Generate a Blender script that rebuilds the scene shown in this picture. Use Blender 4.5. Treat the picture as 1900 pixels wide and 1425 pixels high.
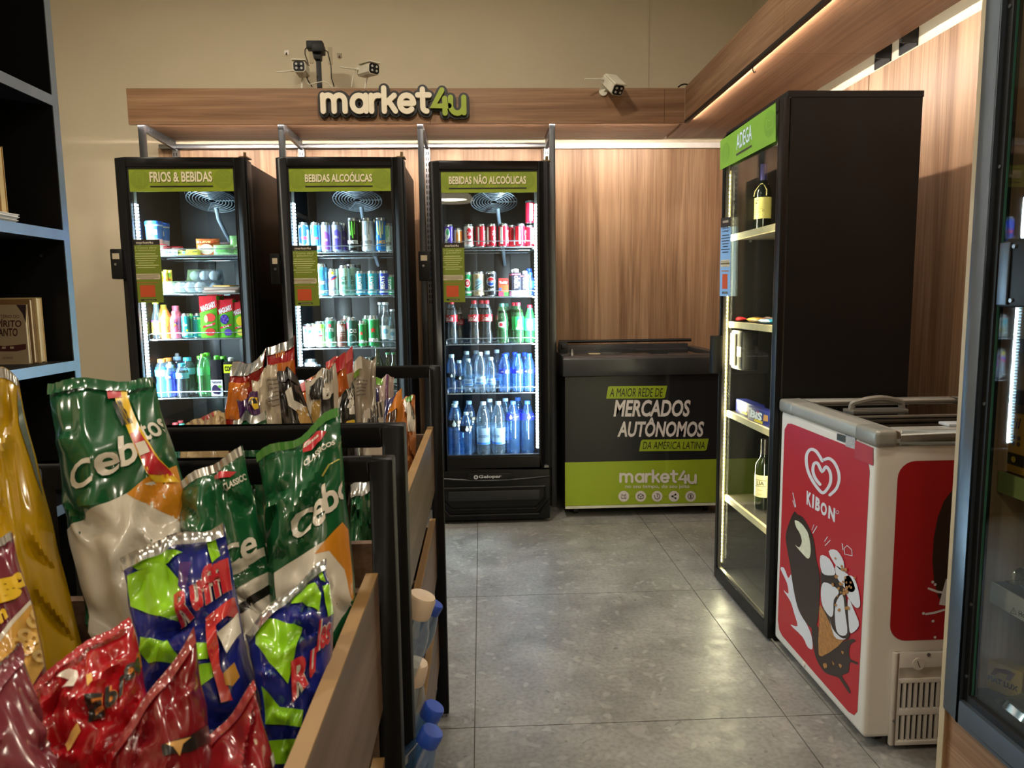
import bpy, bmesh, math, random
import numpy as np
from math import sin, cos, pi, radians, sqrt, atan2
from mathutils import Vector, Matrix, noise as mnoise

for o in list(bpy.data.objects): bpy.data.objects.remove(o)
SC = bpy.context.scene
COL = SC.collection
random.seed(7)

# ------------------------------------------------------------------ camera
FPX, PITCH, YAW, ROLL, EYE = 1333.4, 0.117614, 0.040906, -0.012749, 1.21
_f = np.array([sin(YAW)*cos(PITCH), cos(YAW)*cos(PITCH), -sin(PITCH)])
_r0 = np.array([cos(YAW), -sin(YAW), 0.0]); _u0 = np.cross(_r0, _f)
_r = cos(ROLL)*_r0 + sin(ROLL)*_u0
_u = -sin(ROLL)*_r0 + cos(ROLL)*_u0
cam_d = bpy.data.cameras.new('camera'); cam = bpy.data.objects.new('camera', cam_d); COL.objects.link(cam)
cam.matrix_world = Matrix(((_r[0], _u[0], -_f[0], 0), (_r[1], _u[1], -_f[1], 0), (_r[2], _u[2], -_f[2], EYE), (0, 0, 0, 1)))
cam_d.sensor_width = 36; cam_d.lens = FPX*36/1900; cam_d.clip_start = 0.02
cam_d.dof.use_dof = True; cam_d.dof.focus_distance = 2.6; cam_d.dof.aperture_fstop = 13
SC.camera = cam

def at(x, y, X=None, Y=None, Z=None):
    """photo pixel -> point on the plane X=, Y= or Z= of the room"""
    d = (x-950)/FPX*_r - (y-712.5)/FPX*_u + _f
    t = X/d[0] if X is not None else (Y/d[1] if Y is not None else (Z-EYE)/d[2])
    return Vector((d[0]*t, d[1]*t, d[2]*t+EYE))

# ------------------------------------------------------------------ world, exposure
w = bpy.data.worlds.new('world'); SC.world = w; w.use_nodes = True
w.node_tree.nodes['Background'].inputs[0].default_value = (0.9, 0.8, 0.65, 1)
w.node_tree.nodes['Background'].inputs[1].default_value = 0.02
vs = SC.view_settings; vs.view_transform = 'Standard'; vs.look = 'None'; vs.gamma = 1; vs.exposure = 0.12
try: vs.use_curve_mapping = False
except Exception: pass
SC.cycles.transparent_max_bounces = 24; SC.cycles.max_bounces = 8

# ------------------------------------------------------------------ helpers: materials
def lin(h):
    h = h.lstrip('#'); c = [int(h[i:i+2], 16)/255 for i in (0, 2, 4)]
    return tuple((v/12.92 if v <= .04045 else ((v+.055)/1.055)**2.4) for v in c)+(1,)
MATS = {}
def mat(hexc, rough=.5, metal=0., spec=.5, coat=0., var=.10, vscale=14., bump=0., bscale=60., name=None):
    key = (hexc, rough, metal, spec, coat, var, vscale, bump, bscale)
    if key in MATS: return MATS[key]
    m = bpy.data.materials.new(name or 'surface_'+hexc.lstrip('#')); m.use_nodes = True
    nt = m.node_tree; N = nt.nodes; b = N['Principled BSDF']
    b.inputs['Roughness'].default_value = rough; b.inputs['Metallic'].default_value = metal
    b.inputs['Specular IOR Level'].default_value = spec; b.inputs['Coat Weight'].default_value = coat
    b.inputs['Coat Roughness'].default_value = .08
    c = lin(hexc)
    tc = N.new('ShaderNodeTexCoord'); nz = N.new('ShaderNodeTexNoise'); nz.inputs['Scale'].default_value = vscale
    nz.inputs['Detail'].default_value = 3
    nt.links.new(tc.outputs['Object'], nz.inputs['Vector'])
    rp = N.new('ShaderNodeValToRGB'); nt.links.new(nz.outputs['Fac'], rp.inputs['Fac'])
    rp.color_ramp.elements[0].position = .3; rp.color_ramp.elements[1].position = .7
    rp.color_ramp.elements[0].color = tuple(v*(1-var) for v in c[:3])+(1,)
    rp.color_ramp.elements[1].color = tuple(min(1, v*(1+var)) for v in c[:3])+(1,)
    nt.links.new(rp.outputs['Color'], b.inputs['Base Color'])
    if bump:
        n2 = N.new('ShaderNodeTexNoise'); n2.inputs['Scale'].default_value = bscale; n2.inputs['Detail'].default_value = 4
        nt.links.new(tc.outputs['Object'], n2.inputs['Vector'])
        bp = N.new('ShaderNodeBump'); bp.inputs['Strength'].default_value = bump; bp.inputs['Distance'].default_value = .004
        nt.links.new(n2.outputs['Fac'], bp.inputs['Height']); nt.links.new(bp.outputs['Normal'], b.inputs['Normal'])
    MATS[key] = m
    return m
def emit(hexc, s, name='lamp_glow'):
    m = bpy.data.materials.new(name); m.use_nodes = True; nt = m.node_tree
    nt.nodes.remove(nt.nodes['Principled BSDF']); e = nt.nodes.new('ShaderNodeEmission')
    e.inputs[0].default_value = lin(hexc); e.inputs[1].default_value = s
    nt.links.new(e.outputs[0], nt.nodes['Material Output'].inputs[0]); return m
def clear(tint='#ffffff', refl=.08, rough=.02, haze=0., hazecol='#ffffff', name='clear_pane'):
    """thin transparent sheet: clear pass-through + fresnel reflection (+ a little cloudiness)"""
    key = ('clear', tint, refl, rough, haze, hazecol)
    if key in MATS: return MATS[key]
    m = bpy.data.materials.new(name); m.use_nodes = True; nt = m.node_tree; N = nt.nodes
    N.remove(N['Principled BSDF'])
    t = N.new('ShaderNodeBsdfTransparent'); t.inputs[0].default_value = lin(tint)
    g = N.new('ShaderNodeBsdfGlossy'); g.inputs['Roughness'].default_value = rough
    base = t
    if haze:
        d = N.new('ShaderNodeBsdfTranslucent'); d.inputs[0].default_value = lin(hazecol)
        d2 = N.new('ShaderNodeBsdfDiffuse'); d2.inputs[0].default_value = lin(hazecol)
        ad = N.new('ShaderNodeMixShader'); ad.inputs[0].default_value = .5
        nt.links.new(d.outputs[0], ad.inputs[1]); nt.links.new(d2.outputs[0], ad.inputs[2])
        mh = N.new('ShaderNodeMixShader'); mh.inputs[0].default_value = haze
        nt.links.new(t.outputs[0], mh.inputs[1]); nt.links.new(ad.outputs[0], mh.inputs[2]); base = mh
    # Schlick reflectance, the same from both faces of the thin sheet
    ge = N.new('ShaderNodeNewGeometry'); dt = N.new('ShaderNodeVectorMath'); dt.operation = 'DOT_PRODUCT'
    nt.links.new(ge.outputs['Normal'], dt.inputs[0]); nt.links.new(ge.outputs['Incoming'], dt.inputs[1])
    ab = N.new('ShaderNodeMath'); ab.operation = 'ABSOLUTE'; nt.links.new(dt.outputs['Value'], ab.inputs[0])
    om = N.new('ShaderNodeMath'); om.operation = 'SUBTRACT'; om.inputs[0].default_value = 1.; om.use_clamp = True; nt.links.new(ab.outputs[0], om.inputs[1])
    pw = N.new('ShaderNodeMath'); pw.operation = 'POWER'; pw.inputs[1].default_value = 5.; nt.links.new(om.outputs[0], pw.inputs[0])
    mu = N.new('ShaderNodeMath'); mu.operation = 'MULTIPLY_ADD'; mu.use_clamp = True
    mu.inputs[1].default_value = 1.-refl; mu.inputs[2].default_value = refl
    nt.links.new(pw.outputs[0], mu.inputs[0])
    mx = N.new('ShaderNodeMixShader'); nt.links.new(mu.outputs[0], mx.inputs[0])
    nt.links.new(base.outputs[0], mx.inputs[1]); nt.links.new(g.outputs[0], mx.inputs[2])
    nt.links.new(mx.outputs[0], N['Material Output'].inputs[0]); MATS[key] = m
    return m
def wood(c1, c2, c3, axis, rough=.42, scale=1.0, name='wood_laminate'):
    """grain runs along axis (0,1,2) in object space"""
    m = bpy.data.materials.new(name); m.use_nodes = True; nt = m.node_tree; N = nt.nodes; b = N['Principled BSDF']
    b.inputs['Roughness'].default_value = rough; b.inputs['Specular IOR Level'].default_value = .35
    tc = N.new('ShaderNodeTexCoord')
    def layer(across, along, detail, dist):
        mp = N.new('ShaderNodeMapping'); s = [across*scale]*3; s[axis] = along*scale
        mp.inputs['Scale'].default_value = s; nt.links.new(tc.outputs['Object'], mp.inputs['Vector'])
        n = N.new('ShaderNodeTexNoise'); n.inputs['Scale'].default_value = 1; n.inputs['Detail'].default_value = detail
        n.inputs['Distortion'].default_value = dist; nt.links.new(mp.outputs[0], n.inputs['Vector']); return n
    a = layer(14, .7, 5, 1.2); f = layer(120, 2.5, 3, .3); k = layer(5, .18, 1, .2)
    r = N.new('ShaderNodeValToRGB'); e = r.color_ramp.elements
    e[0].position = .32; e[0].color = lin(c1); e[1].position = .68; e[1].color = lin(c3)
    x = e.new(.5); x.color = lin(c2); nt.links.new(a.outputs['Fac'], r.inputs['Fac'])
    mx = N.new('ShaderNodeMixRGB'); mx.blend_type = 'MULTIPLY'; mx.inputs[0].default_value = .55
    r2 = N.new('ShaderNodeValToRGB'); r2.color_ramp.elements[0].position = .3; r2.color_ramp.elements[0].color = (.44, .39, .34, 1)
    r2.color_ramp.elements[1].position = .6; r2.color_ramp.elements[1].color = (1, 1, 1, 1)
    nt.links.new(f.outputs['Fac'], r2.inputs['Fac']); nt.links.new(r.outputs[0], mx.inputs[1]); nt.links.new(r2.outputs[0], mx.inputs[2])
    r3 = N.new('ShaderNodeValToRGB'); r3.color_ramp.elements[0].position = .60; r3.color_ramp.elements[0].color = (0, 0, 0, 1)
    r3.color_ramp.elements[1].position = .66; r3.color_ramp.elements[1].color = (1, 1, 1, 1)
    nt.links.new(k.outputs['Fac'], r3.inputs['Fac'])
    m2 = N.new('ShaderNodeMixRGB'); m2.inputs[2].default_value = tuple(min(1, v*1.25) for v in lin(c3)[:3])+(1,)
    sc = N.new('ShaderNodeMath'); sc.operation = 'MULTIPLY'; sc.inputs[1].default_value = .35
    nt.links.new(r3.outputs[0], sc.inputs[0]); nt.links.new(sc.outputs[0], m2.inputs[0]); nt.links.new(mx.outputs[0], m2.inputs[1])
    nt.links.new(m2.outputs[0], b.inputs['Base Color'])
    return m

# ------------------------------------------------------------------ helpers: objects
def tag(o, label=None, cat=None, group=None, kind=None):
    if label: o['label'] = label
    if cat: o['category'] = cat
    if group: o['group'] = group
    if kind: o['kind'] = kind
    return o
def root_loc(p):
    while p.parent: p = p.parent
    return p.location.copy()
def empty(name, loc, label=None, cat=None, group=None, rot=None):
    o = bpy.data.objects.new(name, None); COL.objects.link(o); o.location = loc; o.empty_display_size = .05
    if rot: o.rotation_euler = rot
    return tag(o, label, cat, group)
def link(name, me, parent=None, loc=(0, 0, 0)):
    o = bpy.data.objects.new(name, me); COL.objects.link(o); o.location = loc
    if parent: o.parent = parent
    return o
class MB:
    def __init__(s): s.v = []; s.f = []
    def add(s, vs, fs):
        n = len(s.v); s.v += [tuple(v) for v in vs]; s.f += [tuple(i+n for i in f) for f in fs]; return s
    def box(s, x0, x1, y0, y1, z0, z1):
        return s.add([(x0,y0,z0),(x1,y0,z0),(x1,y1,z0),(x0,y1,z0),(x0,y0,z1),(x1,y0,z1),(x1,y1,z1),(x0,y1,z1)],
                     [(0,3,2,1),(4,5,6,7),(0,1,5,4),(1,2,6,5),(2,3,7,6),(3,0,4,7)])
    def cyl(s, p0, p1, r, n=12, r1=None, cap=True):
        p0 = Vector(p0); p1 = Vector(p1); d = (p1-p0).normalized(); r1 = r if r1 is None else r1
        a = d.orthogonal().normalized(); b = d.cross(a); k = len(s.v)
        for p, rr in ((p0, r), (p1, r1)):
            for i in range(n): s.v.append(tuple(p+rr*(cos(2*pi*i/n)*a+sin(2*pi*i/n)*b)))
        for i in range(n): s.f.append((k+i, k+(i+1)%n, k+n+(i+1)%n, k+n+i))
        if cap: s.f.append(tuple(k+n-1-i for i in range(n))); s.f.append(tuple(k+n+i for i in range(n)))
        return s
    def tube(s, pts, r, n=8):
        pts = [Vector(p) for p in pts]; k = len(s.v); up = None
        for i, p in enumerate(pts):
            d = (pts[min(i+1, len(pts)-1)]-pts[max(i-1, 0)]).normalized()
            a = d.orthogonal().normalized() if up is None else (up-d*up.dot(d)).normalized(); up = a; b = d.cross(a)
            for j in range(n): s.v.append(tuple(p+r*(cos(2*pi*j/n)*a+sin(2*pi*j/n)*b)))
        for i in range(len(pts)-1):
            for j in range(n): s.f.append((k+i*n+j, k+i*n+(j+1)%n, k+(i+1)*n+(j+1)%n, k+(i+1)*n+j))
        e = k+(len(pts)-1)*n
        s.f.append(tuple(k+n-1-j for j in range(n))); s.f.append(tuple(e+j for j in range(n)))
        return s
    def lathe(s, prof, n=18, c=(0, 0, 0), cap=True):
        k = len(s.v); m = len(prof)
        for r, z in prof:
            for j in range(n): s.v.append((c[0]+r*cos(2*pi*j/n), c[1]+r*sin(2*pi*j/n), c[2]+z))
        for i in range(m-1):
            for j in range(n): s.f.append((k+i*n+j, k+i*n+(j+1)%n, k+(i+1)*n+(j+1)%n, k+(i+1)*n+j))
        if cap:
            s.f.append(tuple(k+n-1-j for j in range(n))); s.f.append(tuple(k+(m-1)*n+j for j in range(n)))
        return s
    def prism(s, poly, fn, d0, d1):
        """poly: ccw 2D loop; fn(x,y,d)->3D"""
        n = len(poly); k = len(s.v)
        s.v += [tuple(fn(x, y, d0)) for x, y in poly]+[tuple(fn(x, y, d1)) for x, y in poly]
        s.f.append(tuple(k+i for i in range(n))); s.f.append(tuple(k+2*n-1-i for i in range(n)))
        for i in range(n): s.f.append((k+(i+1)%n, k+i, k+n+i, k+n+(i+1)%n))
        return s
    def mesh(s, name, m, off=(0, 0, 0), smooth=False, bevel=0, seg=2):
        me = bpy.data.meshes.new(name); ox, oy, oz = off
        me.from_pydata([(x-ox, y-oy, z-oz) for x, y, z in s.v], [], s.f)
        if bevel:
            bm = bmesh.new(); bm.from_mesh(me)
            bmesh.ops.remove_doubles(bm, verts=bm.verts, dist=1e-6)
            es = [e for e in bm.edges if len(e.link_faces) == 2 and e.calc_face_angle(0) > .5]
            bmesh.ops.bevel(bm, geom=es, offset=bevel, segments=seg, affect='EDGES', profile=.6)
            bm.to_mesh(me); bm.free(); smooth = True
        me.materials.append(m)
        if smooth:
            me.polygons.foreach_set('use_smooth', [True]*len(me.polygons))
            me.set_sharp_from_angle(angle=radians(40))
        me.update(); return me
    def build(s, name, m, parent=None, smooth=False, bevel=0, seg=2, base=None):
        """verts are room coordinates; with no parent the origin is put at base"""
        off = root_loc(parent) if parent else Vector(base if base is not None else (0, 0, 0))
        return link(name, s.mesh(name, m, off, smooth, bevel, seg), parent, (0, 0, 0) if parent else off)
def box(name, m, parent, x0, x1, y0, y1, z0, z1, bevel=0, **k): return MB().box(x0, x1, y0, y1, z0, z1).build(name, m, parent, bevel=bevel, **k)

# ------------------------------------------------------------------ helpers: flat art
_TX = {}
def text2d(s, bold=0., shear=0.):
    """triangulated text scaled into the unit square"""
    key = (s, bold, shear)
    if key in _TX: return _TX[key]
    cu = bpy.data.curves.new('t', 'FONT'); cu.body = s; cu.offset = bold; cu.shear = shear; cu.resolution_u = 3
    o = bpy.data.objects.new('t', cu); COL.objects.link(o)
    bpy.context.view_layer.update()
    me = bpy.data.meshes.new_from_object(o.evaluated_get(bpy.context.evaluated_depsgraph_get()))
    v = np.array([(p.co.x, p.co.y) for p in me.vertices]); f = [tuple(p.vertices) for p in me.polygons]
    bpy.data.objects.remove(o); bpy.data.curves.remove(cu); bpy.data.meshes.remove(me)
    lo, hi = v.min(0), v.max(0); asp = (hi[0]-lo[0])/(hi[1]-lo[1])
    _TX[key] = ((v-lo)/(hi-lo), f, asp); return _TX[key]
class Art:
    """flat artwork in its own 2D frame, later laid on a surface"""
    def __init__(s): s.v = []; s.f = []; s.l = []; s.lev = 0
    def poly(s, pts):
        n = len(s.v); s.v += [tuple(p) for p in pts]; s.l += [s.lev]*len(pts); s.f.append(tuple(range(n, n+len(pts)))); return s
    def rect(s, x0, y0, x1, y1): return s.poly([(x0, y0), (x1, y0), (x1, y1), (x0, y1)])
    def rrect(s, x0, y0, x1, y1, r, k=4):
        pts = []
        for cx, cy, a0 in ((x1-r, y0+r, -pi/2), (x1-r, y1-r, 0), (x0+r, y1-r, pi/2), (x0+r, y0+r, pi)):
            for i in range(k+1): a = a0+pi/2*i/k; pts.append((cx+r*cos(a), cy+r*sin(a)))
        return s.poly(pts)
    def disc(s, cx, cy, rx, ry=None, n=20):
        ry = rx if ry is None else ry
        return s.poly([(cx+rx*cos(2*pi*i/n), cy+ry*sin(2*pi*i/n)) for i in range(n)])
    def ring(s, cx, cy, r0, r1, n=24, ky=1.):
        for i in range(n):
            a, b = 2*pi*i/n, 2*pi*(i+1)/n
            s.poly([(cx+r0*cos(a), cy+ky*r0*sin(a)), (cx+r1*cos(a), cy+ky*r1*sin(a)), (cx+r1*cos(b), cy+ky*r1*sin(b)), (cx+r0*cos(b), cy+ky*r0*sin(b))])
        return s
    def stroke(s, pts, w, cap=True):
        """one clean ribbon with round ends; every stroke lies a hair above the one before"""
        s.lev += 1
        P = [Vector((x, y)) for x, y in pts]
        P = [q for i, q in enumerate(P) if i == 0 or (q-P[i-1]).length > 1e-5]; closed = (P[0]-P[-1]).length < 1e-6
        if closed: P = P[:-1]
        n = len(P); Ls, Rs = [], []
        for i in range(n):
            a = P[i-1] if (i > 0 or closed) else None; b = P[(i+1) % n] if (i < n-1 or closed) else None
            d1 = (P[i]-a).normalized() if a is not None else None; d2 = (b-P[i]).normalized() if b is not None else None
            d1 = d1 or d2; d2 = d2 or d1; t = d1+d2
            t = t.normalized() if t.length > .3 else d2
            nn = Vector((-t.y, t.x)); k = min(1.6, 1/max(.3, nn.dot(Vector((-d1.y, d1.x)))))
            Ls.append(P[i]+nn*w/2*k); Rs.append(P[i]-nn*w/2*k)
        for i in range(n if closed else n-1):
            j = (i+1) % n; s.poly([Rs[i], Rs[j], Ls[j], Ls[i]])
        if cap and not closed:
            for k, d in ((0, (P[0]-P[1]).normalized()), (n-1, (P[-1]-P[-2]).normalized())):
                A0 = atan2(d.y, d.x)
                s.poly([P[k]+Vector((cos(A0-pi/2+pi*q/6), sin(A0-pi/2+pi*q/6)))*w/2 for q in range(7)])
        return s
    def text(s, t, x0, y0, x1, y1, bold=.0, shear=0., rot=0.):
        v, f, _ = text2d(t, bold, shear); n = len(s.v); cx, cy = (x0+x1)/2, (y0+y1)/2
        for a, b in v:
            x, y = x0+a*(x1-x0)-cx, y0+b*(y1-y0)-cy
            s.v.append((cx+x*cos(rot)-y*sin(rot), cy+x*sin(rot)+y*cos(rot)))
        s.l += [s.lev]*len(v); s.f += [tuple(i+n for i in q) for q in f]; return s
    def up(s): s.lev += 1; return s
    def lift(s, fn, x, y, k):
        p = Vector(fn(x, y))
        if k < 1e-7: return p
        if max(abs(x), abs(y)) > 100: k = -k          # art traced in photo pixels has its y axis pointing down
        e = 1e-4; return p+(Vector(fn(x+e, y))-p).cross(Vector(fn(x, y+e))-p).normalized()*k
    def lay(s, name, fn, m, parent, cuts=None, off=None, smooth=False):
        """fn(x,y)->3D room point; cuts=(xs,ys) lines along which the art is split so that it bends with the surface"""
        v, f, l = s.v, s.f, [q*1e-4 for q in s.l]
        if cuts:
            bm = bmesh.new(); vv = [bm.verts.new((x, y, k)) for (x, y), k in zip(v, l)]
            for q in f:
                try: bm.faces.new([vv[i] for i in q])
                except ValueError: pass
            for ax in (0, 1):
                for c in cuts[ax]:
                    co = (c, 0, 0) if ax == 0 else (0, c, 0); no = (1, 0, 0) if ax == 0 else (0, 1, 0)
                    bmesh.ops.bisect_plane(bm, geom=bm.verts[:]+bm.edges[:]+bm.faces[:], dist=1e-6, plane_co=co, plane_no=no)
            bm.verts.index_update(); v = [(p.co.x, p.co.y) for p in bm.verts]; l = [p.co.z for p in bm.verts]; f = [tuple(q.index for q in p.verts) for p in bm.faces]; bm.free()
        off = root_loc(parent) if off is None else Vector(off)
        me = bpy.data.meshes.new(name); me.from_pydata([tuple(s.lift(fn, x, y, k)-off) for (x, y), k in zip(v, l)], [], f); me.materials.append(m)
        if smooth: me.polygons.foreach_set('use_smooth', [True]*len(me.polygons))
        me.update()
        if parent is None: return me
        return link(name, me, parent)
def arc(cx, cy, r, a0, a1, n=10, ky=1.): return [(cx+r*cos(radians(a0+(a1-a0)*i/n)), cy+ky*r*sin(radians(a0+(a1-a0)*i/n))) for i in range(n+1)]
LOGO = [('m', 0.0, [[(0, 0), (0, .92)], [(0, .55)]+arc(.36, .55, .36, 180, 0)+[(.72, 0)], [(.72, .55)]+arc(1.08, .55, .36, 180, 0)+[(1.44, 0)]]),
        ('a', 1.92, [arc(.45, .45, .45, 0, 360, 20), [(.9, .9), (.9, 0)]]),
        ('r', 3.18, [[(0, 0), (0, .9)], arc(.42, .48, .42, 180, 75)]),
        ('k', 4.02, [[(0, 0), (0, 1.32)], [(.68, .9), (.06, .42)], [(.3, .58), (.74, 0)]]),
        ('e', 5.05, [arc(.46, .45, .46, 0, 315, 18), [(0, .45), (.92, .45)]]),
        ('t', 6.25, [[(.32, 1.25), (.32, .3)]+arc(.56, .24, .24, 180, 275, 5), [(0, .92), (.76, .92)]]),
        ('4', 7.2, [[(.66, 1.2), (.08, .3), (1.12, .3)], [(.84, .72), (.84, -.12)]]),
        ('u', 8.42, [[(0, .78), (0, .35)]+arc(.44, .32, .44, 180, 360)+[(.88, .78)], [(.88, .78), (.88, -.1)]])]
LOGO_W = 9.3

# ------------------------------------------------------------------ room lamps: pendants behind the viewpoint
M_CREAM = mat('#e9dfc4', .6)
M_BLACKMETAL = mat('#0c0c0e', .45, .0, .35, var=.2)
CEIL = 3.35
def pendant(x, y, z, s, watts, label):
    r = empty('pendant_lamp', (x, y, z), label, 'lamp')
    MB().cyl((x, y, z+.34*s), (x, y, CEIL-.02), .004, 6).build('cord', M_BLACKMETAL, r)
    MB().cyl((x, y, CEIL-.025), (x, y, CEIL), .05, 14).build('ceiling_rose', M_BLACKMETAL, r)
    for k, (rr, zz, hh) in enumerate(((.15, .22, .13), (.23, .11, .12), (.28, 0, .12))):
        prof = [(rr*s, zz*s), (rr*.98*s, (zz+hh*.3)*s), (rr*.85*s, (zz+hh*.65)*s), (rr*.55*s, (zz+hh)*s)]
        MB().lathe(prof, 28, (x, y, z), cap=False).build('shade', M_SHADE, r, smooth=True)
    MB().lathe([(.01, .2*s), (.04*s, .17*s), (.05*s, .13*s), (.03*s, .09*s), (.005, .075*s)], 12, (x, y, z)).build('bulb', M_BULB, r, smooth=True)
    l = bpy.data.lights.new('bulb_light', 'AREA'); l.shape = 'DISK'; l.size = .4*s; l.energy = watts; l.color = (1, .88, .70)
    lo = link('bulb_light', l, r); lo.location = (0, 0, .03*s)
M_SHADE = emit('#ffe6c0', 2.6, 'glowing_shade'); M_BULB = emit('#ffdca8', 8)
pendant(-.35, -1.5, 2.42, 1.0, 15, 'large cream layered pendant lamp hanging over the shop entrance')
pendant(.95, -.9, 2.5, .9, 18, 'smaller cream layered pendant lamp hanging near the wood-clad wall')
pendant(-2.0, .6, 2.75, .9, 30, 'cream layered pendant lamp hanging behind the tall black bookshelf')

def downlight(x, y, watts, label):  # unseen ceiling fixture, added as fill to brighten wall and floor
    r = empty('added_downlight', (x, y, CEIL-.03), label, 'lamp')
    MB().lathe([(.13, .03), (.14, .01), (.135, 0), (.115, 0), (.11, .012)], 28, (x, y, CEIL-.03), cap=False).build('bezel', M_CREAM, r, smooth=True)
    MB().cyl((x, y, CEIL-.014), (x, y, CEIL-.016), .11, 28).build('diffuser', M_BULB, r)
    l = bpy.data.lights.new('added_fill_light', 'AREA'); l.shape = 'DISK'; l.size = .22; l.energy = watts; l.color = (1, .90, .74)
    lo = link('added_fill_light', l, r); lo.location = (0, 0, .010)
downlight(-1.5, 2.75, 28, 'unseen round ceiling lamp added as fill over the FRIOS cooler side')
downlight(-.15, 2.6, 31, 'unseen round ceiling lamp added as fill over the middle of the aisle')
downlight(.75, 1.0, 16, 'unseen round ceiling lamp added as fill in front of the glass cabinet')

# ------------------------------------------------------------------ room shell
M_PAINT = mat('#d3c7ad', .85, var=.03, vscale=3, bump=.05, bscale=200)
M_WOODV = wood('#8d6d52', '#a38365', '#b59678', 2)
M_WOODX = wood('#7a583f', '#8d6a4e', '#9f7d60', 0)
M_WOODYD = wood('#74523a', '#866348', '#977559', 1)
M_WOODY = wood('#86664f', '#9c7a5f', '#ae8d70', 1)
YB, XR = 4.55, 1.68
tag(box('wall_back', M_PAINT, None, -3.4, XR+.1, YB, YB+.1, 0, CEIL), 'beige painted back wall above and beside the wood panelling', kind='structure')
wall_back = bpy.data.objects['wall_back']
tag(box('wall_right', M_PAINT, None, XR, XR+.1, -3.0, YB, 0, CEIL), 'light painted right wall behind the wood cladding', kind='structure')
wall_right = bpy.data.objects['wall_right']
tag(box('wall_left', M_PAINT, None, -3.5, -3.4, -3.0, YB, 0, CEIL), 'beige painted left wall behind the bookshelf', kind='structure')
tag(box('wall_rear', M_PAINT, None, -3.4, XR, -3.1, -3.0, 0, CEIL), 'beige painted rear wall behind the viewpoint', kind='structure')
tag(box('ceiling', mat('#d8d2c4', .9, var=.03), None, -3.5, XR+.1, -3.1, YB+.1, CEIL, CEIL+.1), 'plain off-white ceiling', kind='structure')
for x0, x1 in ((-1.92, -1.101), (-1.099, -.301), (-.299, .384), (.386, 1.658)):
    box('wood_panel', M_WOODV, wall_back, x0, x1, 4.53, YB, .0, 2.135)
for y0, y1 in ((1.42, 3.109), (3.116, 4.528)):
    box('wood_panel', M_WOODV, wall_right, 1.66, XR, y0, y1, .0, 2.135)
tag(box('trim_1', mat('#e6e2d8', .6), None, .43, 1.655, 4.512, 4.53, 2.12, 2.152), 'white strip between the wood panelling and the canopy', kind='structure')
# plaster bead on the back wall, upper right
box('plaster_bead', M_PAINT, wall_back, 1.034, 1.046, 4.545, YB, 2.30, CEIL)
for (a, b, c, d) in ((574, 90, 581, 112), (609, 92, 616, 116)):
    p = at((a+c)/2, (b+d)/2, Y=YB)
    box('adhesive_pad', mat('#b9ad90', .7), wall_back, p.x-.012, p.x+.012, YB-.004, YB, p.z-.05, p.z+.05)

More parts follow.
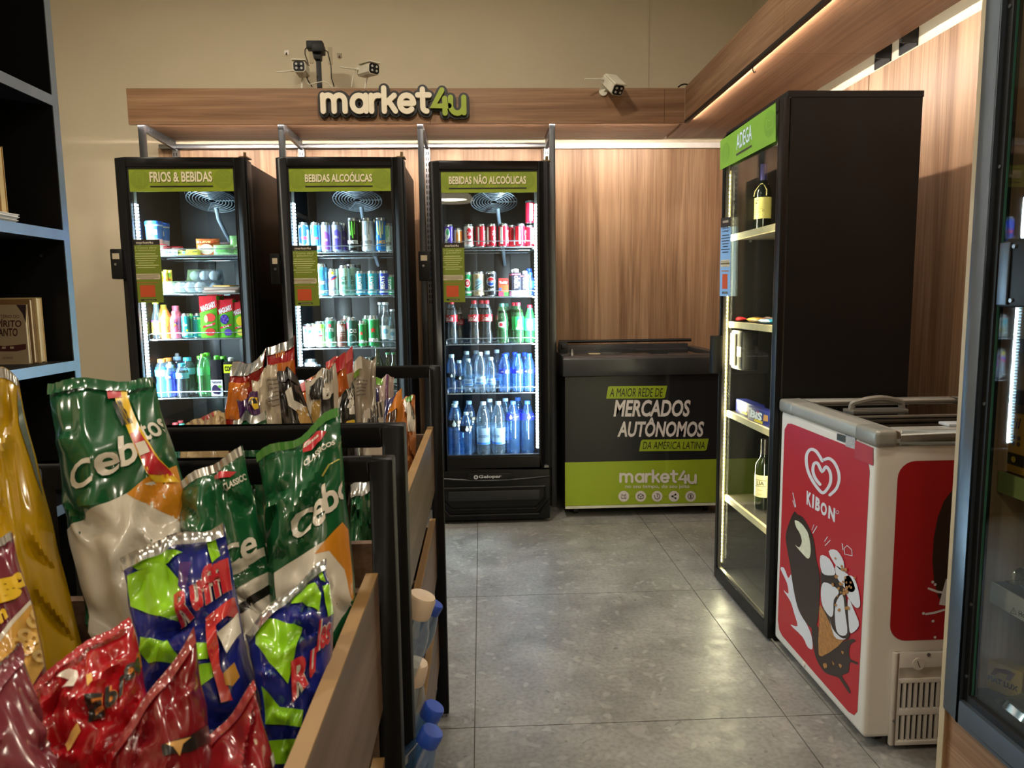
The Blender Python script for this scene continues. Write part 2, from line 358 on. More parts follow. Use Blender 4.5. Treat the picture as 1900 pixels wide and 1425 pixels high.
# floor: grout bed and individual tiles
def floor_mat():
    m = bpy.data.materials.new('grey_stone_tile'); m.use_nodes = True; nt = m.node_tree; N = nt.nodes; b = N['Principled BSDF']
    g = N.new('ShaderNodeNewGeometry')
    def nz(scale, det, dist=0.):
        n = N.new('ShaderNodeTexNoise'); n.inputs['Scale'].default_value = scale; n.inputs['Detail'].default_value = det
        n.inputs['Distortion'].default_value = dist; nt.links.new(g.outputs['Position'], n.inputs['Vector']); return n
    def ramp(src, stops):
        r = N.new('ShaderNodeValToRGB'); e = r.color_ramp.elements
        e[0].position, e[0].color = stops[0]; e[1].position, e[1].color = stops[-1]
        for p, c in stops[1:-1]: x = e.new(p); x.color = c
        nt.links.new(src, r.inputs['Fac']); return r
    base = ramp(nz(5, 8, .4).outputs['Fac'], [(.3, lin('#72716f')), (.5, lin('#83827f')), (.72, lin('#949390'))])
    grit = ramp(nz(70, 5).outputs['Fac'], [(.35, (.74, .74, .74, 1)), (.6, (1.1, 1.1, 1.1, 1))])
    mx = N.new('ShaderNodeMixRGB'); mx.blend_type = 'MULTIPLY'; mx.inputs[0].default_value = .7
    nt.links.new(base.outputs[0], mx.inputs[1]); nt.links.new(grit.outputs[0], mx.inputs[2])
    prev = mx.outputs[0]
    for sc, rnd, thr, col, fac in ((14, 1, .15, '#a09e9a', .42), (30, 1, .2, '#a3a19c', .5), (7, 1, .09, '#a8a6a2', .35), (34, 1, .10, '#4a4846', .5)):
        dn = nz(9, 2); ad = N.new('ShaderNodeMixRGB'); ad.inputs[0].default_value = .12
        nt.links.new(g.outputs['Position'], ad.inputs[1]); nt.links.new(dn.outputs['Color'], ad.inputs[2])
        vo = N.new('ShaderNodeTexVoronoi'); vo.inputs['Scale'].default_value = sc; vo.inputs['Randomness'].default_value = rnd
        nt.links.new(ad.outputs[0], vo.inputs['Vector'])
        sep = N.new('ShaderNodeSeparateColor'); nt.links.new(vo.outputs['Color'], sep.inputs[0])
        # only some cells hold a stone flake
        lt = N.new('ShaderNodeMath'); lt.operation = 'LESS_THAN'; lt.inputs[1].default_value = .30; nt.links.new(sep.outputs[0], lt.inputs[0])
        fl = ramp(vo.outputs['Distance'], [(thr*1.3, (1, 1, 1, 1)), (thr*1.9, (0, 0, 0, 1))])
        mu = N.new('ShaderNodeMath'); mu.operation = 'MULTIPLY'; nt.links.new(lt.outputs[0], mu.inputs[0]); nt.links.new(fl.outputs[0], mu.inputs[1])
        m2 = N.new('ShaderNodeMath'); m2.operation = 'MULTIPLY'; m2.inputs[1].default_value = fac; nt.links.new(mu.outputs[0], m2.inputs[0])
        mm = N.new('ShaderNodeMixRGB'); mm.inputs[2].default_value = lin(col)
        nt.links.new(m2.outputs[0], mm.inputs[0]); nt.links.new(prev, mm.inputs[1]); prev = mm.outputs[0]
    nt.links.new(prev, b.inputs['Base Color'])
    b.inputs['Roughness'].default_value = .38; b.inputs['Specular IOR Level'].default_value = .45
    rr = ramp(nz(18, 4).outputs['Fac'], [(.3, (.30, .30, .30, 1)), (.7, (.48, .48, .48, 1))]); nt.links.new(rr.outputs[0], b.inputs['Roughness'])
    bp = N.new('ShaderNodeBump'); bp.inputs['Strength'].default_value = .12; bp.inputs['Distance'].default_value = .003
    nt.links.new(nz(55, 5).outputs['Fac'], bp.inputs['Height']); nt.links.new(bp.outputs[0], b.inputs['Normal'])
    return m
M_TILE = floor_mat()
floor = box('floor', mat('#4a4640', .8), None, -3.5, XR+.1, -3.1, YB+.1, -.12, -.003)
tag(floor, 'grey stone-look tiled floor', kind='structure')
xs = [-3.4, -2.74, -1.84, -.94, -.04, .86, 1.003, XR]; ys = [-3.0, -1.70, -.795, .11, 1.015, 1.92, 2.83, 3.74, YB]
for x0, x1 in zip(xs, xs[1:]):
    for y0, y1 in zip(ys, ys[1:]): box('floor_tile', M_TILE, floor, x0+.0015, x1-.0015, y0+.0015, y1-.0015, -.012, 0, )

# ------------------------------------------------------------------ wood canopies with strip lights
M_STEEL = mat('#8d8f92', .3, .9, var=.06); M_DARKSTEEL = mat('#34363a', .35, .7, var=.08)
M_LED1 = emit('#fff0e2', 190, 'canopy_led')
cn = empty('wood_canopy', (-.36, 4.05, 2.16), 'brown wood-laminate canopy over the three coolers on the back wall', 'canopy')
for x0, x1 in ((-1.862, -.26), (-.258, 1.02), (1.022, 1.134)): box('fascia_board', M_WOODX, cn, x0, x1, 4.05, 4.068, 2.16, 2.345)
for x0, x1 in ((-1.845, .40), (.402, 1.134)): box('soffit_board', M_WOODX, cn, x0, x1, 4.0685, 4.528, 2.178, 2.196)
box('rear_rail', M_STEEL, cn, -1.90, .42, 4.49, 4.528, 2.125, 2.15, bevel=.003)
box('led_profile', M_STEEL, cn, -1.84, 1.13, 4.0685, 4.073, 2.161, 2.1775)
box('led_diffuser', M_LED1, cn, -1.84, 1.13, 4.0732, 4.075, 2.163, 2.1765)
cr = empty('wood_canopy', (1.135, 2.2, 2.16), 'brown wood-laminate canopy running along the right wall', 'canopy')
for y0, y1 in ((-.6, 1.2), (1.2015, 2.75), (2.7515, 4.049)): box('fascia_board', M_WOODYD, cr, 1.135, 1.153, y0, y1, 2.172, 2.35)
for y0, y1 in ((-.6, 1.4), (1.4015, 2.98), (2.9815, 4.51)): box('soffit_board', M_WOODYD, cr, 1.1535, 1.612, y0, y1, 2.178, 2.197)
box('led_profile', M_STEEL, cr, 1.1535, 1.158, -.5, 4.04, 2.163, 2.1775)
box('led_diffuser', M_LED1, cr, 1.1582, 1.160, -.5, 4.04, 2.165, 2.1765)
box('edge_strip', M_BLACKMETAL, cr, 1.134, 1.1535, -.6, 4.049, 2.158, 2.172)
p = at(1411, 122, Z=2.158)
MB().tube([(1.142, p.y, 2.158), (1.142, p.y, 2.14), (1.146, p.y-.006, 2.128), (1.15, p.y-.012, 2.132)], .0022, 6).build('cable_hook', M_BLACKMETAL, cr, smooth=True)
# metal brackets carrying the right canopy, seen in the gap by the wall
for yy, lb_ in ((2.98, 'closer to the back wall'), (2.80, 'farther from the back wall')):
    b_ = empty('canopy_bracket', (1.64, yy, 2.14), 'black steel angle bracket between right canopy and wall, '+lb_, 'bracket', 'brackets under the right canopy')
    MB().box(1.61, 1.679, yy, yy+.12, 2.22, 2.226).box(1.673, 1.679, yy, yy+.12, 2.15, 2.22).build('angle_plate', M_BLACKMETAL, b_)
    MB().box(1.612, 1.673, yy, yy+.006, 2.16, 2.22).build('gusset', M_BLACKMETAL, b_)
    for q in (.035, .085): MB().cyl((1.668, yy+q, 2.19), (1.6735, yy+q, 2.19), .006, 8).build('screw', M_STEEL, b_)

# upright posts with bracket arms and slotted standards
M_POST = mat('#55575b', .32, .75, var=.08)
M_SLOT = mat('#0b0b0c', .6)
for i, (px, lab) in enumerate(((263, 'left of the FRIOS cooler'), (522, 'left of the BEBIDAS ALCOOLICAS cooler'), (780, 'left of the BEBIDAS NAO ALCOOLICAS cooler'), (1024.5, 'between the coolers and the chest freezer'))):
    x = at(px, 245, Y=4.085).x
    u = empty('shelving_upright', (x, 4.1, 0), 'grey steel upright with bracket arm under the canopy, '+lab, 'upright')
    box('front_post', M_POST, u, x-.016, x+.016, 4.076, 4.106, 0, 2.176, bevel=.003)
    xs_ = x+.006
    MB().prism([(4.106, 2.17), (4.106, 2.135), (4.49, 2.115), (4.49, 2.17)], lambda a, b, d: (xs_+d, a, b), -.009, .009).build('bracket_arm', M_POST, u)
    for q in (4.14, 4.165, 4.4): MB().cyl((xs_+.009, q, 2.15), (xs_+.012, q, 2.15), .006, 8).build('bolt', M_STEEL, u)
    box('slotted_standard', M_STEEL, u, xs_-.016, xs_+.016, 4.49, 4.529, 0, 2.12)
    sl = MB()
    for k in range(28):
        z = 2.09-k*.033
        for s_ in (-.007, .007): sl.box(xs_+s_-.003, xs_+s_+.003, 4.4885, 4.4905, z-.01, z+.01)
    tag(sl.build('slot_row', M_SLOT, u), kind='stuff')

# ------------------------------------------------------------------ shop sign on the canopy
M_SIGNW = mat('#d9cdb6', .5, var=.02); M_SIGNG = mat('#8a9a1e', .5, var=.03); M_SIGNB = mat('#0d0c0d', .45)
def on_front(Y): return lambda x, z: (x, Y, z)
sg = empty('shop_sign', (at(731, 196, Y=4.045).x, 4.05, 2.17), 'market4u sign with cream and green rounded letters on a black outline', 'sign')
pl, pr = at(597, 214, Y=4.04), at(866, 214, Y=4.04)
sc_ = (pr.x-pl.x-.028)/LOGO_W; zb = at(700, 213.5, Y=4.04).z+.014
ky = 1.12
for pas, (wd, d0, d1) in enumerate(((.058, 4.032, 4.0495), (.028, 4.014, 4.0305))):
    for ci, (ch, x0, strokes) in enumerate(LOGO):
        mb = MB(); a = Art()
        for st in strokes: a.stroke([(pl.x+.014+(x0+x)*sc_, zb+y*sc_*ky) for x, y in st], wd)
        for q in a.f:
            e = .0006*a.l[q[0]]+.0022*(ci % 2)*(1-pas); mb.prism([a.v[i] for i in q], lambda x, z, d: (x, d, z), d0-e, d1)
        mb.build('letter' if pas else 'letter_backing', M_SIGNB if not pas else (M_SIGNG if ch in '4u' else M_SIGNW), sg)

# ------------------------------------------------------------------ cameras and sensor above the canopy
M_CAMW = mat('#d8d2c0', .45); M_CAMB = mat('#0a0a0b', .5, spec=.3)
def sec_camera(loc, yaw, tilt, base, label, anten=True, basedir='floor'):
    r = empty('security_camera', loc, label, 'camera'); L = Vector(loc)
    R = Matrix.Rotation(yaw, 4, 'Z') @ Matrix.Rotation(tilt, 4, 'X')
    T = Matrix.Translation(L) @ R
    def put(mb): mb.v = [tuple(T @ Vector(v)) for v in mb.v]; return mb
    rr = lambda w, h, c: [(-w+c, -h), (w-c, -h), (w, -h+c), (w, h-c), (w-c, h), (-w+c, h), (-w, h-c), (-w, -h+c)]
    put(MB().prism(rr(.034, .030, .01), lambda x, z, d: (x, d, z), -.06, .07)).build('housing', M_CAMW, r, smooth=True)
    put(MB().prism([(-.038, .0302), (.038, .0302), (.038, .033), (.030, .036), (-.030, .036), (-.038, .033)], lambda x, z, d: (x, d, z), -.072, .055)).build('sun_visor', M_CAMW, r)
    fp = put(MB().prism(rr(.030, .026, .009), lambda x, z, d: (x, d, z), -.0635, -.058)).build('face_plate', M_CAMB, r)
    for sx in (-.014, .014):
        for sz in (-.011, .011): put(MB().cyl((sx, -.0665, sz), (sx, -.063, sz), .0065, 10)).build('infrared_lamp', mat('#c9c9c4', .2, .3), fp)
    put(MB().cyl((0, -.067, 0), (0, -.063, 0), .006, 10)).build('lens', mat('#1a1c24', .08), fp)
    if anten:
        put(MB().cyl((-.034, .055, .004), (-.05, .055, .004), .008, 8)).build('antenna_socket', M_CAMW, r)
        put(MB().cyl((-.05, .055, .004), (-.15, .05, -.006), .0045, 8, .0035)).build('antenna', M_CAMW, r, smooth=True)
    b = Vector(base); e = T @ Vector((0, .02, -.03))
    MB().tube([e, (e+b)/2+Vector((0, .0, .006)), b], .006, 8).build('bracket_arm', M_CAMW, r, smooth=True)
    if basedir == 'floor': MB().lathe([(.032, 0), (.028, .012), (.012, .05), (.006, .075)], 12, (b.x, b.y, b.z-.002)).build('mounting_base', M_CAMW, r, smooth=True)
    else: MB().cyl(b, b+Vector((0, -.008, 0)), .024, 14).build('mounting_base', M_CAMW, r)
    return r
ZS = 2.196
p = at(559, 128, Y=4.25); sec_camera(p, radians(2), radians(3), (p.x-.025, 4.28, ZS), 'white security camera facing straight ahead beside the black sensor pole')
p = at(684, 130, Y=4.25); c2 = sec_camera(p, radians(38), radians(6), (p.x-.07, 4.30, ZS), 'white security camera turned sideways above the market4u sign')
p = at(1138, 158, Y=3.98); sec_camera(p, radians(22), radians(38), (at(1119, 170, Y=4.05).x, 4.049, at(1119, 170, Y=4.05).z), 'white security camera tilted downward on the canopy fascia', True, 'wall')
sp = at(593, 160, Y=4.3); sp.z = ZS
sn = empty('sensor_pole', sp, 'black pole with a sensor and power adapter on top of the canopy', 'sensor')
t_ = at(590, 80, Y=4.3).z; zz = lambda y: at(590, y, Y=4.3).z
box('pole', M_CAMB, sn, sp.x-.013, sp.x+.013, 4.29, 4.312, ZS, zz(108), bevel=.003)
MB().prism([(-.03, zz(97)), (.02, zz(97)), (.016, zz(112)), (-.02, zz(112))][::-1], lambda x, z, d: (sp.x+x, d, z), 4.275, 4.325).build('swivel_joint', M_CAMB, sn, bevel=.003)
box('adapter_block', M_CAMB, sn, at(570, 85, Y=4.3).x, at(600, 85, Y=4.3).x, 4.27, 4.33, zz(93), zz(78), bevel=.006)
box('sensor_head', M_CAMB, sn, at(581, 90, Y=4.3).x, at(602, 90, Y=4.3).x, 4.25, 4.335, zz(101), zz(84), bevel=.008)
P_ = lambda pts, Y=4.3: [at(x, y, Y=Y) for x, y in pts]
MB().tube(P_([(571, 86), (566, 92), (566, 101), (570, 112), (572, 117), (570, 124), (567, 138), (572, 150), (579, 161)]), .003, 6).build('cable', M_CAMB, sn, smooth=True)
MB().tube(P_([(602, 93), (608, 96), (612, 112), (614, 122), (615, 145), (620, 161)]), .003, 6).build('cable', M_CAMB, sn, smooth=True)
cb = MB().tube(P_([(558, 140), (564, 149), (574, 157), (585, 154), (600, 151), (610, 155), (615, 161)], 4.26), .003, 6).build('camera_cable', M_CAMW, None, smooth=True, base=at(585, 154, Y=4.26))
tag(cb, 'thin cream camera cable looping in front of the black sensor pole', 'cable')
cb = MB().tube(P_([(660, 130), (655, 142), (652, 161)], 4.27), .003, 6).build('camera_cable', M_CAMW, None, smooth=True, base=at(655, 142, Y=4.27))
tag(cb, 'thin cream camera cable dropping behind the canopy under the sideways camera', 'cable')
for x, y, lb_ in ((532, 98, 'straight-facing'), (630, 104, 'sideways')):
    q = at(x, y, Y=YB)
    h = empty('wall_hook', q, 'tiny clear adhesive hook on the beige wall above the '+lb_+' camera', 'hook', 'adhesive hooks beside the sensor')
    box('pad', clear('#d8cfb8', .06, .3), h, q.x-.014, q.x+.014, YB-.003, YB-.0005, q.z-.012, q.z+.016)
    MB().tube([(q.x, YB-.003, q.z), (q.x, YB-.012, q.z-.014), (q.x, YB-.016, q.z-.006)], .003, 6).build('hook', mat('#5a4d3c', .4), h, smooth=True)
q = at(1271, 160, Y=4.10)
cb = MB().tube([at(1258, 162, Y=4.12), at(1263, 158, Y=4.11), at(1270, 156, Y=4.1), at(1277, 157, Y=4.1)], .004, 6).build('power_cable', M_CAMB, None, smooth=True, base=q)
tag(cb, 'short dark cable on top of the canopy corner', 'cable')

# ------------------------------------------------------------------ glass-door coolers
M_CBODY = mat('#0a0a0b', .42, spec=.3, var=.15); M_CFRAME = mat('#0d0c0d', .36, spec=.3, var=.1); M_CIN = mat('#0b0d10', .4, var=.1)
M_GREEN = mat('#7f8e1c', .5, var=.03); M_GREEND = mat('#74841a', .5, var=.03); M_CREAMTX = mat('#d9cdae', .55, var=.02); M_BLK = mat('#0c0b0b', .5)
M_GLASS = clear('#f6fbfa', .035, .015); M_WIRE = mat('#b9c0c6', .25, .85)
M_LEDC = emit('#cfeaff', 26, 'cooler_led'); M_LEDW = mat('#e8f2f6', .4)
M_STK = mat('#6c7a1b', .55, var=.03); M_ORANGE = mat('#b8481c', .55, var=.03)
M_STKTX = mat('#b9bb78', .55)
def lines2(a, x0, x1, z1, dz, n, h, ws):
    for i in range(n):
        w_ = (x1-x0)*ws[i % len(ws)]; c = (x0+x1)/2
        a.rect(c-w_/2, z1-i*dz-h, c+w_/2, z1-i*dz)
def sticker(parent, fn, W, H, title, base, dark, bandh=.085, tx=None):
    """instruction sticker in (0..W, 0..H); fn maps to the surface"""
    m1 = base; tx = tx or M_STKTX
    st = Art().rect(0, 0, W, H*(1-bandh)).lay('sticker', lambda x, y: fn(x, y, .0012), m1, parent)
    A = lambda a, n, m, e=.0018: a.lay(n, lambda x, y: fn(x, y, e), m, st)
    A(Art().rect(0, H*(1-bandh), W, H), 'header_band', dark)
    A(Art().text('market4u', W*.22, H*.932, W*.78, H*.972, .01), 'header_lettering', M_SIGNW, .0024)
    a = Art(); n = len(title)
    for i, t in enumerate(title): a.text(t, W*(.1 if i == 0 else .16), H*(.855-.045*i), W*(.9 if i == 0 else .84), H*(.89-.045*i), .01)
    lines2(a, W*.08, W*.92, H*.78, H*.036, 7, H*.012, (.8, 1, .9, .75, .6, 1, .7))
    A(a, 'instruction_print', tx)
    A(Art().rrect(W*.06, H*.37, W*.94, H*.46, W*.05), 'note_box', mat('#c9bb9c', .5))
    a = Art(); lines2(a, W*.1, W*.9, H*.445, H*.02, 4, H*.007, (1, .95, 1, .6)); A(a, 'note_print', mat('#7d7256', .6), .0024)
    a = Art(); lines2(a, W*.15, W*.85, H*.325, 1, 1, H*.012, (1,)); A(a, 'caption_print', mat('#a3682a', .5))
    A(Art().rect(W*.24, H*.09, W*.74, H*.28), 'code_square', M_ORANGE)
    A(Art().rrect(W*.24, H*.03, W*.76, H*.055, H*.01), 'footer_pill', M_BLK)
    A(Art().text('market4u', W*.36, H*.036, W*.72, H*.05), 'footer_lettering', M_CREAMTX, .0024)
def sign_icons(W, x0, x1, z0, z1):
    """darker round emblems in the corners of a green header"""
    a = Art(); h = z1-z0; zc = (z0+z1)/2
    a.disc(x0+h*.55, zc, h*.4, n=26); a.disc(x1-h*.5, zc, h*.4, n=26); return a, h, zc
COOLERS = []
def cooler(x0, x1, ztop, zgl, zdoor, signtxt, signbox, led_side, lab, shelves_px, xp, sticker_px, lockx, grille, YF=3.80):
    YD = YF+.053; cx = (x0+x1)/2
    r = empty('display_cooler', (cx, YF+.32, 0), lab, 'cooler')
    fw, ft = .052, .044
    # hollow insulated body
    mb = MB(); ye = YF+.66
    mb.box(x0+.004, x0+.05, YD+.004, ye, .06, ztop-.012).box(x1-.05, x1-.004, YD+.004, ye, .06, ztop-.012)
    mb.box(x0+.05, x1-.05, YD+.004, ye, ztop-.06, ztop-.012).box(x0+.05, x1-.05, YD+.004, ye, .06, zgl-.03)
    mb.box(x0+.05, x1-.05, ye-.04, ye, zgl-.03, ztop-.06); mb.build('body', M_CBODY, r)
    mb = MB(); xi0, xi1, yb, zi, zt = x0+.052, x1-.052, ye-.045, zgl-.028, ztop-.062
    mb.box(xi0, xi0+.004, YD+.01, yb, zi, zt).box(xi1-.004, xi1, YD+.01, yb, zi, zt).box(xi0, xi1, yb-.004, yb, zi, zt)
    mb.box(xi0, xi1, YD+.01, yb, zi-.0015, zi).box(xi0, xi1, YD+.01, yb, zt-.002, zt).build('inner_liner', M_CIN, r)
    # ribs on the back liner
    for k in (.3, .7): box('liner_channel', mat('#171b20', .35), r, xi0+(xi1-xi0)*k-.07, xi0+(xi1-xi0)*k+.03, yb-.012, yb-.004, zi+.05, zt-.28, bevel=.003)
    # door
    mb = MB()
    mb.box(x0, x0+fw, YF, YD, zdoor, ztop).box(x1-fw, x1, YF, YD, zdoor, ztop).box(x0+fw, x1-fw, YF, YD, ztop-ft, ztop).box(x0+fw, x1-fw, YF, YD, zdoor, zgl)
    d = mb.build('door', M_CFRAME, r, bevel=.006)
    # inner frame lip
    mb = MB(); a, b = x0+fw, x1-fw; g = .008
    mb.box(a, a+g, YF+.008, YF+.03, zgl, ztop-ft).box(b-g, b, YF+.008, YF+.03, zgl, ztop-ft).box(a+g, b-g, YF+.008, YF+.03, ztop-ft-g, ztop-ft).box(a+g, b-g, YF+.008, YF+.03, zgl, zgl+g)
    mb.build('gasket', M_BLK, d)
    box('glass_pane', M_GLASS, d, a+g*.2, b-g*.2, YF+.014, YF+.019, zgl+.001, ztop-ft-.001)
    MB().box(x1-.03, x1+.012, YF+.012, YD+.03, ztop, ztop+.006).cyl((x1-.005, YF+.03, ztop+.004), (x1-.005, YF+.03, ztop+.028), .007, 10).build('hinge', mat('#7a6a4c', .3, .9), d)
    # side lip with hinge seam
    box('hinge_strip', M_CFRAME, r, x1, x1+.008, YF+.012, YD+.03, zdoor, ztop-.01, bevel=.003)
    # LED strip behind the glass
    xl = a+.012 if led_side < 0 else b-.012; yl = YF+.05
    z0l, z1l = zgl+.03, ztop-.21
    ls = MB().box(xl-.006, xl+.006, yl-.002, yl+.004, z0l, z1l+.13).build('led_strip', M_LEDW, r)
    bd = MB(); n = int((z1l-z0l)/.0165)
    for i in range(n):
        z = z0l+(i+.5)*(z1l-z0l)/n; bd.add([(xl-.005, yl-.003, z-.005), (xl+.005, yl-.003, z-.005), (xl+.005, yl-.003, z+.005), (xl-.005, yl-.003, z+.005), (xl-led_side*.008, yl+.012, z-.005), (xl-led_side*.008, yl+.012, z+.005)], [(0, 1, 2, 3), (1, 4, 5, 2), (0, 3, 5, 4)])
    tag(bd.build('led_beads', M_LEDC, ls), kind='stuff')
    la = bpy.data.lights.new('led_light', 'AREA'); la.shape = 'RECTANGLE'; la.size = z1l-z0l; la.size_y = .012; la.energy = COOLW; la.color = (.72, .88, 1)
    lo = bpy.data.objects.new('led_light', la); COL.objects.link(lo); lo.parent = r
    lo.location = Vector((xl-led_side*.012, yl+.006, (z0l+z1l)/2))-r.location
    dirv = Vector((-led_side*.96, .28, 0)).normalized()
    lo.rotation_euler = Matrix((Vector((0, 0, 1)), dirv.cross(Vector((0, 0, 1)))*-1, -dirv)).transposed().to_euler()
    # header sign on the glass
    sx0, sx1, sz0, sz1 = signbox
    s = box('header_sign', M_GREEN, r, sx0, sx1, YF+.010, YF+.0132, sz0, sz1)
    h = sz1-sz0; zc = (sz0+sz1)/2; fe = lambda e: (lambda x, z: (x, YF+.010-e, z))
    for ex in (sx0+h*.55, sx1-h*.5, cx-.06, cx+.08): Art().disc(ex, zc, h*.4, n=26).lay('emblem', fe(.0004), M_GREEND, s)
    ia = Art(); u = h*.16; xx = sx0+h*.55
    ia.stroke([(xx-u*.8, zc-u*1.4), (xx+u*.8, zc-u*1.4), (xx+u*.8, zc+u*1.4), (xx-u*.8, zc+u*1.4), (xx-u*.8, zc-u*1.4)], .003).lay('emblem_outline', fe(.0007), M_GREEN, s)
    xx = sx1-h*.5; ia = Art().stroke([(xx-u, zc-u*.9), (xx+u*1.5, zc-u*.9), (xx+u*1.5, zc+u*1.2), (xx+u*.6, zc+u*1.2), (xx+u*.2, zc+u*.2), (xx-u*.4, zc+u*1.2)], .003)
    ia.lay('emblem_outline', fe(.0007), M_GREEN, s)
    (tx0, ty0), (tx1, ty1) = signtxt[1], signtxt[2]
    pa, pb = at(tx0, ty1, Y=YF+.009), at(tx1, ty0, Y=YF+.009)
    Art().text(signtxt[0], pa.x+.003, pa.z-.003, pb.x+.003, pb.z-.003, .022).lay('lettering_shadow', fe(.0006), mat('#4e5510', .6), s)
    Art().text(signtxt[0], pa.x, pa.z, pb.x, pb.z, .026).lay('lettering', fe(.0012), M_CREAMTX, s)
    Art().rect(pa.x, pa.z-.024, pb.x+.002, pa.z-.018).lay('underline', fe(.0012), M_BLK, s)
    # instruction sticker
    (a0, b0), (a1, b1) = sticker_px[0]; pa, pb = at(a0, b1, Y=YF+.012), at(a1, b0, Y=YF+.012)
    sticker(r, lambda x, y, e: (pa.x+x, YF+.0135-e, pa.z+y), pb.x-pa.x, pb.z-pa.z, sticker_px[1], M_STK, mat('#1c1712', .5))
    # wire shelves
    zs = []
    for py in shelves_px:
        z = at(xp, py, Y=YF+.10).z; zs.append(z)
        ys0, ys1 = YF+.095, YF+.56; mb = MB()
        for yy in (ys0, (ys0+ys1)/2, ys1): mb.cyl((xi0+.012, yy, z-.005), (xi1-.012, yy, z-.005), .0032, 6)
        mb.tube([(xi0+.014, ys0, z-.004), (xi0+.014, ys0-.004, z+.022), (xi0+.03, ys0-.004, z+.028), (xi1-.03, ys0-.004, z+.028), (xi1-.014, ys0-.004, z+.022), (xi1-.014, ys0, z-.004)], .0022, 6)
        nn = 26
        for i in range(nn+1):
            x = xi0+.014+(xi1-xi0-.028)*i/nn; mb.box(x-.0012, x+.0012, ys0-.002, ys1, z-.0026, z)
        mb.build('wire_shelf', M_WIRE, r)
        for sx, sg_ in ((xi0+.004, 1), (xi1-.004, -1)):
            MB().box(min(sx, sx+sg_*.022), max(sx, sx+sg_*.022), YF+.13, YF+.53, z-.012, z-.009).build('shelf_clip', M_WIRE, r)
    # evaporator fan at the ceiling of the cabinet
    fc = Vector((cx+.03, YF+.33, ztop-.155)); Rm = Matrix.Translation(fc) @ Matrix.Rotation(radians(-20), 4, 'X')
    def T(mb): mb.v = [tuple(Rm @ Vector(v)) for v in mb.v]; return mb
    fan = T(MB().lathe([(.135, .0), (.14, .02), (.12, .07), (.05, .085)], 30)).build('evaporator_fan', mat('#0b0d10', .6, spec=.2), r, smooth=True)
    mb = MB()
    for rr in np.linspace(.02, .13, 8): mb.tube([(rr*cos(2*pi*i/24), rr*sin(2*pi*i/24), -.010) for i in range(25)], .0028, 5)
    for k in range(24):
        a_ = 2*pi*k/24; mb.cyl((.115*cos(a_), .115*sin(a_), -.006), (.137*cos(a_+.12), .137*sin(a_+.12), .012), .0022, 4)
    for k in range(3):
        a_ = 2*pi*k/3; mb.cyl((.02*cos(a_), .02*sin(a_), -.009), (.13*cos(a_), .13*sin(a_), -.009), .003, 5)
    T(mb).build('fan_guard', mat('#a9b6c0', .3, .4), fan)
    hx = cx+.05
    MB().tube([(hx, YF+.32, ztop-.20), (hx+.006, YF+.33, ztop-.26), (hx+.02, YF+.40, ztop-.34), (hx+.045, YF+.58, ztop-.50)], .011, 10).build('drain_hose', mat('#9fb0bf', .35), r, smooth=True)
    box('lamp_housing', mat('#a9bac4', .4), r, x1-.16, x1-.10, YF+.15, YF+.23, ztop-.10, ztop-.066, bevel=.006)
    # lock box with handle on the door edge
    if lockx:
        (l0, m0), (l1, m1) = lockx; qa, qb = at(l0, m1, Y=YF-.01), at(l1, m0, Y=YF-.01)
        lk = box('lock_box', M_CBODY, r, qa.x, qb.x, YF-.03, YF+.03, qa.z, qb.z, bevel=.006)
        box('lock_label', mat('#b5a78d', .5), lk, qa.x+.012, min(qb.x-.008, qa.x+.045), YF-.0315, YF-.0305, qb.z-.05, qb.z-.022)
        MB().cyl((qa.x+.025, YF-.034, qb.z-.075), (qa.x+.025, YF-.03, qb.z-.075), .006, 10).build('keyhole', M_STEEL, lk)
    # base grille
    if grille:
        z1 = zdoor-.006
        base = box('base_panel', M_CBODY, r, x0+.004, x1-.004, YF-.005, YF+.10, .02, z1, bevel=.006)
        xx0, xx1 = x0+.03, x1-.03
        def bar(pts, name='grille_moulding', rr=.007):
            MB().tube(pts, rr, 6).build(name, M_CFRAME, base, smooth=True)
        zg = lambda t: .02+(z1-.02)*t
        # curved lip below the badge
        n = 14; bar([(x0+.006+(x1-x0-.012)*i/n, YF-.010-.012*sin(pi*i/n), zg(.86)-.014*sin(pi*i/n)) for i in range(n+1)])
        n = 10
        bar([(xx0, YF-.008, zg(.66)), (xx0, YF-.008, zg(.42)), (xx0+.05, YF-.012, zg(.22)), (xx1-.05, YF-.012, zg(.22)), (xx1, YF-.008, zg(.42)), (xx1, YF-.008, zg(.66)), (xx0, YF-.010, zg(.66))])
        bar([(x0+.01, YF-.008, zg(.36)), (xx0+.035, YF-.012, zg(.10)), (xx1-.035, YF-.012, zg(.10)), (x1-.01, YF-.008, zg(.36))])
        box('grille_plate', mat('#17181a', .5), base, xx0+.03, xx1-.03, YF-.014, YF-.006, zg(.40), zg(.60), bevel=.004)
        bq = at(909, 884, Y=YF-.02)
        bg = MB().prism([(bq.x+x, bq.z+z) for x, z in ((-.13, -.008), (-.105, -.020), (.105, -.020), (.13, -.008), (.115, .018), (-.115, .018))], lambda x, z, d: (x, d, z), YF-.026, YF-.004).build('badge', M_CBODY, r, bevel=.004)
        fn = lambda x, z: (x, YF-.0268, z)
        Art().text('Gelopar', bq.x-.06, bq.z-.012, bq.x+.062, bq.z+.010, .03).lay('badge_lettering', fn, mat('#c4c6c8', .35, .4), bg)
        Art().ring(bq.x-.075, bq.z-.001, .005, .012, 20).lay('badge_emblem', fn, mat('#c4c6c8', .35, .4), bg)
        kq = at(1013, 863, Y=YF); kd = MB().cyl((kq.x, YF-.03, kq.z), (kq.x, YF+.01, kq.z), .008, 10).box(kq.x-.012, kq.x+.012, YF-.032, YF-.02, kq.z-.006, kq.z+.006).build('key', M_STEEL, r)
    else:
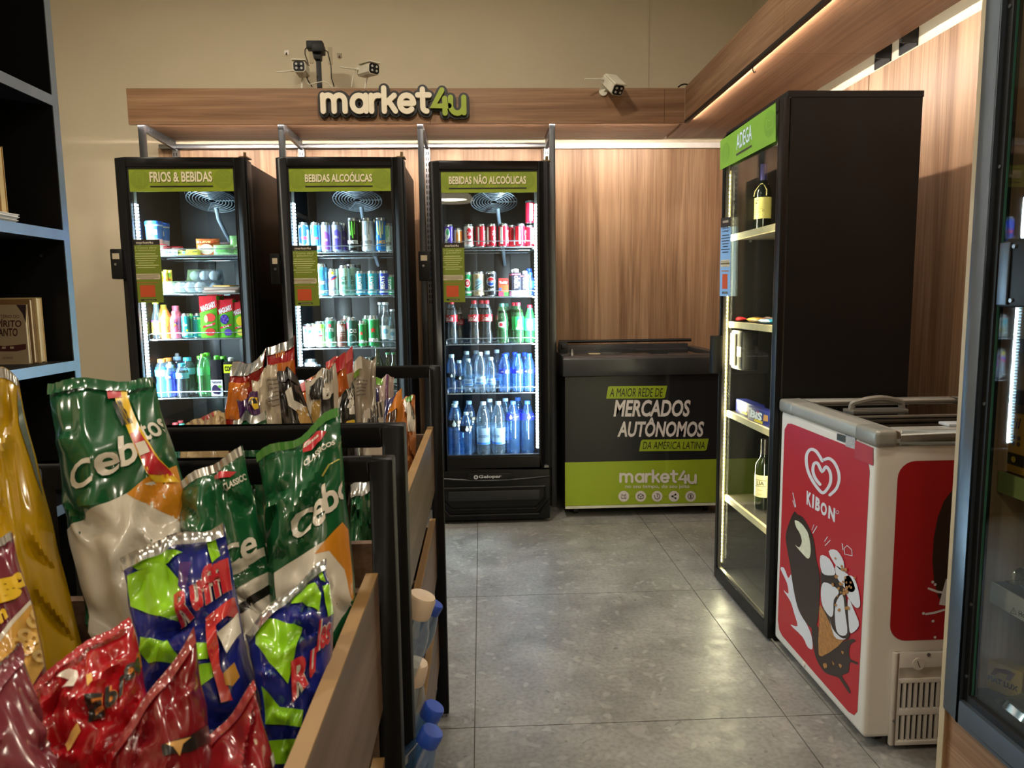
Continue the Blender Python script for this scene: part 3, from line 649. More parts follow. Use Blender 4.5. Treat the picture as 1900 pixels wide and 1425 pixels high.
        box('base_panel', M_CBODY, r, x0+.004, x1-.004, YF-.005, YF+.10, .02, zdoor-.006, bevel=.006)
    for sx in (x0+.05, x1-.05):
        for sy in (YF+.10, YF+.60): MB().cyl((sx, sy, 0), (sx, sy, .06), .018, 10).build('foot', M_BLK, r)
    c = dict(r=r, dy=YF-3.80, zs=zs, zi=zi, xi0=xi0, xi1=xi1)
    COOLERS.append(c); return c
COOLW = 26
def sbox(xa, xb, ya, yb, Y=3.81): p, q = at(xa, yb, Y=Y), at(xb, ya, Y=Y); return (p.x, q.x, p.z, q.z)
C1 = cooler(-1.767, -1.145, 1.915, .368, .30, ('FRIOS & BEBIDAS', (278, 318), (393, 338)), sbox(235.5, 436, 308.5, 356, 3.675), -1,
            'black glass-door cooler with the FRIOS & BEBIDAS header', (473, 544, 628, 737), 345, [((248.5, 444), (296, 562)), ('O Como abrir', 'os equipamentos?')], ((211, 462), (229, 518)), False, 3.665)
C2 = cooler(-.998, -.379, 1.915, .368, .30, ('BEBIDAS ALCOÓLICAS', (566, 319), (690, 338)), sbox(528, 729, 308, 355.5, 3.685), -1,
            'black glass-door cooler with the BEBIDAS ALCOOLICAS header', (467, 549, 645, 725), 640, [((540.5, 455), (588, 568)), ('O Como abrir', 'a geladeira?')], ((505, 471), (519, 528)), False, 3.675)
C3 = cooler(-.257, .358, 1.916, .368, .30, ('BEBIDAS NÃO ALCOÓLICAS', (833, 323), (976, 342)), sbox(813, 996, 313, 358), 1,
            'black glass-door cooler with the BEBIDAS NAO ALCOOLICAS header', (457.5, 549.5, 637, 728), 915, [((818, 450), (861, 561)), ('O Como abrir', 'a geladeira?')], ((778, 466), (798, 521)), True)

# ------------------------------------------------------------------ products: one template per kind, copied
TPL = {}
class Tpl:
    def __init__(s, kind, name, cat, rad=.03): s.name, s.cat, s.parts, s.rad = name, cat, [], rad; TPL[kind] = s
    def mb(s, name, mb, m, smooth=True, par=None, bevel=0): s.parts.append((name, mb.mesh(name, m, smooth=smooth, bevel=bevel), par)); return len(s.parts)-1
    def art(s, name, a, fn, m, par=None, cuts=None): s.parts.append((name, a.lay(name, fn, m, None, cuts=cuts, off=(0, 0, 0), smooth=False), par)); return len(s.parts)-1
def place(kind, loc, label, group=None, rz=0., rot=None, scale=1.):
    t = TPL[kind]; r = empty(t.name, loc, label, t.cat, group); r.rotation_euler = rot or (0, 0, rz)
    if scale != 1.: r.scale = (scale,)*3
    obs = []
    for n, me, par in t.parts: obs.append(link(n, me, r if par is None else obs[par]))
    return r
def cyl(r, e=.0006): return lambda t, z: ((r+e)*sin(t/r), -(r+e)*cos(t/r), z)
def cutx(r, z=None): return ([k*r*.22 for k in range(-7, 8)], z or [])
M_ALU = mat('#c3c8cc', .22, .95)
WH = '#eef2f4'
def can(kind, h, r, body, arts=(), rough=.28, metal=.35):
    t = Tpl(kind, 'drink_can', 'can', r); b = mat(body, rough, metal, var=.05)
    t.mb('can_body', MB().lathe([(r*.80, 0.004), (r*.97, h*.05), (r, h*.09), (r, h*.88), (r*.985, h*.90)], 22, cap=False), b)
    t.mb('can_lid', MB().lathe([(r*.985, h*.90), (r*.86, h*.965), (r*.87, h*.985), (r*.84, h), (r*.80, h*.99), (r*.78, h*.975), (r*.2, h*.975)], 22), M_ALU)
    t.mb('can_base', MB().lathe([(r*.3, .008), (r*.74, .001), (r*.8, .004)], 22), M_ALU)
    for i, (c, a) in enumerate(arts): t.art('print', a, cyl(r, .0006+.0004*i), mat(c, rough, .1, var=.03), 0, cutx(r))
    return t
T_ = lambda s, x0, y0, x1, y1, **k: Art().text(s, x0, y0, x1, y1, **k)
A_ = Art
# --- slim soft-drink cans, non-alcoholic cooler, top shelf
h, r = .121, .0275
can('purple', h, r, '#4a35a8', [(WH, A_().disc(-.006, .07, .014, .03)), ('#58c08a', A_().disc(-.004, .078, .008, .016)), (WH, A_().rect(-.02, .015, -.006, .045))])
can('orange', h, r, '#e2d8cc', [('#e88a22', A_().disc(-.006, .06, .007, .038).rect(.012, .02, .026, .1)), ('#d9573a', A_().rect(.027, .015, .04, .1))])
can('cola_white', h, r, '#e6e3e2', [('#c2182c', A_().disc(.002, .07, .015, .03).rect(.022, .012, .034, .1)), (WH, T_('Cola', -.012, .06, .014, .082, shear=.3)), ('#c2182c', T_('ZERO', -.014, .018, .014, .03))])
for i, (k, col, tx) in enumerate((('cola_a', '#b4142a', 'Coca-Cola'), ('cola_b', '#a01126', 'Coca-Cola'), ('cola_c', '#b81a30', 'Coca-Cola'))):
    can(k, h, r, col, [(WH, A_().rect(-.026, .014, -.017+.004*i, .104)), (WH, T_(tx, -.030+.012, .045, .050, .062, bold=.02, shear=.2, rot=pi/2))])
# --- standard cans
h, r = .124, .032
can('guarana_slim', h+.006, .028, '#1d8a55', [(WH, A_().disc(.002, .07, .02, .024)), ('#c42032', A_().disc(.002, .07, .016, .02)), (WH, T_('G', -.004, .062, .009, .079, bold=.02)), ('#b7c4ba', A_().rect(-.03, .016, .03, .03))])
can('beige', h+.008, r, '#cbb694', [('#a9cfe0', A_().poly([(-.022, .03), (.026, .045), (.024, .105), (-.018, .09)])), ('#23405e', A_().stroke([(-.02, .045), (.022, .075)], .004).stroke([(-.014, .036), (.02, .06)], .003)), ('#33556f', T_('tonica', -.016, .07, .018, .088, bold=.01, shear=.4, rot=.35))])
can('pepsi', h+.008, r, '#23262e', [(WH, A_().ring(0, .078, .0, .025, 26)), ('#c8202e', A_().poly([(.0225*cos(radians(a)), .078+.0225*sin(radians(a))) for a in range(15, 166, 15)])), ('#1c3f9c', A_().poly([(.0225*cos(radians(a)), .078+.0225*sin(radians(a))) for a in range(195, 346, 15)])), ('#1b1d24', T_('PEPSI', -.019, .0725, .019, .0835, bold=.03)), (WH, T_('BLACK', -.014, .026, .014, .042, bold=.02))])
# --- energy drinks
h, r = .152, .0265
can('energy_blue', h, r, '#a9b6c4', [('#1f3f9e', A_().poly([(-.026, .05), (.0, .035), (.026, .06), (.026, .125), (.0, .14), (-.026, .12)])), ('#c8283c', A_().disc(0, .072, .016, .008)), ('#1f3f9e', A_().rect(.004, .012, .028, .034))])
can('energy_yellow', h, r, '#d6dcdc', [('#c9d21c', A_().poly([(-.02, .014), (.016, .014), (.016, .10), (-.02, .085)])), ('#9aa71c', T_('edition', -.016, .09, .014, .10))])
can('energy_sky', h, r, '#58a6d8', [('#1d6fc4', A_().disc(0, .105, .02, .03)), ('#cf4a66', A_().disc(.004, .07, .016, .006)), (WH, A_().rect(-.028, .012, .028, .03))])
can('energy_violet', h, r, '#8f98b4', [('#7b49a8', A_().poly([(-.022, .014), (.022, .014), (.022, .09), (.0, .105), (-.022, .095)])), (WH, T_('zero', -.012, .055, .012, .066))])
can('energy_indigo', h, r, '#8f9cc0', [('#4f45b0', A_().poly([(-.024, .014), (.024, .014), (.024, .10), (.006, .115), (-.024, .1)])), (WH, T_('AZUL', -.014, .07, .014, .082))])
h, r = .172, .0325
def claw(c): return (c, A_().stroke([(-.016, .15), (-.012, .10), (-.008, .085)], .006).stroke([(-.002, .15), (-.001, .105), (.002, .07)], .006).stroke([(.013, .15), (.009, .11), (.010, .09)], .006))
can('claw_black', h, r, '#14161a', [claw('#5fc23c'), (WH, T_('MONSTER', -.028, .04, .028, .058, bold=.03)), ('#8fa29a', T_('ENERGY', -.02, .02, .02, .03))])
can('claw_white', h, r, '#cfd8de', [claw('#8896a2'), ('#5b6570', T_('MONSTER', -.028, .04, .028, .056, bold=.02))])
can('claw_blue', h, r, '#1c74b8', [claw('#b8b06a'), ('#d9a23c', T_('JUICE', -.024, .035, .024, .056, bold=.03))])
can('claw_green', h, r, '#b9c9c2', [claw('#3d8f4c'), ('#2b3a33', T_('MONSTER', -.028, .04, .028, .056, bold=.02))])
# --- tall beers and mixed drinks
h, r = .165, .0325
can('wheat_blue', h, r, '#4c9ad0', [(WH, T_('WEISS', -.024, .06, .024, .078, bold=.03)), ('#2b6fae', A_().disc(0, .115, .018, .022)), ('#c8e2ee', A_().rect(-.034, .014, .034, .026))])
can('lager_silver', h, r, '#c6ccd4', [('#1e3f9c', A_().poly([(-.03, .09), (.02, .115), (.03, .125), (.0, .12), (-.03, .105)])), ('#c4202e', A_().poly([(-.03, .082), (.03, .112), (.03, .12), (-.03, .092)])), ('#e6c21c', A_().disc(.0, .14, .008, .01)), ('#2a4a80', T_('LAGER', -.022, .035, .022, .05, rot=.1))])
can('ice_green', h, r, '#a9d8c6', [('#2f5d4c', T_('ICE', -.016, .085, .016, .105, bold=.03)), ('#2f5d4c', T_('MINT', -.02, .06, .02, .078, bold=.03)), ('#73ad94', A_().rect(-.034, .015, .034, .05))])
h, r = .126, .028
for k, col in (('beats_teal', '#2f9ec4'), ('beats_cyan', '#35b4c4'), ('beats_blue', '#1a3fb0'), ('beats_green', '#3fae7c')):
    can(k, h, r, col, [(WH, T_('BEATS', -.036, .055, .030, .077, bold=.03, rot=pi/2)), ('#bfe6ee', A_().rect(-.026, .014, .026, .022))])
can('white_beer', .124, .032, '#e6ecec', [('#2d7a8a', A_().poly([(-.02, .1), (.022, .09), (.0, .062)])), ('#9a8a2a', T_('0.0', -.004, .03, .022, .05, bold=.02)), ('#8a1f28', A_().rect(-.02, .108, .026, .112))])
h, r = .162, .031
can('pilsner_gold', h, r, '#ccd49a', [(WH, A_().disc(0, .08, .022, .03)), ('#c42a34', A_().disc(0, .074, .02, .007)), ('#355f9c', A_().disc(0, .098, .012, .008)), ('#9aa84a', A_().rect(-.032, .12, .032, .145))])
can('stella_green', h, r, '#8fc8ac', [('#1f6a4a', A_().poly([(-.03, .06), (.0, .046), (.03, .06), (.03, .145), (-.03, .145)])), ('#a83a3c', A_().disc(0, .12, .010)), (WH, T_('ATE', -.024, .088, .022, .106, bold=.03))])
can('brown_beer', h, r, '#8c6258', [(WH, T_('AHMA', -.028, .095, .028, .135, bold=.03)), ('#d8c8c0', A_().rect(-.03, .082, .03, .086).rect(-.03, .07, .03, .073)), ('#5f3c34', T_('DUPLO MALTE', -.022, .035, .022, .055))])
can('dark_beer', h, r, '#2f5a50', [('#c4304a', A_().poly([(-.03, .135), (-.012, .135), (-.012, .105), (-.021, .096), (-.03, .105)])), (WH, T_('CKS', -.01, .078, .03, .1, bold=.03)), ('#8fb8ae', A_().ring(.004, .046, .021, .024, 22))])
def star(cx, cy, R, r0): return A_().poly([((R if i % 2 == 0 else r0)*cos(pi/2+pi*i/5)+cx, (R if i % 2 == 0 else r0)*sin(pi/2+pi*i/5)+cy) for i in range(10)])
can('star_beer_a', h, r, '#1f8a48', [('#c8302c', star(-.006, .085, .014, .006)), (WH, T_('blin', -.026, .024, .028, .046, bold=.03)), ('#9ad8b0', A_().rect(-.03, .14, .03, .144))])
can('star_beer_b', h, r, '#1f8a48', [('#c8302c', star(0, .088, .017, .007)), (WH, T_('una', -.026, .024, .028, .046, bold=.03)), ('#9ad8b0', A_().rect(-.03, .14, .03, .144))])
can('teal_can', .126, .030, '#1f8f9c', [(WH, T_('Go', -.016, .062, .008, .078, bold=.02)), ('#d8e03c', A_().disc(.006, .04, .006)), ('#8fd8dc', A_().rect(-.03, .014, .03, .022)), ('#123f48', A_().rect(.018, .03, .034, .1))], metal=.2)

# --- PET and glass bottles
def prof(pts, n=None): return pts
M_PET = clear('#e4f0f8', .16, .06, .10, '#cfe6f6'); M_PETB = clear('#a9d2f4', .18, .06, .16, '#7fb4ee'); M_PETG = clear('#b4ecc0', .18, .06, .14, '#8fe0a4')
M_GLG = clear('#2a6a44', .18, .04, .25, '#1d6a3c'); M_GLW = clear('#e2f2f4', .2, .03, .06, '#e8f6fa'); M_WINE = mat('#0c130e', .08, spec=.7)
def liquid(hexc, op=.85): return clear(hexc, .06, .1, op, hexc)
M_COLA = mat('#120807', .12, spec=.5)
def bottle(kind, profile, mb_mat, cap, label=None, liq=None, arts=(), seg=20, capr=None, caph=None, name='drink_bottle', nozzle=None):
    """profile (r, z) up to the neck top; label=(z0, z1, hex); liq=(ztop, material)"""
    t = Tpl(kind, name, 'bottle', max(q[0] for q in profile)); zt = profile[-1][1]; rn = profile[-1][0]
    t.mb('bottle_body', MB().lathe([(profile[0][0]*.6, .0)]+profile, seg, cap=False), mb_mat)
    if liq:
        zl, m = liq; pr = [(r*.94, z) for r, z in profile if z < zl]; pr.append((pr[-1][0], zl)); pr[0] = (pr[0][0], pr[0][1]+.002)
        t.mb('liquid', MB().lathe(pr, seg), m)
    cr = capr or rn*1.22; ch = caph or .018
    if cap: t.mb('cap', MB().lathe([(cr*.97, zt-ch*.75), (cr, zt-ch*.6), (cr, zt+ch*.15), (cr*.9, zt+ch*.3), (cr*.5, zt+ch*.32)], 16), mat(cap, .4, var=.04))
    if nozzle: t.mb('nozzle', MB().lathe([(cr*.55, zt+ch*.3), (cr*.5, zt+.02), (cr*.35, zt+.024)], 12), clear('#dfeaf2', .2, .08, .4))
    if label:
        z0, z1, c = label
        def rad(z):
            for (r0, a), (r1, b) in zip(profile, profile[1:]):
                if a <= z <= b: return r0+(r1-r0)*(z-a)/max(1e-6, b-a)
            return profile[0][0]
        zz_ = [z0]+[z for r, z in profile if z0 < z < z1]+[z1]; li = t.mb('label', MB().lathe([(rad(z)+.0008, z) for z in zz_], seg, cap=False), c if not isinstance(c, str) else mat(c, .4, var=.03))
        R = max(rad(z0), rad(z1))+.001
        for i, (hc, a) in enumerate(arts): t.art('label_print', a, cyl(R, .0006+.0004*i), mat(hc, .4, var=.03), li, cutx(R))
    return t
pet = lambda R, H, sh=.62, rn=.0125, base=.9: [(R*base, .0), (R, H*.06), (R, H*.2), (R*.97, H*.22), (R, H*.24), (R*.985, H*.42), (R, H*sh), (R*.86, H*(sh+.1)), (R*.55, H*(sh+.22)), (rn*1.1, H*(sh+.3)), (rn, H*.955)]
ribbed = lambda R, H, sh=.66: [(R*.9, 0), (R, H*.05)]+sum([[(R, H*(.08+.06*k)), (R*.93, H*(.11+.06*k))] for k in range(5)], [])+[(R, H*.4), (R, H*sh), (R*.9, H*(sh+.08)), (R*.6, H*(sh+.2)), (.0135, H*(sh+.27)), (.0125, H*.955)]
contour = lambda R, H: [(R*.9, 0), (R, H*.05), (R, H*.22), (R*.86, H*.36), (R*.9, H*.44), (R, H*.50), (R, H*.66), (R*.86, H*.76), (R*.5, H*.88), (.0135, H*.925), (.0125, H*.96)]
bottle('cola', contour(.033, .236), M_PET, '#c41f30', (.118, .156, '#c2172b'), (.19, M_COLA), [(WH, T_('Coca-Cola', -.026, .126, .030, .149, bold=.01, shear=.25)), (WH, A_().poly([(-.03, .121), (.0, .124), (.03, .121), (.03, .123), (.0, .127), (-.03, .124)]))])
bottle('cola_dark', contour(.033, .236), M_PET, '#1b1416', (.118, .156, '#7f1420'), (.19, M_COLA), [('#c89a9a', T_('Coca-Cola', -.026, .126, .028, .148, bold=.01, shear=.25))])
bottle('guarana_dark', pet(.035, .218), M_PETG, '#4f8f86', (.07, .125, '#123a1c'), (.175, mat('#0e1c10', .12)), [(WH, A_().rrect(-.02, .085, .014, .115, .006)), ('#c4263a', A_().disc(-.004, .1, .010)), ('#3f9a4a', T_('guarana', -.02, .073, .018, .082))])
bottle('guarana_green', pet(.034, .222), M_PETG, '#c8283a', (.07, .142, '#1d9a48'), (.18, mat('#15240f', .12)), [('#d8d84a', A_().poly([(-.006, .085), (.022, .085), (.020, .12), (.008, .13), (-.002, .12)])), ('#c4263a', A_().disc(.009, .108, .009)), (WH, T_('Guarana', -.012, .073, .028, .083))])
bottle('guarana_mint', pet(.034, .226), M_PETG, '#c8283a', (.07, .142, '#43c79a'), (.2, liquid('#9fe6c8', .35)), [(WH, A_().rrect(-.022, .09, .012, .125, .006)), ('#c4263a', A_().disc(-.004, .11, .009)), (WH, T_('zero', -.016, .075, .006, .085))])
bottle('water_black', ribbed(.0275, .212), M_PETB, '#b7d8ee', (.082, .106, '#1c2228'), None, [('#dcecf8', A_().poly([(.0, .104), (.008, .09), (.0, .083), (-.008, .09)]))])
bottle('water_white', contour(.032, .222), M_PET, '#cfe0ea', (.045, .085, clear('#ffffff', .1, .1, .75, '#dcefff')), None, [('#39597c', T_('LINDOYA', -.024, .062, .024, .074, bold=.02)), ('#3f84d8', A_().rect(-.032, .047, .032, .054))])
bottle('water_blue', ribbed(.031, .21), M_PETB, '#1c4fd0', (.098, .122, '#2a37c4'), None, [('#e8f2ff', A_().poly([(.008, .119), (.014, .107), (.008, .101), (.002, .107)]).rect(-.02, .107, -.006, .113))])
bottle('bigwater_black', ribbed(.0375, .305), M_PETB, '#b7d8ee', (.17, .21, '#20242a'), None, [('#e4f2fc', A_().poly([(-.002, .212), (.010, .186), (.004, .174), (-.008, .174), (-.014, .186)]).disc(.024, .18, .006)), ('#c8a07a', A_().rect(.018, .19, .04, .205))], capr=.0165)
bottle('bigwater_white', ribbed(.0395, .305), M_PET, '#cfe0ea', (.055, .15, clear('#ffffff', .1, .1, .6, '#cfe6f6')), None, [('#2c4a6a', T_('LINDOYA', -.034, .095, .034, .112, bold=.02)), ('#2f6fd0', A_().rect(-.045, .058, .045, .068)), ('#7d9ab8', A_().rect(-.025, .118, .025, .122).rect(-.03, .128, .03, .131))], capr=.0165)
bottle('bigwater_blue', ribbed(.0395, .305), M_PETB, '#4f7fd8', (.19, .228, '#2a32b8'), None, [('#cfe0f6', A_().poly([(-.014, .226), (-.004, .205), (-.014, .196), (-.024, .205)])), ('#cfe0f6', T_('crystal', .002, .207, .034, .215))], capr=.0165)
bottle('blue_yogurt', pet(.03, .15, .6), M_PETB, '#1f4fd8', (.05, .095, '#2f6fd8'), None)
sport = lambda R, H: [(R*.9, 0), (R, H*.06), (R, H*.3), (R*.88, H*.42), (R*.9, H*.5), (R, H*.56), (R, H*.74), (R*.8, H*.83), (.02, H*.9), (.0175, H*.96)]
for k, lq, lb, cp in (('sport_sky', '#2fb4f0', '#6fd0f4', '#f08a3c'), ('sport_lime', '#b9d84a', '#a8c8d8', '#f08a3c'), ('sport_blue', '#1f5fe8', '#17328c', '#9fb8d8'), ('sport_dark', '#14181c', '#6fb8cc', '#2f9fbf')):
    bottle(k, sport(.036, .20), M_PET, cp, (.108, .142, lb), (.155, liquid(lq, .92) if lq != '#14181c' else mat('#0e1013', .15)), [(WH, T_('ade', -.016, .118, .016, .132, bold=.02))], capr=.021, nozzle=(k == 'sport_blue'))
bottle('green_water', ribbed(.034, .225), M_PETG, '#6fe03c', (.11, .15, clear('#c8f6d8', .1, .08, .4, '#9fe8b8')), None)
bottle('coco_bottle', pet(.03, .205, .66), M_PETG, '#7fdc4a', (.06, .13, '#3fa44a'), None)
bottle('oil_yellow', pet(.026, .20, .5), M_PET, '#c4d83c', (.02, .085, '#e8d84a'), None, [('#7a3f9c', A_().rect(-.026, .086, .026, .094)), ('#a8a02c', A_().disc(0, .055, .009))])
bottle('smoothie_orange', pet(.030, .175, .66), mat('#e8963c', .4), '#c8a83c', (.05, .13, '#f0c23c'), None, [('#c8502c', A_().disc(0, .1, .014)), (WH, A_().disc(0, .1, .010)), ('#c8502c', A_().disc(0, .1, .006)), ('#e0783c', A_().rect(-.026, .052, .026, .075))])
bottle('shake_pink', pet(.031, .165, .66), mat('#f06a86', .4), '#f2708c', (.03, .12, '#f0587a'), None, [('#1f3f9c', T_('NESCAU', -.028, .085, .028, .102, bold=.03)), ('#f0e03c', A_().poly([(.004, .118), (-.012, .078), (.0, .08), (-.008, .05), (.014, .09), (.002, .088)]))], caph=.03, capr=.018)
longneck = lambda R, H: [(R*.92, 0), (R, H*.03), (R, H*.56), (R*.86, H*.64), (R*.5, H*.74), (.0135, H*.82), (.0125, H*.97)]
bottle('longneck_clear', longneck(.030, .235), M_GLW, '#e6ecee', (.04, .11, '#cfe4ec'), (.15, liquid('#e8f4f6', .12)), [('#6fa8c4', A_().disc(0, .08, .014)), ('#7fb0c8', T_('ice', -.012, .05, .012, .062))], capr=.0155, caph=.012)
bottle('longneck_green', longneck(.030, .235), M_GLG, '#3f8a5a', (.04, .11, '#cfe0d4'), None, capr=.0155, caph=.012)
bottle('soda_red', contour(.034, .23), M_PETG, '#e05a60', (.11, .15, '#1d6a3c'), (.18, mat('#0f2418', .15)))
bottle('soda_green', contour(.034, .23), M_PETG, '#3f8f7a', (.11, .15, '#1d6a3c'), (.18, mat('#0f2418', .15)))
bottle('soda_clear', contour(.034, .22), M_PET, '#e05a60', (.10, .14, '#8fb4c4'), (.16, M_COLA))
wine = lambda H: [(.034, 0), (.037, .012), (.037, H*.60), (.034, H*.66), (.018, H*.74), (.0145, H*.80), (.014, H*.99)]
bottle('wine_tagged', wine(.31), M_WINE, None, (.07, .165, '#ddd07c'), None, [('#2a2418', A_().rect(-.02, .15, -.006, .154).rect(-.022, .137, -.012, .144)), ('#8f8440', A_().rect(-.02, .12, .01, .122).rect(-.02, .112, .014, .114).ring(.016, .105, .003, .005, 12)), ('#5a5230', A_().rect(-.02, .098, .006, .1))], name='wine_bottle')
TPL['wine_tagged'].mb('capsule', MB().lathe([(.0155, .225), (.0155, .305), (.0150, .315), (.006, .316)], 16), mat('#3a3570', .3, .3))
TPL['wine_tagged'].mb('twine_collar', MB().tube([(.019*cos(a_), .019*sin(a_), .222+.004*sin(3*a_)) for a_ in np.linspace(0, 2*pi, 14)], .003, 6).tube([(.01, -.02, .22), (.028, -.03, .195), (.03, -.037, .17)], .002, 5).tube([(-.01, -.02, .22), (-.026, -.03, .195), (-.028, -.037, .17)], .002, 5), mat('#d8c88c', .8))
bottle('wine_red', wine(.30), M_WINE, None, (.055, .15, '#e4d6ae'), None, [('#1c1814', T_('LIA', -.016, .108, .016, .124, bold=.02)), ('#3a3428', A_().rect(-.024, .128, .024, .130).rect(-.024, .101, .024, .103)), ('#a8986c', A_().rect(-.012, .085, .012, .087).rect(-.008, .066, .008, .068))], name='wine_bottle')
TPL['wine_red'].mb('capsule', MB().lathe([(.0155, .225), (.0155, .292), (.0150, .302), (.006, .303)], 16), mat('#1a1416', .35))
# --- cartons, tubs, packs
def flat(w, d): return lambda x, z: (x, -d/2-.0006, z)
def carton(kind, w, d, h, body, arts, name='juice_carton', cat='carton', cap=None):
    t = Tpl(kind, name, cat, w/2)
    t.mb('carton_body', MB().box(-w/2, w/2, -d/2, d/2, 0, h), mat(body, .35, var=.03), bevel=.002)
    for i, (c, a) in enumerate(arts): t.art('print', a, (lambda e: (lambda x, z: (x, -d/2-.0005-e, z)))(.0004*i), mat(c, .35, var=.03), 0)
    if cap: t.mb('cap', MB().lathe([(.014, h), (.015, h+.004), (.015, h+.016), (.01, h+.02)], 14), mat(cap, .4))
    return t
def fruit_carton(kind, blobs, name):
    w, h = .088, .215
    carton(kind, w, .06, h, '#5fae2c', [('#c8202e', A_().poly([(-.044, .13), (.044, .155), (.044, h), (-.044, h)])), (WH, T_('MAGUARY', -.04, .146, .042, .176, bold=.03, shear=.2, rot=.35))]+blobs+[('#c8283a', A_().poly([(-.034, .05), (.03, .068), (.034, .08), (-.03, .062)])), (WH, T_(name, -.016, .058, .018, .072, rot=.25))])
    mbx = MB(); mbx.box(-.01, .044, -.012, .012, h, h+.008); TPL[kind].mb('top_flap', mbx, mat('#c8202e', .4), smooth=False)
rb = random.Random(3)
fruit_carton('carton_guava', [('#c83c34', A_().disc(.008, .105, .026, .022)), ('#e8b49c', A_().disc(-.014, .098, .010, .02)), ('#b8302c', A_().disc(.004, .03, .026, .02))], 'Morango')
fruit_carton('carton_grape', [('#3f2f8c', A_().disc(-.006, .105, .024, .028)), ('#5a3fa0', A_().disc(.01, .03, .022, .02)), ('#6a4fb4', (lambda a: [a.disc(rb.uniform(-.02, .014), rb.uniform(.085, .125), .006, n=10).up() for _ in range(9)] and a)(A_()))], 'Uva')
fruit_carton('carton_passion', [('#e8c82c', A_().disc(.006, .1, .028, .03)), ('#f0dc5a', A_().disc(.004, .03, .024, .02))], 'Maracuja')
carton('toddler_drink', .052, .035, .094, '#d8502c', [('#c8302a', A_().rect(-.026, .06, .026, .094)), (WH, T_('Toddy', -.022, .062, .022, .08, bold=.02, rot=.05)), ('#3f9a3c', A_().rect(.002, 0, .026, .022)), ('#d83c5a', A_().rect(-.026, 0, .0, .022)), ('#3f4fb0', A_().rect(-.024, .026, -.01, .044))], 'drink_carton')
for k, c in (('protein_a', '#e0a4c8'), ('protein_b', '#b88aa0')):
    carton(k, .05, .05, .125, '#22202a', [(c, A_().rect(-.025, 0, .025, .026)), ('#c84a6a', A_().rect(-.025, .112, .025, .118).rect(.004, .09, .02, .096)), ('#dce6ea', T_('YOPRO', -.036, .062, .034, .082, bold=.03, rot=pi/2)), ('#7fa8c8', A_().rect(.004, .05, .018, .075))], 'protein_drink_carton', cap='#e8eef2')
carton('grape_juice', .060, .05, .19, '#14121c', [('#e6e8ee', A_().rect(-.03, 0, .03, .085)), ('#3f2c5a', T_('Natural', -.026, .066, .024, .082, bold=.01, shear=.2)), ('#2c1f4a', A_().disc(-.008, .035, .018, .024).up().disc(.006, .026, .014, .018)), ('#6fae3c', A_().disc(.016, .05, .010, .007))], 'juice_carton', cap='#5fd03c')
carton('coconut', .062, .055, .18, '#1d1c18', [('#d8e02c', A_().rect(-.031, .12, .031, .165)), ('#1c1c14', T_('COCO', -.026, .13, .026, .156, bold=.04))], 'coconut_water_carton', cap='#eef4f2')
def tub(kind, r, h, body, lid, band):
    t = Tpl(kind, 'dairy_tub', 'tub', r*1.03); t.mb('tub_body', MB().lathe([(r*.84, 0), (r*.86, .003), (r*.97, h*.86)], 22), mat(body, .35, var=.02))
    t.mb('lid', MB().lathe([(r*1.0, h*.84), (r*1.03, h*.86), (r*1.03, h*.95), (r*.97, h), (r*.3, h)], 22), mat(lid, .35))
    t.mb('label', MB().lathe([(r*.90+.0005, h*.22), (r*.96+.0005, h*.78)], 22, cap=False), mat(band, .4), par=0)
    t.art('label_print', A_().rect(-r*.5, h*.3, r*.1, h*.7).rect(r*.3, h*.4, r*.7, h*.62), cyl(r*.97, .001), mat('#e8eef4', .4), 2, cutx(r))
tub('tub_blue', .043, .115, '#eef2f4', '#2f6fd8', '#3f7fd8'); tub('tub_red', .036, .105, '#f0e4e4', '#c8303c', '#c83a44'); tub('tub_pot', .032, .055, '#eef0f0', '#d83a4a', '#c84a5a')
tub('tub_flat', .05, .028, '#f0ecec', '#d83a44', '#e0e4e8')
def puff(kind, w, d, h, col, arts, name, cat, m=None, seed=1, sub=8):
    """soft plastic pack lying or standing: rounded pillow with pinched ends"""
    t = Tpl(kind, name, cat, w/2); rr = random.Random(seed); V = []; F = []; n = sub
    for k in (1, -1):
        for j in range(n+1):
            for i in range(n+1):
                u, v = i/n*2-1, j/n*2-1; e = (max(0, 1-abs(u)**3.5)*max(0, 1-abs(v)**4))**.5
                V.append((u*w/2, k*d/2*e*(1+.12*rr.uniform(-1, 1)), h/2+v*h/2))
    for k in range(2):
        o = k*(n+1)**2
        for j in range(n):
            for i in range(n):
                q = (o+j*(n+1)+i, o+j*(n+1)+i+1, o+(j+1)*(n+1)+i+1, o+(j+1)*(n+1)+i); F.append(q[::-1] if k == 0 else q)
    t.mb('wrapper', MB().add(V, F), m or mat(col, .28, coat=.3))
    for i, (c, a) in enumerate(arts): t.art('print', a, (lambda e: (lambda x, z: (x, -d/2*(max(0, 1-abs(2*x/w)**3.5)*max(0, 1-abs(2*z/h-1)**4))**.5*1.03-.003-e, z)))(.0005*i), mat(c, .35), 0, ([k*w/10 for k in range(-4, 5)], [k*h/8 for k in range(1, 8)]))
    return t
puff('tortilla_pack', .12, .05, .085, '#e07a3c', [('#f0ead0', A_().disc(.0, .03, .036, .026)), ('#d85a2c', A_().rect(-.05, .06, .05, .072)), ('#f6e6a0', T_('LEVE', -.03, .061, .024, .071, bold=.03))], 'food_pack', 'pack')
puff('sliced_pack', .09, .03, .07, '#c8a0a8', [('#8a5a64', A_().rect(-.03, .02, .02, .05)), ('#e4e0e4', A_().rect(-.03, .052, .03, .06))], 'food_pack', 'pack', seed=4)
puff('green_pack', .10, .04, .05, '#a8e0a0', [('#7fd07a', A_().rect(-.036, .012, .03, .03))], 'food_pack', 'pack', seed=5)
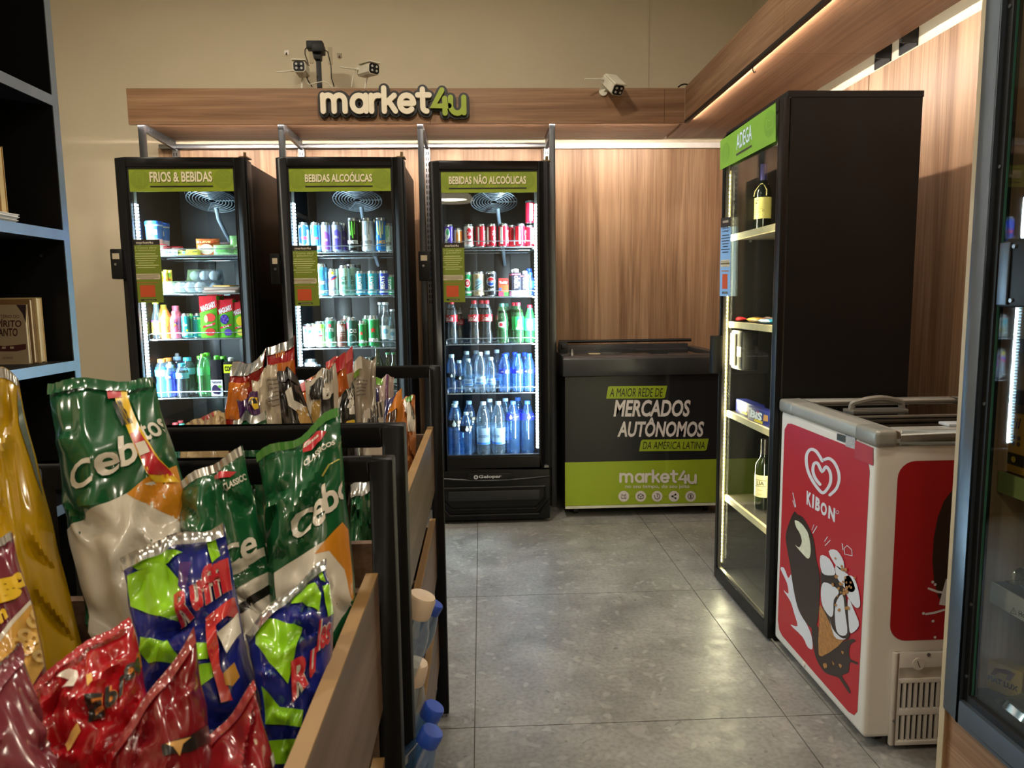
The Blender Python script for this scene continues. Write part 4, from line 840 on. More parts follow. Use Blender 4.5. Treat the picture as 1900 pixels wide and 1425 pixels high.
puff('salad_pack', .08, .05, .10, '#9fd88a', [('#e8f4dc', A_().poly([(-.03, .02), (.03, .06), (.03, .07), (-.03, .03)]))], 'food_pack', 'pack', seed=6)
puff('cheese_stick', .022, .02, .12, '#e8c23c', [('#e8e8dc', A_().rect(-.009, .01, .009, .06)), ('#c8502c', A_().rect(-.009, .066, .009, .074)), ('#8fb83c', A_().rect(-.009, .085, .009, .105))], 'cheese_stick', 'pack', seed=7, sub=6)
def slab(kind, w, d, h, col, arts, name, cat):
    t = Tpl(kind, name, cat, w/2); t.mb('pack_body', MB().box(-w/2, w/2, -d/2, d/2, 0, h), mat(col, .35, var=.06), bevel=.003)
    for i, (c, a) in enumerate(arts): t.art('print', a, (lambda e: (lambda x, z: (x, -d/2-.0006-e, z)))(.0004*i), mat(c, .4), 0)
slab('butter_blue', .07, .06, .028, '#dfe6ea', [('#4f7fb8', A_().rect(-.03, .004, -.012, .024)), ('#3f5f8c', T_('Mantei', -.008, .008, .03, .019, bold=.02))], 'butter_pack', 'pack')
slab('butter_yellow', .066, .06, .03, '#e4dc5a', [('#b8a82c', A_().stroke([(-.026, .006), (-.006, .022), (.006, .01)], .003)), ('#8a8a4a', A_().rect(.004, .014, .028, .022))], 'butter_pack', 'pack')
slab('margarine', .064, .06, .026, '#c8cc6a', [('#6f8fa8', A_().disc(.018, .014, .009)), ('#5f7a3c', A_().rect(-.026, .008, .004, .018))], 'butter_pack', 'pack')
slab('ham_tray', .17, .11, .014, '#d8b4ac', [('#e8e4d8', A_().rect(-.08, .003, .08, .007))], 'cold_cut_tray', 'pack')
slab('ham_tray_gold', .10, .09, .010, '#d0a040', [('#e8c87a', A_().rect(-.04, .002, .04, .006))], 'cold_cut_tray', 'pack')
def eggs(kind, nx, label_z):
    t = Tpl(kind, 'egg_pack', 'eggs', nx*.025); R = .023
    for i in range(nx):
        for j in range(2): t.mb('egg', MB().lathe([(.004, .002), (R*.7, .008), (R, .024), (R*.9, .036), (R*.6, .047), (.004, .053)], 12, ((i-(nx-1)/2)*.05, (j-.5)*.05, .003)), mat('#dfe4ea', .45))
    w, d = nx*.05+.01, .112
    t.mb('clear_tray', MB().add(*(lambda V, F: (V, F))([(-w/2, -d/2, 0), (w/2, -d/2, 0), (w/2, d/2, 0), (-w/2, d/2, 0), (-w/2*.9, -d/2*.88, .062), (w/2*.9, -d/2*.88, .062), (w/2*.9, d/2*.88, .062), (-w/2*.9, d/2*.88, .062)], [(0, 3, 2, 1), (4, 5, 6, 7), (0, 1, 5, 4), (1, 2, 6, 5), (2, 3, 7, 6), (3, 0, 4, 7)])), clear('#eef6fc', .22, .08, .08, '#dcecf8'), smooth=False)
eggs('eggs4', 4, 0); eggs('eggs3', 3, 0)

# ------------------------------------------------------------------ stock on the cooler shelves (pixel = where it stands in the photo; depth = the shelf)
def stock(c, shelf, yrow, items, where, ypx):
    """items: (pixel x, kind, description[, extra depth, extra height, turn])"""
    z = (c['zs'][shelf] if shelf >= 0 else c['zi'])+.0005; done = []
    for it in items:
        px, kind, desc = it[:3]; dy = it[3] if len(it) > 3 else 0.; dz = it[4] if len(it) > 4 else 0.; rz = it[5] if len(it) > 5 else 0.
        y = yrow+c['dy']+dy; x = at(px, ypx, Y=y).x; R = TPL[kind].rad
        x = min(max(x, c['xi0']+.008+R), c['xi1']-.008-R); sc = 1.
        if dz == 0 and R < .045:
            for (x2, y2, r2) in done+done[::-1]:          # keep neighbours from sharing space
                d = sqrt((x-x2)**2+(y-y2)**2)
                if d < R*sc+r2:
                    if dy > .04: y = y2+sqrt(max(1e-6, (R+r2+.001)**2-(x-x2)**2))
                    else: sc = max(.84, (d-r2-.0005)/R)
            done.append((x, y, R*sc))
        place(kind, (x, y, z+dz), desc+' '+where, None, rz, scale=sc)
S3 = 'in the NAO ALCOOLICAS cooler'
stock(C3, 0, 3.945, [(829, 'purple', 'purple slim can at the row end beside the orange can'), (850, 'orange', 'white and orange slim can beside the purple can'),
    (870, 'cola_white', 'white zero cola can beside the orange can'), (892, 'cola_a', 'red cola can directly right of the white cola can', 0, 0, .35), (912, 'cola_b', 'dark red cola can between two brighter red cans', 0, 0, -.1),
    (934, 'cola_c', 'red cola can second from the loose back-row can', 0, 0, .2), (948, 'cola_b', 'red cola can set back in the second row', .07, 0, 1.5),
    (965.5, 'cola_a', 'red cola can beside the gap on the top shelf', 0, 0, .6), (987, 'cola_b', 'lower red can of the stacked pair by the light strip', 0, 0, 1.2), (987, 'cola_c', 'upper red can stacked on another by the light strip', 0, .1215, .8)], S3, 440)
stock(C3, 1, 3.945, [(866.5, 'guarana_slim', 'green slim can with red emblem'), (888, 'beige', 'beige can with pale blue panel'), (911, 'pepsi', 'black can with red white and blue globe'),
    (934, 'toddler_drink', 'small orange-red drink carton'), (957.5, 'protein_a', 'dark protein drink carton with pink foot'), (974, 'protein_b', 'dark protein drink carton with mauve foot'),
    (953, 'protein_a', 'dark protein drink carton half hidden in the second row', .075), (989, 'blue_yogurt', 'blue-capped drink bottle'), (992, 'blue_yogurt', 'blue-capped drink bottle in the second row', .08)], S3, 530)
COLAG = 'cola bottles in the soft drink cooler'
stock(C3, 2, 3.945, [(826, 'cola', 'red-label cola bottle standing in the shelf corner', 0, 0, -.6), (852, 'cola_dark', 'dim black-cap cola bottle with dark red label', .03), (880, 'cola', 'red-label cola bottle beside the dark-label one', 0, 0, -.3),
    (903, 'cola', 'red-label cola bottle next to the dark green soda bottle', 0, 0, .1), (893, 'cola', 'cola bottle in the second row between two front ones', .09), (931, 'guarana_dark', 'dark green soda bottle with teal cap'),
    (939, 'guarana_dark', 'dark green soda bottle in the second row', .09), (961, 'guarana_green', 'green-label soda bottle with red cap'), (955, 'guarana_green', 'green-label soda bottle in the second row', .08),
    (985, 'guarana_mint', 'mint-green-label soda bottle with red cap by the light strip')], S3, 600)
stock(C3, 3, 3.945, [(828, 'water_black', 'small black-label water bottle in the shelf corner'), (852, 'water_black', 'small black-label water bottle beside the white-cap ones', 0, 0, .2),
    (869, 'water_white', 'white-cap contoured water bottle next to the black-label bottles'), (891, 'water_white', 'white-cap contoured water bottle in the middle of three', -.01), (911, 'water_white', 'white-cap contoured water bottle next to the blue-cap ones'),
    (866, 'water_white', 'white-cap water bottle in the second row beside black labels', .08), (884, 'water_white', 'white-cap water bottle in the middle of the second row', .09), (904, 'water_white', 'white-cap water bottle at the second row end near blue caps', .08), (922, 'water_white', 'white-cap water bottle deep behind the blue-cap bottles', .16),
    (936, 'water_blue', 'blue-cap water bottle next to the white-cap ones'), (961, 'water_blue', 'blue-cap water bottle in the middle of its row', 0, 0, .3), (982, 'water_blue', 'blue-cap water bottle by the light strip', 0, 0, -.3),
    (940, 'water_blue', 'second-row blue-cap water bottle near the white caps', .08), (956, 'water_blue', 'second-row blue-cap water bottle in the middle', .085), (974, 'water_blue', 'second-row blue-cap water bottle by the light strip', .09)], S3, 690)
stock(C3, -1, 3.975, [(834, 'bigwater_black', 'large black-label water bottle in the bottom corner', -.02), (865, 'bigwater_black', 'large black-label water bottle beside the white-label ones', -.02, 0, .2),
    (897, 'bigwater_white', 'large white-label water bottle beside the black-label ones', .05), (925, 'bigwater_white', 'large white-label water bottle next to the blue-label ones', .05, 0, -.7), (952, 'bigwater_blue', 'large blue-label water bottle next to the white-label ones', .05), (979, 'bigwater_blue', 'large blue-label water bottle in the far bottom corner', .05, 0, .5),
    (846, 'bigwater_black', 'large black-label water bottle in the second bottom row', .09), (871, 'bigwater_black', 'large second-row black-label water bottle by the white labels', .09), (909, 'bigwater_white', 'large white-label water bottle in the second bottom row', .16), (938, 'bigwater_white', 'large second-row white-label water bottle by the blue labels', .17), (962, 'bigwater_blue', 'large blue-label water bottle in the second bottom row', .16)], S3, 790)
S2 = 'in the ALCOOLICAS cooler'
stock(C2, 0, 3.945, [(547, 'energy_blue', 'silver-blue slim energy can by the light strip', 0, 0, .3), (566, 'energy_yellow', 'silver and yellow slim energy can'), (586, 'energy_sky', 'sky blue slim energy can'), (605.5, 'energy_violet', 'violet slim energy can'), (625.5, 'energy_indigo', 'indigo slim energy can in the front row'),
    (638, 'energy_indigo', 'indigo slim energy can in the second row', .07), (656, 'claw_black', 'tall black can with green claw mark'), (682.5, 'claw_white', 'tall white can with grey claw mark'), (707.5, 'claw_blue', 'tall blue can with gold claw mark'), (728.5, 'claw_green', 'tall silver can with green claw mark', 0, 0, -.4), (667, 'claw_black', 'tall black can in the second row', .08), (694, 'claw_white', 'tall white can in the second row', .08)], S2, 440)
stock(C2, 1, 3.945, [(597.5, 'wheat_blue', 'tall blue wheat beer can'), (619, 'lager_silver', 'tall silver lager can with blue and red swoosh'), (640, 'ice_green', 'tall mint green can at the row front'), (652, 'ice_green', 'mint green can in the second row', .07), (660, 'ice_green', 'mint green can in the third row', .14),
    (670, 'beats_teal', 'teal BEATS can'), (691.5, 'beats_cyan', 'cyan BEATS can'), (712.5, 'beats_blue', 'deep blue BEATS can'), (731.5, 'beats_green', 'green BEATS can by the door edge', 0, 0, -.3), (682, 'beats_teal', 'teal BEATS can in the second row', .065), (702, 'beats_cyan', 'cyan BEATS can in the second row', .065), (577, 'wheat_blue', 'tall blue can partly behind the green sticker')], S2, 525)
stock(C2, 2, 3.945, [(571, 'white_beer', 'short white beer can with teal wedge'), (581, 'white_beer', 'short white can in the second row', .07), (594, 'pilsner_gold', 'tall pale gold beer can'), (614, 'stella_green', 'tall pale green beer can with dark green shield'), (634, 'brown_beer', 'tall brown beer can'), (654, 'dark_beer', 'tall dark green beer can'),
    (673.5, 'star_beer_a', 'green beer can with red star next to the dark beer'), (694, 'star_beer_b', 'green beer can with red star next to the clear bottles'), (645, 'brown_beer', 'brown beer can in the second row', .07), (684, 'star_beer_b', 'green star beer can in the second row', .07),
    (717, 'longneck_clear', 'clear long-neck bottle beside the star cans'), (736, 'longneck_clear', 'clear long-neck bottle by the door edge'), (708, 'longneck_clear', 'clear long-neck bottle in the second row', .08)], S2, 620)
stock(C2, 3, 3.945, [(570, 'lager_silver', 'silver can below the white beer can'), (588, 'lager_silver', 'silver can at lower shelf second in line', 0, 0, .5), (608, 'beats_cyan', 'cyan can on the lower shelf'), (674, 'ice_green', 'pale green can at lower shelf front', 0, 0, .4), (686, 'ice_green', 'pale green can at lower shelf second row', .08), (702, 'longneck_green', 'green long-neck bottle beside the pale cans'), (721, 'longneck_green', 'green long-neck bottle in the middle of the lower shelf trio'), (739, 'longneck_green', 'green long-neck bottle by the lower door edge'), (648, 'lager_silver', 'silver can behind the snack bags on the lower shelf', .03), (628, 'lager_silver', 'silver can behind the black snack bag on the lower shelf', .03)], S2, 700)
stock(C2, -1, 3.96, [(716, 'beats_cyan', 'cyan can on the cooler floor behind the rack'), (732, 'beats_teal', 'teal can on the cooler floor behind the rack'), (724, 'longneck_clear', 'clear bottle on the cooler floor behind the rack', .08)], S2, 800)
S1 = 'in the FRIOS cooler'
stock(C1, 0, 3.945, [(264, 'tub_flat', 'flat white tub under the tall blue-lid tub'), (264, 'tub_flat', 'flat tub second in the stack under the blue-lid tub', 0, .0285), (264, 'tub_blue', 'tall white tub with blue lid', 0, .057), (286, 'tub_pot', 'small red-lid pot below the red-lid tub', .02), (286, 'tub_red', 'tall red and white tub', .02, .0555), (302, 'tub_pot', 'small red-lid pot under the blue second-row tub', .08), (300, 'tub_blue', 'blue-lid tub in the second row', .08, .0555),
    (299, 'tub_pot', 'small red-lid pot in front of the butter packs', 0.0, .0), (317, 'tub_pot', 'small red pot above the butter packs', .06, .0), (320, 'butter_blue', 'white butter pack with blue print', -.012), (338, 'margarine', 'olive butter pack', -.012), (359, 'butter_yellow', 'yellow butter box', -.012),
    (386, 'tortilla_pack', 'orange flatbread pack', .02), (412, 'sliced_pack', 'pink sliced sausage pack', .07), (427, 'sliced_pack', 'clear sliced ham pack by the salad', .1), (414, 'green_pack', 'pale green cheese pack', -.012), (441, 'salad_pack', 'green salad pack by the door edge', .03)], S1, 450)
stock(C1, 1, 3.945, [(292, 'cheese_stick', 'yellow cheese stick nearest the sticker'), (300, 'cheese_stick', 'yellow cheese stick second beside the sticker'), (308, 'cheese_stick', 'yellow cheese stick in the middle of four'), (316, 'cheese_stick', 'yellow cheese stick next to the egg pack', .02), (345, 'eggs4', 'clear pack of white eggs at the shelf front', .02), (382, 'eggs3', 'clear pack of white eggs on top of the meat trays', .14, .062),
    (382, 'eggs3', 'clear pack of white eggs under another pack', .14), (412, 'ham_tray', 'flat pink cold cut tray lying lowest', .03), (414, 'ham_tray', 'flat pink cold cut tray lying on another', .03, .0145, .12), (418, 'ham_tray_gold', 'flat golden cold cut tray on top', .05, .029, -.2)], S1, 520)
stock(C1, 2, 3.945, [(289.5, 'oil_yellow', 'clear bottle with yellow label by the light strip'), (308, 'smoothie_orange', 'orange and yellow smoothie bottle'), (326, 'shake_pink', 'pink milkshake bottle'), (304, 'smoothie_orange', 'orange smoothie bottle in the second row', .08), (321, 'shake_pink', 'pink milkshake bottle in the second row', .08), (348.5, 'teal_can', 'teal can at the row front'), (366, 'teal_can', 'teal can turned away beside the front one', .01, 0, 1.4), (372, 'teal_can', 'teal can beside the juice cartons', .07),
    (392, 'carton_guava', 'red and green juice carton with strawberry picture', 0), (422.5, 'carton_grape', 'red and green juice carton with grape picture', 0), (449, 'carton_passion', 'red and green juice carton with yellow fruit picture', 0), (401, 'carton_guava', 'red-topped juice carton in the second row', .08), (431, 'carton_grape', 'red-topped grape juice carton in the second row', .08)], S1, 600)
stock(C1, 3, 3.945, [(279.5, 'sport_sky', 'sky blue sports drink with orange cap'), (295, 'sport_lime', 'yellow-green sports drink with orange cap', .06), (315.5, 'sport_blue', 'bright blue sports drink at the row front'), (323, 'sport_blue', 'bright blue sports drink in the second row', .09), (338, 'sport_dark', 'black sports drink with teal cap at the front'), (349, 'sport_dark', 'black sports drink with teal cap in the second row', .08),
    (366, 'coco_bottle', 'green bottle behind the clear green one', .08), (379, 'green_water', 'clear green water bottle with lime cap'), (386, 'green_water', 'clear green water bottle in the second row', .09), (404, 'grape_juice', 'black and white grape juice carton with green cap'), (416, 'coco_bottle', 'green-cap bottle behind the grape juice', .08), (430, 'coconut', 'black and yellow coconut water carton'), (447, 'coconut', 'coconut water carton by the door edge', .01)], S1, 690)
stock(C1, -1, 3.96, [(303, 'soda_red', 'green soda bottle with pink-red cap by the light strip'), (322, 'soda_red', 'green soda bottle with pink-red cap in front', -.02), (338, 'soda_green', 'green soda bottle with green cap', .06), (351, 'soda_clear', 'dark soda bottle with pale neck and red cap'), (314, 'soda_red', 'green soda bottle with red cap in the second row', .1), (328, 'soda_red', 'green soda bottle with red cap deep behind', .16), (362, 'soda_green', 'green soda bottle behind the pale-neck one', .08), (379, 'green_water', 'clear bottle above the striped snack bag', .02), (397, 'green_water', 'clear bottle behind the orange snack bag', .02), (415, 'soda_green', 'green soda bottle at the bottom behind the bags', .05)], S1, 790)

# ------------------------------------------------------------------ chest freezer by the back wall
M_CHEST = mat('#15161a', .42, var=.08); M_LIME = mat('#8fa51f', .45, var=.03); M_RIM = mat('#3a3b3e', .3, .2); M_WHT = mat('#d5cfcd', .5, var=.02)
cx0, cx1, YC = .432, 1.335, 3.862
ch = empty('chest_freezer', (.88, 4.15, 0), 'low black and lime chest freezer with MERCADOS AUTONOMOS print against the back wall', 'freezer')
box('body', M_CHEST, ch, cx0+.012, cx1-.012, YC, 4.45, .05, .80, bevel=.012)
zg = at(1045, 858, Y=YC).z
box('lime_band', M_LIME, ch, cx0+.012, cx1-.012, YC-.0035, YC-.0008, .068, zg)
box('foot_strip', mat('#c9cbb8', .4), ch, cx0+.012, cx1-.012, YC-.006, YC-.0008, .052, .066)
MB().prism([(YC-.022, .79), (YC-.03, .83), (YC-.026, .885), (YC-.005, .90), (YC+.05, .90), (YC+.05, .79)][::-1], lambda a, b, d: (d, a, b), cx0, cx1).build('front_rim', M_RIM, ch, bevel=.006)
MB().box(cx0, cx0+.06, YC+.05, 4.46, .79, .905).box(cx1-.06, cx1, YC+.05, 4.46, .79, .905).box(cx0+.06, cx1-.06, 4.40, 4.46, .79, .925).build('lid_frame', M_RIM, ch, bevel=.004)
box('inner_well', M_BLK, ch, cx0+.06, cx1-.06, YC+.05, 4.40, .80, .805)
for a, b, z in ((cx0+.062, .93, .893), (.91, cx1-.062, .886)):
    g = box('sliding_lid', M_GLASS, ch, a, b, YC+.055, 4.395, z, z+.004)
    MB().box(a, b, YC+.055, YC+.072, z+.004, z+.009).box(a, b, 4.378, 4.395, z+.004, z+.009).build('lid_edge', mat('#4b4c4e', .35, .3), g)
    box('lid_handle', M_RIM, g, (a+b)/2-.06, (a+b)/2+.06, YC+.074, YC+.092, z+.004, z+.016, bevel=.004)
box('price_card', mat('#c8bc96', .5), ch, .60, .78, YC+.12, YC+.2, .8975, .899)
MB().cyl((cx0+.055, YC+.02, .90), (cx0+.055, YC+.02, .935), .014, 12, .006).build('lock_knob', M_STEEL, ch, smooth=True)
MB().box(cx0+.0, cx0+.05, YC+.16, YC+.2, .905, .965).box(cx0+.012, cx0+.038, YC+.14, YC+.2, .93, .955).build('lid_bracket', M_BLK, ch, bevel=.004)
MB().cyl((cx0+.04, 4.41, .945), (cx1-.04, 4.41, .945), .01, 8).build('rear_rail', mat('#2a2a2c', .35, .5), ch, smooth=True)
for sx in (cx0+.08, cx1-.08):
    for sy in (YC+.08, 4.38): MB().cyl((sx-.012, sy, .025), (sx+.012, sy, .025), .025, 12).box(sx-.016, sx+.016, sy-.01, sy+.01, .025, .052).build('caster', M_BLK, ch)
fe = lambda e: (lambda x, y: tuple(at(x, y, Y=YC)+Vector((0, -.0038-e, 0))))
bx = box('print_panel', M_CHEST, ch, cx0+.014, cx1-.014, YC-.0030, YC-.0006, zg+.001, .785)
def sheared(pts_px, m, name, par, e): Art().poly(pts_px).lay(name, fe(e), m, par)
def px_text(t, x0, y0, x1, y1, m, name, par, e, bold=.0, shear=0., fn=None):
    """y0 bottom pixel, y1 top pixel"""
    v, f, _ = text2d(t, bold, shear); a = Art(); a.v = [(x0+u*(x1-x0), y0+w*(y1-y0)) for u, w in v]; a.l = [0]*len(v); a.f = f
    return a.lay(name, fn or fe(e), m, par)
sheared([(1124.5, 739.5), (1128, 718), (1131, 716.5), (1237.5, 715.5), (1237, 719), (1233.5, 737.5), (1230, 739)], M_LIME, 'tag_shape', bx, .0004)
sheared([(1185.5, 837), (1189, 818), (1192, 815.5), (1314.5, 813.5), (1314, 817), (1310.5, 834), (1307, 836)], M_LIME, 'tag_shape', bx, .0004)
px_text('A MAIOR REDE DE', 1131, 736, 1230, 720, M_BLK, 'tag_lettering', bx, .0010, 0, .22)
px_text('DA AMÉRICA LATINA', 1192, 833, 1307, 815.5, M_BLK, 'tag_lettering', bx, .0010, 0, .22)
px_text('MERCADOS', 1138, 773, 1281, 741.5, M_WHT, 'lettering', bx, .0010, .03, .22)
px_text('AUTÔNOMOS', 1145, 810.5, 1306, 774.5, M_WHT, 'lettering', bx, .0010, .03, .22)
lb = bpy.data.objects['lime_band']
a = Art(); s0 = (1289-1150)/LOGO_W
for chh, x0, strokes in LOGO:
    for st in strokes: a.stroke([(1151+(x0+x)*s0, 893.5-y*s0*1.05) for x, y in st], 4.6)
a.lay('lettering', fe(.0006), M_WHT, lb)
px_text('no seu tempo, do seu jeito', 1160, 907, 1279, 898.5, M_WHT, 'lettering', lb, .0006, .012)
for i, xx in enumerate((1157, 1188.5, 1219, 1250, 1281)):
    d = Art().disc(xx, 920.5, 10, n=24).lay('icon_disc', fe(.0006), M_WHT, lb)
    a = Art(); u, v = xx, 920.5
    if i == 0: a.stroke([(u-4, v+4), (u-4, v-4), (u-2, v-2), (u+2, v-2), (u+4, v-4), (u+4, v+4), (u-4, v+4)], 1).stroke([(u+1, v+3.4), (u+1, v-1.4)], .8)
    if i == 1: a.stroke([(u-5, v-2), (u, v-5), (u+5, v-2), (u+5, v+3), (u, v+5), (u-5, v+3), (u-5, v-2)], 1).stroke([(u-4.6, v-1.8), (u, v+.2), (u+4.6, v-1.8)], .9).stroke([(u, v+.4), (u, v+4.6)], .9)
    if i == 2: a.stroke(arc(u, v, 5, 200, -110, 14), 1.1).stroke([(u, v-3), (u, v), (u+2, v+2)], 1)
    if i == 3: a.disc(u-3, v, 1.8, n=12).disc(u+3, v-3.5, 1.8, n=12).disc(u+3, v+3.5, 1.8, n=12).stroke([(u-2, v-.5), (u+2, v-3)], 1).stroke([(u-2, v+.5), (u+2, v+3)], 1)
    if i == 4: a.stroke(arc(u, v, 5, 0, 360, 18), 1.1).stroke([(u+1.8, v-2), (u-1.6, v-1.6), (u+1.6, v+1.2), (u-1.8, v+2)], 1.1).stroke([(u, v-3.4), (u, v+3.4)], .8)
    a.lay('icon_print', fe(.0012), M_BLK, lb)
    if i < 4:
        for k in range(4): Art().disc(xx+13+k*2.2, 920.5, .5, n=6).lay('icon_dot', fe(.0006), M_BLK, lb)

# ------------------------------------------------------------------ wine cabinet (ADEGA) on the right
XA, y0, y1, zt = .985, 2.372, 2.955, 1.846
ad = empty('wine_cabinet', (1.22, 2.66, 0), 'tall black glass-door wine cabinet with the green ADEGA header', 'cabinet')
M_MEL = mat('#0a0909', .55, spec=.3, var=.06); M_SHELF = mat('#d9c49a', .5, var=.05); M_ALUF = mat('#8f8a80', .3, .85)
box('side_panel', M_MEL, ad, 1.012, 1.447, y0, y0+.018, .0, zt+.0)
box('side_panel', M_MEL, ad, 1.012, 1.447, y1-.018, y1, .0, zt)
box('back_panel', M_MEL, ad, 1.43, 1.447, y0+.018, y1-.018, .0, zt)
box('top_panel', M_MEL, ad, 1.0, 1.449, y0-.002, y1+.002, zt+.0005, zt+.020)
box('floor_panel', M_MEL, ad, 1.014, 1.43, y0+.018, y1-.018, .02, .05)
mb = MB(); fwd = .030
mb.box(XA, XA+.022, y0-.003, y0+fwd, .01, zt-.002).box(XA, XA+.022, y1-fwd, y1, .01, zt-.002).box(XA, XA+.022, y0+fwd, y1-fwd, .01, .01+.05).box(XA, XA+.022, y0+fwd, y1-fwd, zt-.032, zt-.002)
dr = mb.build('door', M_CFRAME, ad, bevel=.003)
MB().box(XA+.004, XA+.018, y0+fwd, y0+fwd+.014, .06, zt-.032).box(XA+.004, XA+.018, y1-fwd-.008, y1-fwd, .06, zt-.032).box(XA+.004, XA+.018, y0+fwd, y1-fwd, .06, .068).build('door_trim', M_ALUF, dr)
box('glass_pane', M_GLASS, dr, XA+.009, XA+.013, y0+fwd+.001, y1-fwd-.001, .061, zt-.033)
fa = lambda e: (lambda x, y: tuple(at(x, y, X=XA)+Vector((-.0012-e, 0, 0))))
sg2 = Art().poly([(1336.5, 316), (1440, 262), (1440, 190.5), (1337, 261.5)]).lay('header_sign', fa(0), mat('#76a832', .5, var=.03), ad)
for (u, v, rx, ry) in ((1347, 284, 7.5, 19), (1383, 259, 11.5, 23), (1429, 229, 10.5, 25)):
    sl_ = -.70; Art().poly([(u+rx*cos(q), v+ry*sin(q)+sl_*rx*cos(q)*.9) for q in np.linspace(0, 2*pi, 26)[:-1]][::-1]).lay('emblem', fa(.0004), mat('#6a9c2c', .5), sg2)
Art().stroke([(1423, 240), (1423, 222), (1430, 224), (1435, 214), (1435, 234), (1423, 242)], 1.2).lay('emblem_outline', fa(.0007), mat('#82b040', .5), sg2)
v, f, _ = text2d('ADEGA', .012); a = Art()
def quadmap(u, w, q): (ax, ay), (bx_, by), (cx_, cy), (dx, dy) = q; return ((1-w)*((1-u)*ax+u*bx_)+w*((1-u)*dx+u*cx_), (1-w)*((1-u)*ay+u*by)+w*((1-u)*dy+u*cy))
a.v = [quadmap(u, w, ((1367.5, 279), (1396, 259), (1396, 229), (1367.5, 251))) for u, w in v]; a.l = [0]*len(v); a.f = f
a.lay('lettering', fa(.0010), mat('#cfdcf0', .5), sg2)
Art().poly([(1367, 289.5), (1396, 272), (1396, 268.5), (1367, 285.5)]).lay('underline', fa(.0010), mat('#2f2a26', .5), sg2)
# blue instruction sticker
q0 = [(1336, 549), (1355.5, 549.5), (1357, 402), (1338.5, 405)]
sticker(ad, lambda x, y, e: (lambda p: tuple(at(p[0], p[1], X=XA)+Vector((-e-.0005, 0, 0))))(quadmap(x, y, q0)), 1., 1., ('Como abrir', 'a adega?'), mat('#7fa9d8', .5, var=.03), mat('#1c1b1c', .5), .12, mat('#2c3a4c', .5))
shelf_z = [1.455, 1.105, .735, .375]
for z in shelf_z:
    s_ = box('shelf', mat('#3a342c', .45), ad, 1.026, 1.428, y0+.019, y1-.019, z-.018, z)
    box('edge_band', M_SHELF, s_, 1.014, 1.026, y0+.019, y1-.019, z-.022, z+.002)
    for yy in (y0+.021, y1-.024): MB().cyl((1.10, yy, z-.022), (1.10, yy+.003, z-.022), .006, 8).build('shelf_pin', M_STEEL, ad)
box('inner_plinth', mat('#8a7a58', .5), ad, 1.40, 1.428, y0+.02, y1-.02, .051, .12)
M_LEDA = emit('#ffe9a0', 70, 'cabinet_led')
for yy, s_ in ((y1-.032, -1), (y0+.036, 1)):
    st = box('led_strip', mat('#d8cfa0', .4), ad, 1.006, 1.011, yy-.005, yy+.005, .08, 1.71)
    bd = MB()
    for k in range(98):
        z = .09+k*.0165; bd.box(1.0035, 1.0065, yy-.004, yy+.004, z-.004, z+.004)
    tag(bd.build('led_beads', M_LEDA, st), kind='stuff')
    la = bpy.data.lights.new('cabinet_light', 'AREA'); la.shape = 'RECTANGLE'; la.size = 1.6; la.size_y = .012; la.energy = 11; la.color = (1, .86, .55)
    lo = bpy.data.objects.new('cabinet_light', la); COL.objects.link(lo); lo.parent = ad
    lo.location = Vector((1.0125, yy+s_*.008, .9))-ad.location; dv = Vector((.5, s_*.87, 0)).normalized()
    lo.rotation_euler = Matrix((Vector((0, 0, 1)), -dv.cross(Vector((0, 0, 1))), -dv)).transposed().to_euler()
# inner electric lock
lk = box('lock_box', M_CBODY, ad, 1.024, 1.09, 2.79, 2.925, .915, 1.075, bevel=.01)
box('lock_cover', mat('#cfc6ac', .4), lk, 1.020, 1.024, 2.86, 2.915, .93, 1.06, bevel=.0015)
box('lock_label', mat('#e6dcc0', .5), lk, 1.0225, 1.024, 2.80, 2.845, .97, 1.01)
box('door_handle', M_CBODY, ad, XA-.04, XA, y1-.05, y1-.005, .895, 1.05, bevel=.006)
# things in the wine cabinet
def inside(px, py, X): return at(px, py, X=X).y
place('wine_tagged', (1.14, inside(1415, 400, 1.14), 1.456), 'dark wine bottle with cream paper tag on the upper wine cabinet shelf', rz=-.75, scale=.88)
place('wine_red', (1.10, inside(1417, 890, 1.10), .376), 'dark wine bottle with cream label on the lowest wine cabinet shelf', rz=-.75, scale=.92)
def bis(kind, w):
    carton(kind, w, .045, .055, '#1c2470', [(WH, T_('BiS', -w*.40, .016, w*.16, .046, bold=.05, shear=.1)), ('#e0c82c', A_().poly([(-w*.2, .006), (w*.18, .006), (w*.2, .016), (-w*.18, .016)])), ('#c8303c', A_().disc(-w*.02, .047, .006, .003)), ('#b8864a', A_().poly([(w*.22, .02), (w*.44, .024), (w*.42, .046), (w*.24, .044)])), (WH, A_().rect(-w*.42, .046, -w*.3, .051))], 'wafer_box', 'box')
bis('bis', .19)
X_ = 1.045
p1, p2 = at(1346, 741, X=X_), at(1391, 752, X=X_)
place('bis', (X_+.02, 2.80, .7355), 'dark blue BIS wafer box lying further from the door frame', rz=-pi/2)
place('bis', (X_, 2.60, .7355), 'dark blue BIS wafer box beside the near door frame', rz=-pi/2+.05)
puff('bar_red', .13, .018, .036, '#b82c34', [('#e8d8c8', A_().rect(-.04, .012, .02, .02))], 'candy_bar', 'candy', seed=11)
puff('bar_gold', .12, .018, .036, '#c89a3c', [('#5a3a1c', A_().rect(-.03, .012, .03, .022))], 'candy_bar', 'candy', seed=12)
puff('bar_blue', .12, .018, .036, '#2f8fb8', [('#e8e8e0', A_().rect(-.03, .012, .03, .022))], 'candy_bar', 'candy', seed=13)
